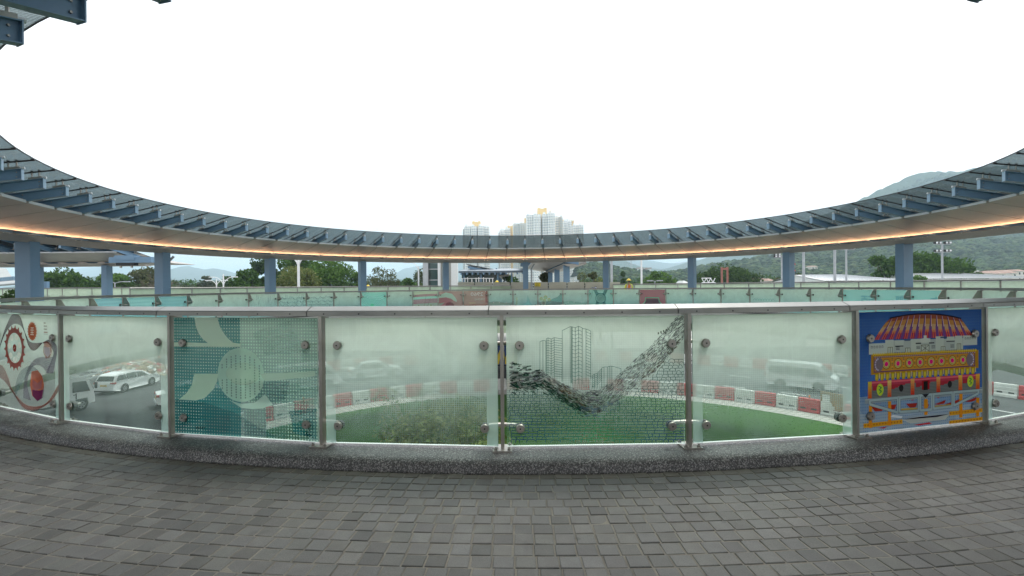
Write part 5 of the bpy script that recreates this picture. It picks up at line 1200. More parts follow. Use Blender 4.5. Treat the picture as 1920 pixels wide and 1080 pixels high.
def truck(loc, rz, label, cab='car_white', body='barrier_white', flames=False):
    T = thing('truck', loc, label, 'truck', None, rz); W2 = .93
    hw = lambda x, z: W2 - .10 * max(0, (z - 1.2) / 1.0)
    o_ = [(1.0, .5), (1.0, 2.12), (1.25, 2.25), (2.05, 2.22), (2.28, 2.08), (2.60, 1.25), (2.66, .9), (2.68, .42), (2.3, .40), (2.2, .8), (1.5, .8), (1.35, .5)]
    h = MB(); loft(o_, hw, cab, h); h.build('cab', T); sidewin(T, [[(1.32, 1.28), (2.38, 1.22), (2.18, 1.92), (1.36, 1.95)]], hw); endwin(T, 'windscreen', 2.60, 1.28, 2.32, 2.02, .84, .74)
    hh = lambda x, z: .62
    h = MB(); loft([(1.02, 2.20), (1.10, 2.52), (1.3, 2.60), (1.7, 2.50), (2.0, 2.24)], hh, cab, h); h.build('wind_deflector', T)
    h = MB(); h.box((.0, -.45, .45), (1.1, .45, .62), 'dark'); h.box((-3.3, -.4, .5), (1.0, .4, .66), 'dark'); h.build('chassis', T)
    h = MB(); h.box((-3.4, -1.02, .70), (.82, 1.02, 2.55), body if not flames else 'truck_blue'); h.build('cargo_box', T)
    if flames:
        r_ = random.Random(6)
        for s_ in (-1, 1):
            h = MB()
            for k in range(9):
                x = -3.1 + k * .42; h.face([(x, s_ * 1.026, .75), (x + .32, s_ * 1.026, .75), (x + .22 + r_.uniform(0, .3), s_ * 1.026, 1.4), (x + r_.uniform(.3, .6), s_ * 1.026, 2.1 + r_.uniform(-.3, .3)), (x + .05, s_ * 1.026, 1.3)][::s_ * -1], 'yellow_paint')
            h.build('flame_pattern', T)
    for s_ in (-1, 1):
        h = MB(); h.box((2.5, s_ * .68 - .14, .62), (2.69, s_ * .68 + .14, .80), 'lamp_clear'); h.build('headlight', T)
        h = MB(); h.tube((2.4, s_ * .9, 1.9), (2.62, s_ * 1.12, 1.75), .015, .015, 'dark', 6); h.box((2.56, s_ * 1.14 - .08, 1.35), (2.64, s_ * 1.14 + .08, 1.75), 'dark'); h.build('wing_mirror', T)
        h = MB(); h.box((1.5, s_ * (W2 + .004) - .008, .82), (1.56, s_ * (W2 + .004) + .008, 1.2), 'dark'); h.box((1.36, s_ * (W2 + .004) - .01, 1.1), (1.5, s_ * (W2 + .004) + .01, 1.14), 'dark'); h.build('door_handle', T)
        for x in (-2.2, 1.85): wheel(T, x, s_ * .94, .39, .26)
    return T
van((21.9, 37.3, GZ + .03), radians(-40), 'silver van driving on the road right of centre')
car((-31.0, 39.6, GZ + .03), radians(86), 'white estate car seen from behind on the road at the left')
truck((-29.9, 30.9, GZ + .03), radians(76), 'white truck cab half hidden behind the railing post at the left')
car((-22.5, 34.7, GZ + .03), radians(40), 'white saloon car half hidden behind the patterned teal glass panel', 'saloon')
T = van((-16.2, 39.0, GZ + .03), radians(36), 'white van showing through the right half of the patterned teal glass panel', 'car_white')
car((-12.2, 43.5, GZ + .03), radians(20), 'silver car far back on the road, seen faintly through the frosted pane left of centre', 'saloon', 'car_silver')
truck((-.2, 46.5, GZ + .03), radians(2), 'dark blue truck with yellow flame shapes seen through the gap between the two middle panes', 'truck_blue', 'truck_blue', True)

# ---- beyond the road at the left: guard rail, site hoarding and heap
T = thing('guard_rail', (-36, 43, GZ), 'grey steel guard rail behind the white estate car', 'guard rail')
g0, g1 = Vector((-35.5, 40.5, GZ)), Vector((-39, 62, GZ)); gd = (g1 - g0).normalized(); gn = Vector((-gd.y, gd.x, 0)); n = 11
h = MB()
for z in (.52, .78):
    a, b = g0 + Vector((0, 0, z)), g1 + Vector((0, 0, z)); h.hexa([a - gn * .03, b - gn * .03, b + gn * .03, a + gn * .03] + [q + Vector((0, 0, .14)) for q in (a - gn * .03, b - gn * .03, b + gn * .03, a + gn * .03)], 'pole_grey')
wb(h, 'rail', T)
for k in range(n): p = g0 + (g1 - g0) * k / (n - 1); h = MB(); h.box((p.x - .06, p.y + .04, GZ), (p.x + .06, p.y + .16, GZ + .9), 'pole_grey'); wb(h, 'post', T)
T = thing('site_hoarding', (-41, 46, GZ), 'row of pale grey hoarding sheets beyond the guard rail at the left', 'hoarding'); h = MB()
for k in range(7): h.box((-45 + k * 1.62, 47.0 + k * .5, GZ), (-45 + k * 1.62 + 1.58, 47.06 + k * .5, GZ + 2.1), 'roof_white')
wb(h, 'sheets', T); h = MB()
for k in range(7): h.box((-44.3 + k * 1.62, 47.1 + k * .5, GZ), (-44.2 + k * 1.62, 47.9 + k * .5, GZ + .1), 'pole_grey'); h.box((-44.3 + k * 1.62, 47.08 + k * .5, GZ), (-44.2 + k * 1.62, 47.16 + k * .5, GZ + 1.9), 'pole_grey')
wb(h, 'braces', T)
h = MB(); rnd = random.Random(12); c0 = at(250, 712, 46); 
for k in range(420):
    a, r = rnd.uniform(0, 2 * pi), rnd.random() ** .6 * 3.2; x, y = c0.x + r * cos(a) * 1.1, 46.5 + r * sin(a) * .7; z = GZ + max(0, 1.3 * (1 - r / 3.2)) + .05; s_ = rnd.uniform(.1, .38)
    M = Matrix.Translation((x, y, z)) @ Matrix.Rotation(rnd.uniform(0, pi), 4, Vector((rnd.random(), rnd.random(), rnd.random())).normalized()); h.box((-s_, -s_ * .5, -s_ * .3), (s_, s_ * .5, s_ * .3), rnd.choice(['rubble', 'rubble', 'barrier_white', 'barrier_red', 'concrete', 'wood']), M)
tag(h.build('building_rubble'), 'heap of building rubble with red and white scraps behind the guard rail', 'rubble heap', kind='stuff')
T = thing('excavator', (-37.8, 48.5, GZ), 'small orange excavator working behind the rubble heap at the left', 'excavator')
h = MB(); h.box((-38.8, 48.0, GZ + .62), (-37.2, 49.6, GZ + 1.35), 'orange_plastic'); h.box((-38.7, 48.1, GZ + 1.35), (-38.1, 48.8, GZ + 2.3), 'orange_plastic'); wb(h, 'body', T)
h = MB(); h.box((-38.62, 48.08, GZ + 1.6), (-38.15, 48.12, GZ + 2.2), 'car_glass'); wb(h, 'cab_window', T)
for y in (47.95, 49.35): h = MB(); h.prism([(-39, .12), (-38.8, 0), (-37.2, 0), (-37, .12), (-37, .5), (-37.2, .6), (-38.8, .6), (-39, .5)], Matrix(((1, 0, 0, 0), (0, 0, 1, y), (0, 1, 0, GZ), (0, 0, 0, 1))), .35, 'dark'); wb(h, 'track', T)
h = MB(); a, b, c, d = Vector((-37.3, 48.8, GZ + 1.2)), Vector((-35.9, 48.6, GZ + 2.9)), Vector((-34.8, 48.4, GZ + 2.2)), Vector((-34.9, 48.4, GZ + 1.2)); h.tube(a, b, .18, .14, 'orange_plastic', 6); h.tube(b, c, .14, .12, 'orange_plastic', 6); h.tube(c, d, .11, .09, 'orange_plastic', 6); wb(h, 'arm', T)
h = MB(); h.prism([(-35.3, .5), (-34.6, .55), (-34.6, 1.2), (-35.0, 1.25)], Matrix(((1, 0, 0, 0), (0, 0, 1, 48.1), (0, 1, 0, GZ), (0, 0, 0, 1))), .7, 'dark'); wb(h, 'bucket', T)
T = thing('road_sign', (at(275, 678, 50).x, 50, GZ), 'red and white road sign board beyond the rubble at the left', 'sign'); x = T.location.x; h = MB(); h.box((x - .5, 50, GZ + 1.3), (x + .5, 50.05, GZ + 1.75), 'sign_red'); h.box((x - .42, 50, GZ + .8), (x + .5, 50.05, GZ + 1.28), 'sign_white'); wb(h, 'board', T)
for s_ in (-.4, .4): h = MB(); h.tube((x + s_, 50.08, GZ), (x + s_, 50.08, GZ + 1.8), .03, .03, 'pole_grey', 6); wb(h, 'leg', T)
# brown board on a pipe frame at the end of the slabs
T = thing('notice_board', (19.3, 28.9, GZ), 'brown wooden board on an orange pipe frame beside the red and white barriers', 'notice board')
p0, p1 = at(1539, 752, 29.6), at(1583, 752, 28.4); p0.z = p1.z = GZ + .55; h = MB(); dv = (p1 - p0).normalized(); nv = Vector((-dv.y, dv.x, 0)) * .03; z_ = Vector((0, 0, .95))
h.hexa([p0 - nv, p1 - nv, p1 + nv, p0 + nv, p0 - nv + z_, p1 - nv + z_, p1 + nv + z_, p0 + nv + z_], 'wood'); wb(h, 'board', T)
h = MB(); q = p0 + dv * .12 - nv * 1.1 + Vector((0, 0, .35)); h.hexa([q, q + dv * .45, q + dv * .45 - nv * .2, q - nv * .2] + [k + Vector((0, 0, .45)) for k in (q, q + dv * .45, q + dv * .45 - nv * .2, q - nv * .2)], 'sign_white'); wb(h, 'notice_sheet', T)
h = MB()
for f in (0.02, .5, .98):
    p = p0 + (p1 - p0) * f; h.tube((p.x, p.y, GZ + .03), (p.x, p.y, GZ + 1.5), .025, .025, 'red_paint', 6)
for z in (.15, .5): a = Vector((p0.x, p0.y, GZ + z)); b = Vector((p1.x, p1.y, GZ + z)); h.tube(a, b, .022, .022, 'red_paint', 6)
wb(h, 'pipe_frame', T)

# ================================================================== TREES
def leafmesh(name, parent, leaves):     # leaves: (centre, size, colour, flat)
    vs, fs, cs = [], [], []
    for i, (c, s_, col, el) in enumerate(leaves):
        d = Vector((random.gauss(0, 1), random.gauss(0, 1), random.gauss(0, 1) * el)).normalized(); a = d.orthogonal().normalized(); a = Matrix.Rotation(random.uniform(0, pi), 3, d) @ a; b = d.cross(a) * .6
        n = len(vs); vs += [c - a * s_, c - b * s_ * .9, c + a * s_, c + b * s_ * .9]; fs.append((n, n + 1, n + 2, n + 3)); cs += [col[0], col[1], col[2], 1.0] * 4
    me = bpy.data.meshes.new(name); l = wloc(parent); me.from_pydata([tuple(v - l) for v in vs], [], fs); me.materials.append(MATS['leaf'])
    at_ = me.color_attributes.new('Col', 'FLOAT_COLOR', 'CORNER'); at_.data.foreach_set('color', cs)
    o = bpy.data.objects.new(name, me); COL.objects.link(o); o.parent = parent; return o
PAL = {'dark': [(.028, .055, .018), (.045, .08, .024), (.06, .105, .03)], 'green': [(.05, .10, .022), (.075, .145, .03), (.035, .075, .02)], 'bright': [(.085, .165, .035), (.12, .21, .05), (.06, .12, .028)],
       'fresh': [(.20, .26, .06), (.26, .30, .09), (.11, .17, .04), (.06, .10, .03)],
       'olive': [(.085, .105, .045), (.12, .13, .06), (.07, .08, .04)], 'yellow': [(.15, .18, .06), (.19, .21, .08), (.10, .14, .045)], 'brown': [(.12, .09, .07), (.15, .11, .09)], 'grey': [(.09, .12, .07), (.12, .14, .09), (.07, .09, .05)]}
Y_BIG = lambda y: y > 50
def tree(x, y, zb, ht, rad, pal, label, n=2600, ls=.28, base=.35, clumps=26, dens=.9, cat='tree', shape='dome', name='tree', trunk_r=None, seed=0, bark='bark', group=None):
    random.seed(1000 + seed); T = thing(name, (x, y, zb), label, cat, group); tr = trunk_r or ht * .022
    top = Vector((x, y, zb + ht)); h = MB(); fork = zb + ht * base * .8
    lean = random.uniform(-.03, .03) * ht; h.tube((x, y, zb - .1), (x + lean, y, fork), tr, tr * .7, bark, 8); cl = []
    cz = zb + ht * (base + (1 - base) * .45); rz = ht * (1 - base) * .55
    for k in range(clumps):
        a = random.uniform(0, 2 * pi); u_ = random.uniform(-.75, 1)
        if shape == 'cone': u_ = random.uniform(-1, 1); q = (1 - (u_ + 1) / 2) ** .9 * .95 + .06
        elif shape == 'bamboo': u_ = random.uniform(-.8, 1); q = .55 + .45 * (u_ * .5 + .5) if u_ < .6 else 1.0 - (u_ - .6) * .9
        else: q = sqrt(max(0, 1 - u_ * u_)) if u_ > 0 else sqrt(max(.05, 1 - u_ * u_ * .6))
        f = random.uniform(.62, .95); c = Vector((x + cos(a) * q * rad * f, y + sin(a) * q * rad * f, cz + u_ * rz * .93)); cr = max(rad, rz * .62) * random.uniform(.24, .40) * (1 if shape != 'cone' else .55); cl.append((c, cr))
    for c, cr in cl[:14]:
        m_ = Vector((x + lean, y, fork)).lerp(c, .5) + Vector((0, 0, -.05 * ht)); h.tube((x + lean, y, fork), m_, tr * .45, tr * .28, bark, 5); h.tube(m_, c, tr * .28, tr * .08, bark, 4)
    wb(h, 'trunk', T); L = []
    cols = PAL[pal]
    core = Vector((x, y, cz))
    cl += [(core + Vector((random.uniform(-.5, .5) * rad, random.uniform(-.5, .5) * rad, random.uniform(-.6, .5) * rz)), rad * .36) for _ in range(max(3, clumps // 5))] if shape != 'cone' else []
    if Y_BIG(y): n = int(n * 1.9)
    for i in range(n):
        c, cr = random.choice(cl); d = Vector((random.gauss(0, 1), random.gauss(0, 1), random.gauss(0, .8))); d.normalize(); r_ = cr * random.uniform(.55, 1.05) ** .7
        p = c + Vector((d.x * r_, d.y * r_, d.z * r_ * .75)); v = random.uniform(.8, 1.25); col = random.choice(cols); L.append((p, ls * random.uniform(.6, 1.3), tuple(k * v for k in col), .8))
    leafmesh('crown', T, L); return T
def tree_px(x0, x1, ytop, Y, pal, label, **k):
    xa = (atx(x0, Y) + atx(x1, Y)) / 2; rad = abs(atx(x1, Y) - atx(x0, Y)) / 2; zt = atz((x0 + x1) / 2, ytop, Y); return tree(xa, Y, GZ, zt - GZ, rad, pal, label, **k)
tree_px(66, 162, 508, 76, 'green', 'round dark green tree behind the left branch railing, between two blue columns', n=5200, ls=.26, clumps=60, seed=1)
tree_px(168, 240, 512, 84, 'bright', 'light green tree behind the slim column at the left', n=2600, ls=.28, clumps=30, seed=2)
tree_px(236, 320, 505, 88, 'olive', 'broad olive-brown tree left of the wide blue column', n=4200, ls=.26, clumps=50, seed=3)
def bare_tree(x, y, zb, ht, rad, label, seed, r0=.12, mat='bark_pale', depth=5, leaves=0):
    random.seed(seed); T = thing('bare_tree', (x, y, zb), label, 'tree'); h = MB(); tips = []
    def grow(p, d, L, r, k):
        q = p + d * L; h.tube(p, q, r, r * .7, mat, 5, caps=False)
        if k == 0: tips.append(q); return
        for _ in range(random.choice([2, 3, 3])):
            nd = (d + Vector((random.gauss(0, .45), random.gauss(0, .45), random.gauss(.05, .3)))).normalized(); grow(q, nd, L * random.uniform(.6, .85), r * .62, k - 1)
    grow(Vector((x, y, zb)), Vector((0, 0, 1)), ht * .3, r0, depth); wb(h, 'branches', T)
    if leaves: leafmesh('leaves', T, [(random.choice(tips) + Vector((random.gauss(0, .12), random.gauss(0, .12), random.gauss(0, .1))), random.uniform(.04, .1), tuple(c * random.uniform(.8, 1.2) for c in random.choice(PAL['yellow'])), .5) for _ in range(leaves)])
    return T
p = at(292, 520, 70); bare_tree(p.x, 70, GZ, 10.5, 3, 'bare reddish-brown tree rising beside the wide blue column at the left', 5, .16, 'bark', 6)
p = at(333, 520, 72); bare_tree(p.x, 72, GZ, 8.8, 3, 'bare reddish-brown tree just right of the wide blue column at the left', 8, .14, 'bark', 6)
tree_px(345, 382, 524, 120, 'grey', 'small grey-green tree below the pale left hills, nearest the wide column', n=1300, ls=.34, clumps=18, seed=4)
tree_px(378, 402, 514, 118, 'grey', 'tall slim tree with a tufted top below the pale left hills', n=1300, ls=.26, clumps=14, base=.6, seed=5)
tree_px(400, 446, 521, 125, 'green', 'low green tree behind the pair of white street lamps', n=1400, ls=.36, clumps=20, seed=6)
tree_px(426, 500, 505, 84, 'green', 'dark green tree right of the white street lamps', n=3200, ls=.28, clumps=36, seed=7)
tree_px(452, 520, 485, 90, 'dark', 'tall dark tree behind the blue column that carries the round blue sign', n=4200, ls=.28, clumps=44, seed=8, base=.3)
tree_px(512, 600, 498, 66, 'yellow', 'pale yellow-green tree behind the white forked pole', n=4600, ls=.18, clumps=50, seed=9, base=.25)
tree_px(505, 600, 482, 95, 'green', 'tall green tree behind the pale yellow-green tree', n=4600, ls=.30, clumps=50, seed=10)
tree_px(570, 665, 486, 82, 'bright', 'large bright green spreading tree left of the second blue column from centre', n=6500, ls=.24, clumps=64, seed=11, base=.28)
tree_px(648, 692, 514, 86, 'green', 'low green tree partly behind the second blue column left of centre', n=1500, ls=.28, clumps=20, seed=12)
tree_px(690, 728, 498, 78, 'olive', 'airy olive tree right of the second blue column from centre', n=1700, ls=.15, clumps=34, seed=13, base=.3)
tree_px(716, 748, 506, 79, 'olive', 'smaller airy olive tree to the right of its taller twin', n=1400, ls=.15, clumps=26, seed=14, base=.3)
tree_px(742, 788, 521, 95, 'green', 'low bushy tree at the foot of the curved street lamp', n=1500, ls=.30, clumps=20, seed=15)
tree_px(784, 800, 497, 60, 'grey', 'thin dark tree beside the lift tower', n=700, ls=.16, clumps=12, seed=16)
tree_px(1012, 1052, 506, 58, 'olive', 'olive tree behind the hoarding, right of the middle column', n=1700, ls=.18, clumps=20, seed=17)
tree_px(935, 975, 515, 66, 'green', 'green tree behind the hoarding, left of the middle column', n=1300, ls=.2, clumps=18, seed=18)
tree_px(1076, 1104, 514, 66, 'olive', 'small olive tree in front of the lowest white tower wall', n=1100, ls=.17, clumps=16, seed=19)
tree_px(1100, 1120, 509, 70, 'olive', 'slender tree with a round top just left of the column by the grey pole', n=800, ls=.17, clumps=10, base=.66, seed=20)
tree_px(1116, 1134, 522, 72, 'yellow', 'small yellow-green tree beside the slender tree', n=500, ls=.18, clumps=8, seed=21)
tree_px(1160, 1176, 508, 110, 'dark', 'dark pointed conifer left of the worker in the yellow hat', n=1500, ls=.20, clumps=40, shape='cone', base=.25, name='conifer', seed=22)
tree_px(1200, 1262, 511, 100, 'bright', 'round bright green tree right of the white pole', n=2800, ls=.30, clumps=30, seed=23)
tree_px(1306, 1420, 505, 104, 'dark', 'wide dark green tree behind the red gantry', n=6500, ls=.30, clumps=70, seed=24)
tree_px(1308, 1348, 517, 88, 'green', 'small green tree behind the white roof truss', n=1400, ls=.24, clumps=18, seed=25)
tree_px(1452, 1474, 517, 92, 'olive', 'small olive tree left of the column with the warning signs', n=700, ls=.26, clumps=10, seed=26)
tree_px(1486, 1512, 514, 95, 'dark', 'small dark tree right of the column with the warning signs', n=900, ls=.26, clumps=12, seed=27)
tree_px(1514, 1536, 518, 98, 'bright', 'small bright bush between two grey poles', n=700, ls=.26, clumps=10, seed=28)
tree_px(1636, 1700, 483, 92, 'green', 'feathery bamboo clump left of the big right blue column', n=3800, ls=.30, clumps=40, shape='bamboo', base=.12, name='bamboo', seed=29)
tree_px(1700, 1806, 475, 94, 'green', 'tall feathery bamboo clump right of the big right blue column', n=7600, ls=.30, clumps=70, shape='bamboo', base=.10, name='bamboo', seed=30)
tree_px(1712, 1736, 516, 80, 'bright', 'small bright green tree under the bamboo', n=800, ls=.2, clumps=10, seed=31)
tree_px(1812, 1850, 510, 150, 'green', 'green tree in front of the village houses at the right', n=1300, ls=.36, clumps=16, seed=32)
# plants inside the ring
tree(at(835, 800, 18).x, 18.5, GZ + .19, 3.2, 2.3, 'yellow', 'leafy light green shrub tree on the lawn, seen through the frosted pane left of centre', n=6500, ls=.10, clumps=70, base=.25, trunk_r=.06, seed=40, name='shrub', cat='shrub', bark='bark_pale')
tree(at(915, 800, 17).x, 16.6, GZ + .19, 2.4, 1.2, 'fresh', 'low light green shrub on the lawn close to the middle post', n=2600, ls=.095, clumps=26, base=.2, trunk_r=.04, seed=41, name='shrub', cat='shrub', bark='bark_pale')
tree(at(705, 822, 18).x, 16.8, GZ + .19, 1.9, 1.0, 'green', 'small dark green shrub on the lawn near the lower left corner of the frosted pane', n=2200, ls=.09, clumps=22, base=.1, trunk_r=.04, seed=42, name='shrub', cat='shrub')
bare_tree(at(775, 800, 19).x, 19.5, GZ + .19, 4.2, 2, 'bare pale-branched sapling among the lawn shrubs', 21, .06, 'bark_pale', 5, 260)
bare_tree(at(1125, 800, 18).x, 17, GZ + .19, 3.0, 1, 'bare twiggy sapling behind the brick-patterned pane', 22, .03, 'bark_pale', 4, 30)
bare_tree(at(1000, 810, 18).x, 16.5, GZ + .19, 2.2, 1, 'thin leafless shrub low behind the brick-patterned pane', 23, .02, 'bark_pale', 4, 10)
random.seed(77); xs = at(797, 560, 20).x; zt = atz(797, 566, 20)
T = thing('sapling', (xs, 20, GZ + .19), 'tall thin sapling whose leafy tip shows in front of the red picture panel', 'tree'); h = MB(); h.tube((xs - .3, 20, GZ + .1), (xs, 20, zt - .5), .05, .018, 'bark_pale', 6); h.tube((xs, 20, zt - .5), (xs - .1, 20, zt + .0), .015, .006, 'bark_pale', 5); h.tube((xs, 20, zt - .45), (xs + .22, 20, zt + .15), .012, .005, 'bark', 5); h.tube((xs - .05, 20, zt - .3), (xs + .05, 20, zt + .32), .01, .004, 'bark', 5); wb(h, 'trunk', T)
leafmesh('leaves', T, [(Vector((xs + random.gauss(0, .14), 20 + random.gauss(0, .1), zt - .28 + random.gauss(0, .06))), random.uniform(.04, .09), random.choice(PAL['yellow']), .5) for _ in range(70)])
def palm(x, y, zb, trunk, fl, n, label, name='palm'):
    T = thing(name, (x, y, zb), label, 'plant'); 
    h = MB(); h.tube((x, y, zb), (x, y, zb + trunk), .07, .06, 'bark', 8); wb(h, 'trunk', T); L = []
    for k in range(n):
        a = 2 * pi * k / n + random.uniform(-.2, .2); el = random.uniform(.3, 1.2); h2 = []
        for j in range(12):
            f = j / 11; r_ = fl * f; z = zb + trunk + fl * (sin(el) * f - .75 * f * f); c = Vector((x + cos(a) * r_ * cos(el * .6), y + sin(a) * r_ * cos(el * .6), z)); h2.append(c)
        for p, q in zip(h2, h2[1:]):
            d = (q - p); s_ = Vector((-sin(a), cos(a), -.35)) * .16 * (1 - .6 * (p - h2[0]).length / fl)
            for sg in (-1, 1): s2 = Vector((s_.x * sg, s_.y * sg, s_.z)); L.append([p, q, q + s2 + d * .4, p + s2 + d * .4])
    m_ = MB()
    for q in L: m_.face(q, 'leaf', tuple(c * random.uniform(.8, 1.2) for c in (.03, .06, .02)) + (1,))
    wb(m_, 'fronds', T); return T
random.seed(5)
def planter(x, y, lab):
    T = thing('planter', (x, y, 0), lab, 'planter'); h = MB(); h.prism([(.28, 0), (.34, .42), (.37, .42), (.37, .47), (-.37, .47), (-.37, .42), (-.34, .42), (-.28, 0)], Matrix(((1, 0, 0, x), (0, 0, 1, y - .3), (0, 1, 0, .0075), (0, 0, 0, 1))), .6, 'concrete'); wb(h, 'pot', T)
p = at(370, 540, 25.5); planter(p.x, 25.5, 'concrete planter holding the dark palm on the far left deck'); palm(p.x, 25.5, .45, .45, .95, 13, 'dark palm showing above the inner railing right of the wide blue column')
p = at(21, 545, 26.5); planter(p.x, 26.5, 'concrete planter at the far left edge behind the railing'); tree(p.x, 26.5, .45, 1.0, .42, 'dark', 'dark bushy plant at the far left edge behind the railing', n=900, ls=.07, clumps=20, base=.05, trunk_r=.03, seed=50, name='shrub', cat='shrub')

# ================================================================== POLES, SIGNS, SMALL STRUCTURES
def pole(px, ytop, Y, wpx, label, mat='pole_grey', name='pole', cat='pole', zb=GZ):
    x = atx(px, Y); zt = atz(px, ytop, Y); r = wpx / 2 * Y / F; T = thing(name, (x, Y, zb), label, cat); h = MB(); h.tube((x, Y, zb), (x, Y, zt), r * 1.12, r * .9, mat, 12); h.tube((x, Y, zb), (x, Y, zb + .12), r * 2, r * 2, mat, 8); wb(h, 'shaft', T); return T, x, zt, r
def arms(T, x, Y, zt, spans, mat, r, rise=.5, lamp=True):
    for s_ in spans:
        h = MB(); n = 8; pr = None
        for k in range(n + 1):
            a = pi / 2 * k / n; q = Vector((x + s_ * (1 - cos(a)), Y, zt - rise + rise * sin(a)))
            if pr is not None: h.tube(pr, q, r * .5, r * .5, mat, 6)
            pr = q
        o = wb(h, 'arm', T)
        if lamp: q2 = MB(); sg = 1 if s_ > 0 else -1; q2.box((pr.x - .05 if sg > 0 else pr.x - .6, Y - .14, pr.z - .07), (pr.x + .6 if sg > 0 else pr.x + .05, Y + .14, pr.z + .05), mat); wb(q2, 'lamp_head', o)
T, x, zt, r = pole(560, 486, 45, 5, 'white pole forking into a Y under the canopy, before the yellow-green tree', 'white_paint', 'forked_pole')
arms(T, x, 45, zt + .15, (-.75, .75), 'white_paint', r * 1.2, 1.0, False)
T, x, zt, r = pole(785, 500, 50, 2.8, 'white street lamp with a curved arm bending left, near the lift tower', 'white_paint', 'street_lamp', 'street lamp'); arms(T, x, 50, zt + .45, (-.85,), 'white_paint', r, 1.0)
T, x, zt, r = pole(419, 514, 70, 2.6, 'taller of the two white curved-arm street lamps at the left', 'white_paint', 'street_lamp', 'street lamp'); arms(T, x, 70, zt - .4, (-1.4, 1.4), 'white_paint', r, 1.5)
T, x, zt, r = pole(406, 523, 72, 2.2, 'shorter of the two white curved-arm street lamps at the left', 'white_paint', 'street_lamp', 'street lamp'); arms(T, x, 72, zt - .2, (-1.0, 1.0), 'white_paint', r, 1.0)
T, x, zt, r = pole(215.5, 530, 60, 2.2, 'low T-shaped street lamp in front of the olive tree at the left', 'pole_grey', 'street_lamp', 'street lamp'); arms(T, x, 60, zt + .12, (-.6, 1.2), 'pole_grey', r, .3)
pole(1147, 480, 48, 4.6, 'thick grey pole just right of the blue column, third right of centre'); pole(1203, 480, 52, 3.8, 'thin white pole left of the round bright green tree', 'white_paint')
T, x, zt, r = pole(1228, 528, 60, 1.4, 'small double street lamp below the round bright green tree', 'pole_grey', 'street_lamp', 'street lamp'); arms(T, x, 60, zt + .12, (-.35, .35), 'pole_grey', r * 1.3, .2)
pole(1507, 465, 55, 5, 'thick grey pole just right of the column with the warning signs'); pole(1565.5, 462, 55, 5, 'thick grey pole before the left gable of the nearer white roof')
def flood(px, ytop, Y, wpx, label, heads):
    T, x, zt, r = pole(px, ytop, Y, wpx, label, 'pole_grey', 'floodlight_mast', 'floodlight mast')
    for dz in heads:
        h = MB(); h.box((x - 1.0, Y - .05, zt - dz - .05), (x + 1.0, Y + .05, zt - dz + .05), 'pole_grey'); o = wb(h, 'crossbar', T)
        for s_ in (-.85, -.4, .4, .85): q = MB(); q.box((x + s_ - .17, Y - .25, zt - dz + .05), (x + s_ + .17, Y + .12, zt - dz + .33), 'dark'); q.box((x + s_ - .13, Y - .262, zt - dz + .08), (x + s_ + .13, Y - .252, zt - dz + .30), 'lamp_clear'); wb(q, 'floodlight', o)
flood(1767, 458, 62, 3.6, 'tall floodlight mast with two tiers of lamps before the bamboo', (0, 1.0)); flood(1587, 468, 60, 3.6, 'floodlight mast rising over the nearer white roof', (0,)); flood(1466, 479, 66, 3.0, 'floodlight mast left of the column with the warning signs', (0, .3))
# triangular warning signs on a post behind the column
Y = 44; T, x, zt, r = pole(1484.5, 484, Y, 1.6, 'grey post carrying two red-edged triangular warning signs beside the blue column', 'pole_grey', 'sign_post', 'road sign')
for zc_, nm in ((atz(1484, 493, Y), 0), (atz(1484, 505, Y), 1)):
    def tri(s_, y, m_): q = MB(); q.prism([(x - s_, zc_ - s_ * .55), (x + s_, zc_ - s_ * .55), (x, zc_ + s_ * 1.1)], Matrix(((1, 0, 0, 0), (0, 0, 1, y), (0, 1, 0, 0), (0, 0, 0, 1))), .012, m_); return q
    o = wb(tri(.30, Y - .12, 'sign_red'), 'sign_plate', T); wb(tri(.19, Y - .135, 'sign_white'), 'sign_face', o); q = MB(); q.box((x - .025, Y - .14, zc_ - .06), (x + .025, Y - .136, zc_ + .10), 'dark'); wb(q, 'symbol', o)
p = at(500.5, 513, 29.6); T = thing('round_sign', p, 'round blue sign with a white arrow fixed to the left side of a blue column', 'sign'); h = MB(); h.tube(p, p + Vector((0, .02, 0)), .17, .17, 'sign_blue', 20); wb(h, 'plate', T); h = MB(); h.face([p + Vector(v) for v in ((-.09, -.004, -.02), (.01, -.004, -.02), (.01, -.004, -.07), (.10, -.004, 0), (.01, -.004, .07), (.01, -.004, .02), (-.09, -.004, .02))], 'sign_white'); wb(h, 'arrow', T); h = MB(); h.box((p.x + .02, p.y + .02, p.z - .02), (p.x + .30, p.y + .06, p.z + .02), 'steel'); wb(h, 'bracket', T)
# red gantry and white truss
Y = 92; x0, x1 = atx(1353.5, Y), atx(1364, Y); zt = atz(1358, 501, Y); T = thing('gantry', ((x0 + x1) / 2, Y, GZ), 'red-brown portal gantry standing before the wide dark tree', 'gantry')
for x in (x0, x1): h = MB(); h.box((x - .12, Y - .2, GZ), (x + .12, Y + .2, zt), 'red_paint'); wb(h, 'leg', T)
h = MB(); h.box((x0 + .125, Y - .15, zt - .5), (x1 - .125, Y + .15, zt - .12), 'red_paint'); wb(h, 'crossbeam', T)
Y = 75; T = thing('roof_truss', (atx(1328, Y), Y, GZ), 'white lattice roof truss in front of the wide dark tree', 'truss'); z1, z0 = atz(1328, 521.5, Y), atz(1328, 530, Y); xa, xb = atx(1316, Y), atx(1341, Y); h = MB(); h.tube((xa, Y, z1), (xb - .6, Y, z1), .06, .06, 'white_paint', 6); n = 6
for k in range(n):
    a = xa + (xb - xa) * k / n; b = xa + (xb - xa) * (k + 1) / n; h.tube((a, Y, z0 if k % 2 else z1), (b, Y, z1 if k % 2 else z0), .05, .05, 'white_paint', 6)
h.tube((xa, Y, z0), (xb, Y, z0), .06, .06, 'white_paint', 6)
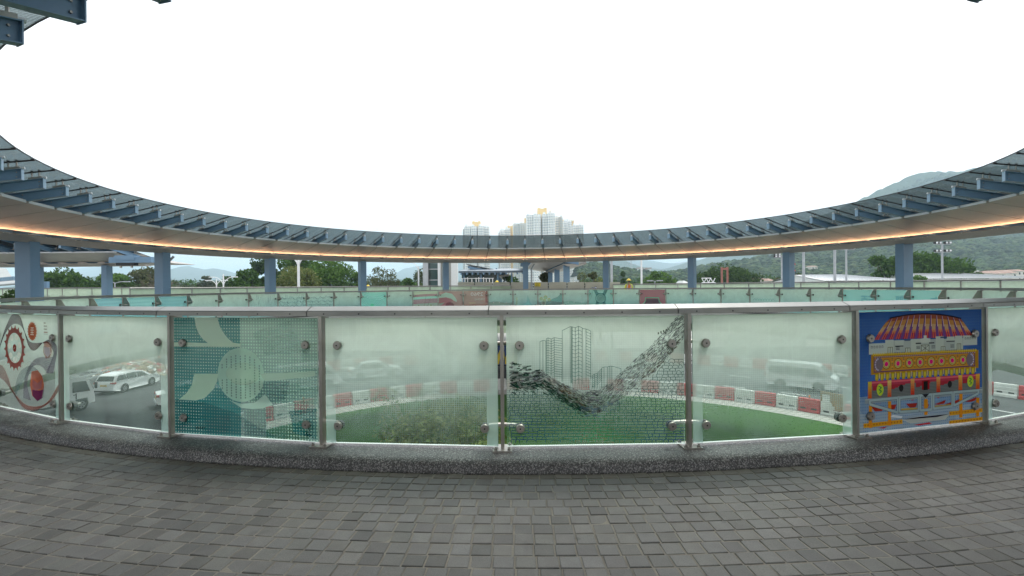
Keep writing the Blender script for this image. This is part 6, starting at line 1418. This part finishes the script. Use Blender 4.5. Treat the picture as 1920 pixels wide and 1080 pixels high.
for x in (xa, xb): h.tube((x, Y, GZ), (x, Y, z0), .09, .09, 'white_paint', 6)
wb(h, 'lattice', T)
# white-roofed sheds
def shed(x0, x1, xr, yr, ye, Y, dep, label, roofm):
    T = thing('shed', (atx((x0 + x1) / 2, Y), Y, GZ), label, 'building'); Yf, Yr = Y, Y + dep / 2; ze, zr = atz((x0 + x1) / 2, ye, Yf), atz((x0 + x1) / 2, yr, Yr); a, b = atx(x0, Yf), atx(x1, Yf); r0, r1 = a + .0, b - (atx(x1, Yf) - atx(xr, Yf)); hip = r1
    h = MB(); h.hexa([Vector(p) for p in ((a, Yf, GZ), (b, Yf, GZ), (b, Yf + dep, GZ), (a, Yf + dep, GZ), (a, Yf, ze), (b, Yf, ze), (b, Yf + dep, ze), (a, Yf + dep, ze))], 'roof_white'); h.face([(a, Yf, ze), (a, Yr, zr), (a, Yf + dep, ze)], 'roof_white'); wb(h, 'wall', T)
    h = MB(); z_ = Vector((0, 0, .12)); P0, P1, P2, P3 = Vector((a - .3, Yf - .3, ze)), Vector((b + .3, Yf - .3, ze)), Vector((hip, Yr, zr)), Vector((a - .3, Yr, zr)); Q1, Q0 = Vector((b + .3, Yf + dep + .3, ze)), Vector((a - .3, Yf + dep + .3, ze))
    h.face([P0 + z_, P1 + z_, P2 + z_, P3 + z_], roofm); h.face([P3 + z_, P2 + z_, Q1 + z_, Q0 + z_], roofm); h.face([P1 + z_, Q1 + z_, P2 + z_], roofm)
    n = 22
    for k in range(1, n):
        f = k / n; u0 = P0.lerp(P1, f) + z_; u1 = P3.lerp(P2, f) + z_; h.tube(u0 + Vector((0, 0, .02)), u1 + Vector((0, 0, .02)), .035, .035, 'pole_grey', 4)
    wb(h, 'roof', T)
shed(1548, 1702, 1646, 515.5, 527, 76, 16, 'nearer white shed with a pale ribbed roof, left of the big right blue column', 'roof_white'); shed(1742, 1960, 1888, 512.5, 523, 82, 18, 'white shed with a grey ribbed roof, right of the big right blue column', 'roof_grey')
# lift tower
T = thing('lift_tower', (atx(815, 45), 45, GZ), 'lift tower with dark green glass between pale columns, left of centre', 'building'); zt = atz(815, 470, 45)
for a, b in ((793, 803), (821, 826), (846, 858)): h = MB(); h.box((atx(a, 45), 45, GZ), (atx(b, 45), 45.6, zt), 'pole_grey' if a == 793 else 'roof_white'); wb(h, 'column', T)
h = MB(); h.box((atx(803.4, 45), 45.15, GZ), (atx(820.6, 45), 47.5, zt - .1), 'green_glass'); wb(h, 'glass_wall', T)
h = MB()
for k in range(6): z = -1 + k * 1.0; h.box((atx(803.4, 45), 45.10, z), (atx(820.6, 45), 45.148, z + .07), 'pole_grey')
h.box((atx(805.4, 45), 45.08, GZ), (atx(806.4, 45), 45.098, zt - .2), 'dark'); wb(h, 'transoms', T)
h = MB(); h.box((atx(826.4, 45), 45.3, GZ), (atx(845.6, 45), 47.5, zt - .3), 'concrete'); wb(h, 'side_wall', T)
h = MB(); h.box((atx(792, 45), 44.9, zt), (atx(859, 45), 47.8, zt + .25), 'roof_white'); wb(h, 'roof', T)
T = thing('station_building', (atx(905, 52), 52, 0), 'low dark glazed hall with a blue-grey roof behind the cream barriers, left of centre', 'building')
def pxbox(h, x0, x1, y0, y1, Y, d, mat, zb=None): h.box((atx(x0, Y), Y, atz((x0 + x1) / 2, y1, Y) if zb is None else zb), (atx(x1, Y), Y + d, atz((x0 + x1) / 2, y0, Y)), mat)
h = MB(); pxbox(h, 866, 931, 512, 540, 53, 5, 'green_glass', -.02); wb(h, 'glass_wall', T)
h = MB(); a, b = atx(860, 51), atx(986, 51); z0, z1 = atz(920, 511.5, 51), atz(920, 504.5, 55); h.hexa([Vector(p) for p in ((a, 51, z0), (b, 51, z0), (b, 60, z1), (a, 60, z1), (a, 51, z0 + .22), (b, 51, z0 + .22), (b, 60, z1 + .22), (a, 60, z1 + .22))], 'roof_glass_solid'); wb(h, 'roof', T)
for k in range(12):
    x = a + (b - a) * (k + .5) / 12; h = MB(); h.hexa([Vector(p) for p in ((x - .06, 50.7, z0 - .2), (x + .06, 50.7, z0 - .2), (x + .06, 60, z1 - .2), (x - .06, 60, z1 - .2), (x - .06, 50.7, z0 - .005), (x + .06, 50.7, z0 - .005), (x + .06, 60, z1 - .005), (x - .06, 60, z1 - .005))], 'blue_paint'); wb(h, 'beam', T)
for px_ in (868, 900, 932, 958, 981): h = MB(); pxbox(h, px_, px_ + 3.5, 512.5, 540, 51.6, .25, 'blue_paint', -.02); wb(h, 'column', T)
h = MB()
for px_ in (866, 871, 876, 884, 892, 897, 906, 911, 917, 923): pxbox(h, px_, px_ + 1.6, 520 + (px_ % 3), 540, 49.5, .08, 'white_paint', -.02)
pxbox(h, 864, 926, 521.5, 522.6, 49.4, .06, 'white_paint'); tag(wb(h, 'white_fence'), 'white post fence in front of the dark glazed hall behind the cream barriers', 'fence')
# red lamps and a sign under the far canopy
T = thing('ceiling_sign', (atx(921, 58), 58, 2.8), 'small lit red sign hanging under the far canopy behind the hoarding', 'sign'); h = MB(); h.box((atx(918, 58), 58, atz(920, 521, 58)), (atx(926, 58), 58.1, atz(920, 518.5, 58)), 'red_lamp_on'); wb(h, 'panel', T); h = MB(); h.tube((atx(922, 58), 58.05, atz(920, 518.5, 58)), (atx(922, 58), 58.05, atz(920, 510, 58)), .03, .03, 'dark', 6); wb(h, 'hanger', T)

# ================================================================== TOWERS
def wing(h, x0, x1, Y, dep, zt, mat, zb=GZ, ch=2.0):
    pts = [(x0 + ch, Y), (x1 - ch, Y), (x1, Y + ch), (x1, Y + dep), (x0, Y + dep), (x0, Y + ch)]; n = len(pts); u0 = 0
    for i in range(n):
        (ax, ay), (bx, by) = pts[i], pts[(i + 1) % n]; L = sqrt((bx - ax) ** 2 + (by - ay) ** 2); h.face([(ax, ay, zb), (bx, by, zb), (bx, by, zt), (ax, ay, zt)], mat, None, [(u0, 0), (u0 + L, 0), (u0 + L, zt - zb), (u0, zt - zb)]); u0 += L
    h.face([(x, y, zt) for x, y in pts], 'tower_core')
def tower(label, wings, core, Y=800, cap=None):
    xs = [w_[0] for w_ in wings] + [w_[1] for w_ in wings]; T = thing('apartment_tower', (atx((min(xs) + max(xs)) / 2, Y), Y, GZ), label, 'tower', 'apartment towers above the canopy')
    for x0, x1, yt, dy, m_ in wings:
        h = MB(); a, b = atx(x0, Y + dy), atx(x1, Y + dy); zt = atz((x0 + x1) / 2, yt, Y + dy); wing(h, a, b, Y + dy, 22, zt, m_)
        nb = 3
        for k in range(nb):     # projecting bays give the facade its vertical relief
            c = a + (b - a) * (k + .5) / nb; hw_ = (b - a) / nb * .28; wing(h, c - hw_, c + hw_, Y + dy - 1.8, 1.7, zt - 3, m_, ch=.6)
        h.box((a + 1.5, Y + dy + 4, zt), (a + 5, Y + dy + 9, zt + 3.2), 'tower_core'); wb(h, 'wing', T)
    for x0, x1, yt, dy in core:
        h = MB(); a, b = atx(x0, Y + dy), atx(x1, Y + dy); zt = atz((x0 + x1) / 2, yt, Y + dy); n = 3
        for k in range(n): h.box((a + (b - a) * k / n + .25, Y + dy, GZ), (a + (b - a) * (k + 1) / n - .25, Y + dy + 14 + k, zt - (1.2 if k % 2 else 0)), 'tower_yellow')
        h.box((a + .5, Y + dy + .8, GZ), (b - .5, Y + dy + 12, zt - 2), 'tower_yellow'); wb(h, 'core', T)
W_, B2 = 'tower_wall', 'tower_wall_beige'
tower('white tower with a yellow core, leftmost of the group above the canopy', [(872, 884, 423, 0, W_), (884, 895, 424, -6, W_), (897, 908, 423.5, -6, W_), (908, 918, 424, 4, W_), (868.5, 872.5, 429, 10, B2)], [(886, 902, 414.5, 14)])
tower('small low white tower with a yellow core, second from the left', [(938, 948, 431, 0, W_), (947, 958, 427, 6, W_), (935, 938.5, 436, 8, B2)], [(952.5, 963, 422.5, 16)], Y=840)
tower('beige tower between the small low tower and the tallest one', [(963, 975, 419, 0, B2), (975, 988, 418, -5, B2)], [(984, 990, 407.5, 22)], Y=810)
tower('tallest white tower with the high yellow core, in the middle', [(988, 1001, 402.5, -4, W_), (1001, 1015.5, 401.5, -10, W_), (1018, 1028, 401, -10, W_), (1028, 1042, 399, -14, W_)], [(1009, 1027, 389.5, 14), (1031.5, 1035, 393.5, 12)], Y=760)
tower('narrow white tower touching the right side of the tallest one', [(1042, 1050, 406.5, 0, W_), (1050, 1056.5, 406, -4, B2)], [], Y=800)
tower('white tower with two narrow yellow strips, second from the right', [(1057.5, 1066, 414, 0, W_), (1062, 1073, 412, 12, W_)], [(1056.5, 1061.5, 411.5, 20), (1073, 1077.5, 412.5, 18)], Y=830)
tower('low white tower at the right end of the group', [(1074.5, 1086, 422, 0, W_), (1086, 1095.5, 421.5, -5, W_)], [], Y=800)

# ================================================================== HILLS
def link_new(n, me): o = bpy.data.objects.new(n, me); COL.objects.link(o); return o
m, t, b = _mat('leaf_mass')
ca = N(t, 'ShaderNodeVertexColor', layer_name='Col'); t.links.new(ca.outputs[0], b.inputs['Base Color']); b.inputs['Roughness'].default_value = 1.0; b.inputs['Specular IOR Level'].default_value = 0.05
tc = N(t, 'ShaderNodeTexCoord'); n1 = N(t, 'ShaderNodeTexNoise', Scale=0.9, Detail=3.0); t.links.new(tc.outputs['Object'], n1.inputs['Vector']); bp = N(t, 'ShaderNodeBump', Strength=1.0, Distance=1.5); t.links.new(n1.outputs['Fac'], bp.inputs['Height']); t.links.new(bp.outputs[0], b.inputs['Normal'])
def hill(name, prof, Y0, Y1, mat, rough=.02, seed=1, nu=150, nv=26, back=True, foot=GZ - 2, crowns=0, csz=1.0, cmax=1.0):
    """a ridge: its foot near Y0, its crest at Y1 following the skyline 'prof' (pixel pairs)"""
    import mathutils
    vs, fs = [], []
    xs = [p_[0] for p_ in prof]
    def yof(x):
        for (xa, ya), (xb, yb) in zip(prof, prof[1:]):
            if xa <= x <= xb: f = (x - xa) / (xb - xa); f = f * f * (3 - 2 * f) * .5 + f * .5; return ya + (yb - ya) * f
        return prof[-1][1]
    for i in range(nu + 1):
        px = xs[0] + (xs[-1] - xs[0]) * i / nu; X1 = atx(px, Y1); zc_ = atz(px, yof(px), Y1)
        for j in range(nv + 1 + (6 if back else 0)):
            f = j / nv; Y = Y0 + (Y1 - Y0) * f; X = X1 * (.45 + .55 * Y / Y1) if f <= 1 else X1
            sh = min(f, 1) ** 1.22 if f <= 1 else 1 - (f - 1) * 1.5
            nz = mathutils.noise.fractal(Vector((X / (Y1 * .11), Y / (Y1 * .16), seed)), 1.0, 2.0, 5); H_ = zc_ - foot
            z = foot + H_ * sh + H_ * rough * 8 * nz * sin(min(f, 1) * pi) + H_ * rough * mathutils.noise.fractal(Vector((X / (Y1 * .012), Y / (Y1 * .012), seed + 5)), 1.0, 2.0, 3)
            vs.append((X, Y, z))
    m_ = nv + 1 + (6 if back else 0)
    fs = [(i * m_ + j, (i + 1) * m_ + j, (i + 1) * m_ + j + 1, i * m_ + j + 1) for i in range(nu) for j in range(m_ - 1)]
    h = MB(); h.shape(vs, fs, mat); o = structure(h, name, True)
    if crowns:
        rn = random.Random(seed * 7); V_, F_, C_ = [], [], []
        for _ in range(crowns):
            i = rn.randrange(nu); j = min(nv - 1, int(nv * cmax * rn.random() ** 1.1)); p = Vector(vs[i * m_ + j]).lerp(Vector(vs[(i + 1) * m_ + j]), rn.random()).lerp(Vector(vs[i * m_ + j + 1]), rn.random() * .8)
            r_ = p.y * rn.uniform(.0040, .0085) * csz; n0 = len(V_); g_ = rn.uniform(.65, 1.35); col = [c_ * g_ for c_ in rn.choice([(.035, .062, .026), (.05, .082, .032), (.028, .052, .026), (.07, .095, .04), (.022, .042, .024)])]
            for zz, rr in ((-.5, 1.0), (.15, 1.05), (.75, .68)):
                for k in range(6): a_ = k * pi / 3 + zz; q_ = rr * rn.uniform(.82, 1.18); V_.append((p.x + r_ * q_ * cos(a_), p.y + r_ * q_ * sin(a_), p.z + r_ * zz * rn.uniform(.85, 1.15)))
            V_.append((p.x, p.y, p.z + r_ * 1.05))
            for a0 in (0, 6):
                for k in range(6): F_.append((n0 + a0 + k, n0 + a0 + (k + 1) % 6, n0 + a0 + 6 + (k + 1) % 6, n0 + a0 + 6 + k)); C_ += [*col, 1.0] * 4
            for k in range(6): F_.append((n0 + 12 + k, n0 + 12 + (k + 1) % 6, n0 + 18)); C_ += [*[c_ * 1.15 for c_ in col], 1.0] * 3
        me = bpy.data.meshes.new('forest_canopy'); me.from_pydata(V_, [], F_); me.materials.append(MATS['leaf_mass']); at_ = me.color_attributes.new('Col', 'FLOAT_COLOR', 'CORNER'); at_.data.foreach_set('color', C_)
        tag(link_new('forest_canopy', me), kind='stuff')
    return o
hill('mountain', [(1380, 470), (1480, 425), (1560, 398), (1600, 379), (1625, 369), (1650, 356), (1680, 343), (1710, 328), (1735, 322.5), (1765, 321.5), (1800, 322), (1830, 314), (1850, 314), (1880, 310), (1920, 307), (1990, 300), (2100, 290), (2300, 300)], 330, 1500, 'forest', .012, 1, 240, 60, crowns=9000, csz=.55, cmax=.93)
hill('hills', [(1250, 516), (1300, 505), (1360, 494), (1430, 484), (1500, 474), (1600, 462), (1700, 455), (1800, 452), (2000, 445), (2300, 440)], 230, 620, 'forest', .02, 2, 200, 40, crowns=12000)
hill('hills', [(1080, 503), (1100, 499), (1116, 496), (1135, 499), (1160, 505), (1190, 510), (1230, 514), (1280, 512), (1330, 508), (1400, 505), (1480, 500), (1560, 498)], 220, 480, 'forest', .02, 3, 160, 30, crowns=7000)
hill('hills', [(1060, 480), (1100, 488), (1160, 484), (1200, 500), (1240, 505), (1300, 490), (1340, 480), (1420, 460), (1500, 440)], 900, 2300, 'forest_far', .01, 4, 120, 26)
hill('hills', [(1000, 515), (1080, 500), (1140, 492), (1200, 486), (1260, 494), (1330, 484), (1400, 470)], 2400, 4400, 'forest_far', .01, 5, 90, 20)
hill('hills', [(560, 530), (640, 519), (700, 517), (740, 513), (760, 503), (790, 498), (820, 488), (860, 480), (920, 490), (980, 500), (1050, 515)], 2600, 4600, 'forest_far', .01, 6, 90, 20)
hill('hills', [(290, 519), (318, 505), (340, 500), (352, 498), (366, 502), (385, 505), (400, 503), (420, 506), (445, 516), (480, 524), (560, 531)], 1800, 3300, 'forest_far', .012, 7, 100, 20)
hill('hills', [(-60, 540), (60, 515), (130, 505), (180, 500), (215, 496), (250, 488), (280, 500), (310, 512), (380, 524)], 3000, 5200, 'forest_far', .01, 8, 80, 18)
hill('hills', [(120, 540), (150, 524), (180, 518), (230, 520), (300, 524), (420, 526), (700, 523), (800, 525), (1000, 530)], 700, 1400, 'forest_far', .02, 9, 90, 18)
# belt of far woodland at the foot of the hills
random.seed(31)
def belt(x0, x1, ytop, Y, pal, n, label):
    L = []; Tn = thing('woodland', (atx((x0 + x1) / 2, Y), Y, GZ), label, 'woodland'); Tn['kind'] = 'stuff'
    nc = int((atx(x1, Y) - atx(x0, Y)) / (Y * .012)); cl = []
    for k in range(max(6, nc * 3)):
        px = random.uniform(x0, x1); yy = Y + random.uniform(-Y * .06, Y * .06); zt = atz(px, ytop + random.uniform(0, 9), yy); cl.append((Vector((atx(px, yy), yy, zt - Y * .009)), Y * random.uniform(.006, .012)))
        cl.append((Vector((atx(px, yy) + random.gauss(0, 2), yy - 1, (zt + GZ) / 2)), Y * random.uniform(.008, .014)))
    for _ in range(n):
        c, r_ = random.choice(cl); d = Vector((random.gauss(0, 1), random.gauss(0, 1), random.gauss(0, 1))).normalized(); col = random.choice(PAL[pal]); v = random.uniform(.75, 1.2); L.append((c + d * r_ * random.uniform(.6, 1.05), Y * .0030 * random.uniform(.7, 1.3), tuple(k * v for k in col), .8))
    o = leafmesh('woodland_canopy', Tn, L); o.parent = None; o.location = Tn.location; o.name = 'woodland'; tag(o, label, 'woodland', kind='stuff'); bpy.data.objects.remove(Tn)
belt(60, 470, 523, 170, 'green', 7000, 'low band of far trees at the left, under the pale hills'); belt(640, 800, 523, 160, 'green', 3600, 'low band of far trees between the airy trees and the lift tower')
belt(1080, 1320, 521, 200, 'green', 6500, 'low band of far trees on the valley floor right of centre'); belt(1400, 1620, 516, 210, 'green', 6500, 'band of far trees behind the grey poles'); belt(1800, 1990, 511, 300, 'green', 5000, 'band of far trees around the village houses at the right edge')
# village houses
random.seed(8); HS = [(1796, 1806, 502, 250, 'upper white house left of the village tree'), (1806, 1816, 504.5, 255, 'white house beside the upper white one'), (1832, 1836, 505, 260, 'slim white house standing alone left of the village'), (1851, 1862, 509, 240, 'leftmost house of the village row with a brown roof'), (1863, 1874, 507, 245, 'second house of the village row'), (1875, 1886, 509.5, 240, 'third house of the village row, lower than its neighbours'), (1886, 1898, 506, 250, 'fourth house of the village row'), (1898, 1908, 508.5, 242, 'fifth house of the village row'), (1908, 1924, 505, 248, 'rightmost house of the village row, cut by the picture edge'),
      (1418, 1428, 519, 180, 'white house just right of the wide dark tree'), (1429, 1439, 521, 185, 'low white house second right of the wide dark tree'), (1441, 1452, 522, 180, 'low white house left of the small olive tree'), (1281, 1293, 526, 150, 'flat white building low behind the railing left of the wide dark tree'), (1522, 1533, 498, 400, 'small white house high on the forested slope')]
for x0, x1, yt, Y, lab in HS:
    a, b = atx(x0, Y), atx(x1, Y); zt = atz((x0 + x1) / 2, yt, Y); zb = max(GZ, zt - 9) if Y < 300 else zt - 7; T = thing('house', ((a + b) / 2, Y, zb), lab, 'house', 'far houses'); dep = 8
    h = MB(); h.box((a, Y, zb - (12 if Y > 300 else 0)), (b, Y + dep, zt - .9), 'house_wall'); wb(h, 'wall', T)
    h = MB(); m_ = random.choice(['house_roof', 'roof_grey', 'house_roof']); h.hexa([Vector(p) for p in ((a - .3, Y - .4, zt - .9), (b + .3, Y - .4, zt - .9), (b + .3, Y + dep + .3, zt - .9), (a - .3, Y + dep + .3, zt - .9), (a + .8, Y + 2.5, zt), (b - .8, Y + 2.5, zt), (b - .8, Y + dep - 2, zt), (a + .8, Y + dep - 2, zt))], m_); wb(h, 'roof', T)
    nw = max(1, int((b - a) / 1.6))
    for i in range(nw):
        for z in (zt - 2.6, zt - 5.4):
            c = a + (b - a) * (i + .5) / nw; h = MB(); h.box((c - .4, Y - .03, z), (c + .4, Y - .005, z + 1.1), 'car_glass'); wb(h, 'window', T)
# institutional building and pylon in the valley
T = thing('building', (atx(1212, 900), 900, GZ), 'long brownish building far off in the valley above the round bright green tree', 'building')
for k, (a, b, yt) in enumerate(((1197, 1206, 503.5), (1206, 1214, 505.5), (1214, 1222, 503.8))): h = MB(); zt = atz(1210, yt, 900); wing(h, atx(a, 900), atx(b, 900), 900 + k, 14, zt, 'tower_wall_beige', ch=.5); h.box((atx(a, 900) - .5, 899 + k, zt), (atx(b, 900) + .5, 914 + k, zt + 2), 'house_roof'); wb(h, 'block', T)
Y = 1000; x = atx(1184, Y); zt = atz(1184, 482, Y); T = thing('pylon', (x, Y, GZ), 'faint lattice power pylon in the valley right of centre', 'pylon'); h = MB()
for s_ in (-1, 1):
    for d in (-1, 1): h.tube((x + s_ * 4, Y + d * 4, GZ), (x + s_ * .5, Y + d * .5, zt), .35, .2, 'pole_grey', 4)
for k in range(7):
    f = k / 7; g_ = (k + 1) / 7; w0, w1 = 4 - 3.5 * f, 4 - 3.5 * g_; z0, z1 = GZ + (zt - GZ) * f, GZ + (zt - GZ) * g_; h.tube((x - w0, Y - w0, z0), (x + w1, Y - w1, z1), .2, .2, 'pole_grey', 4); h.tube((x + w0, Y - w0, z0), (x - w1, Y - w1, z1), .2, .2, 'pole_grey', 4)
wb(h, 'lattice', T); h = MB()
for k in range(3): z = zt - 3 - k * 6; h.tube((x - 9, Y, z), (x + 9, Y, z), .35, .35, 'pole_grey', 4)
wb(h, 'crossarms', T)

# ================================================================== AIR
m = bpy.data.materials.new('air'); m.use_nodes = True; t = m.node_tree; t.nodes.clear(); o_ = t.nodes.new('ShaderNodeOutputMaterial'); v = t.nodes.new('ShaderNodeVolumePrincipled')
v.inputs['Color'].default_value = (0.68, 0.87, 1.0, 1); v.inputs['Density'].default_value = 0.00030; v.inputs['Anisotropy'].default_value = 0.0; t.links.new(v.outputs[0], o_.inputs['Volume']); MATS['air'] = m
HAZE = True
if HAZE:
    h = MB(); h.box((-9100, -210, GZ - 4), (9100, 12100, 500), 'air'); tag(h.build('haze'), kind='stuff')
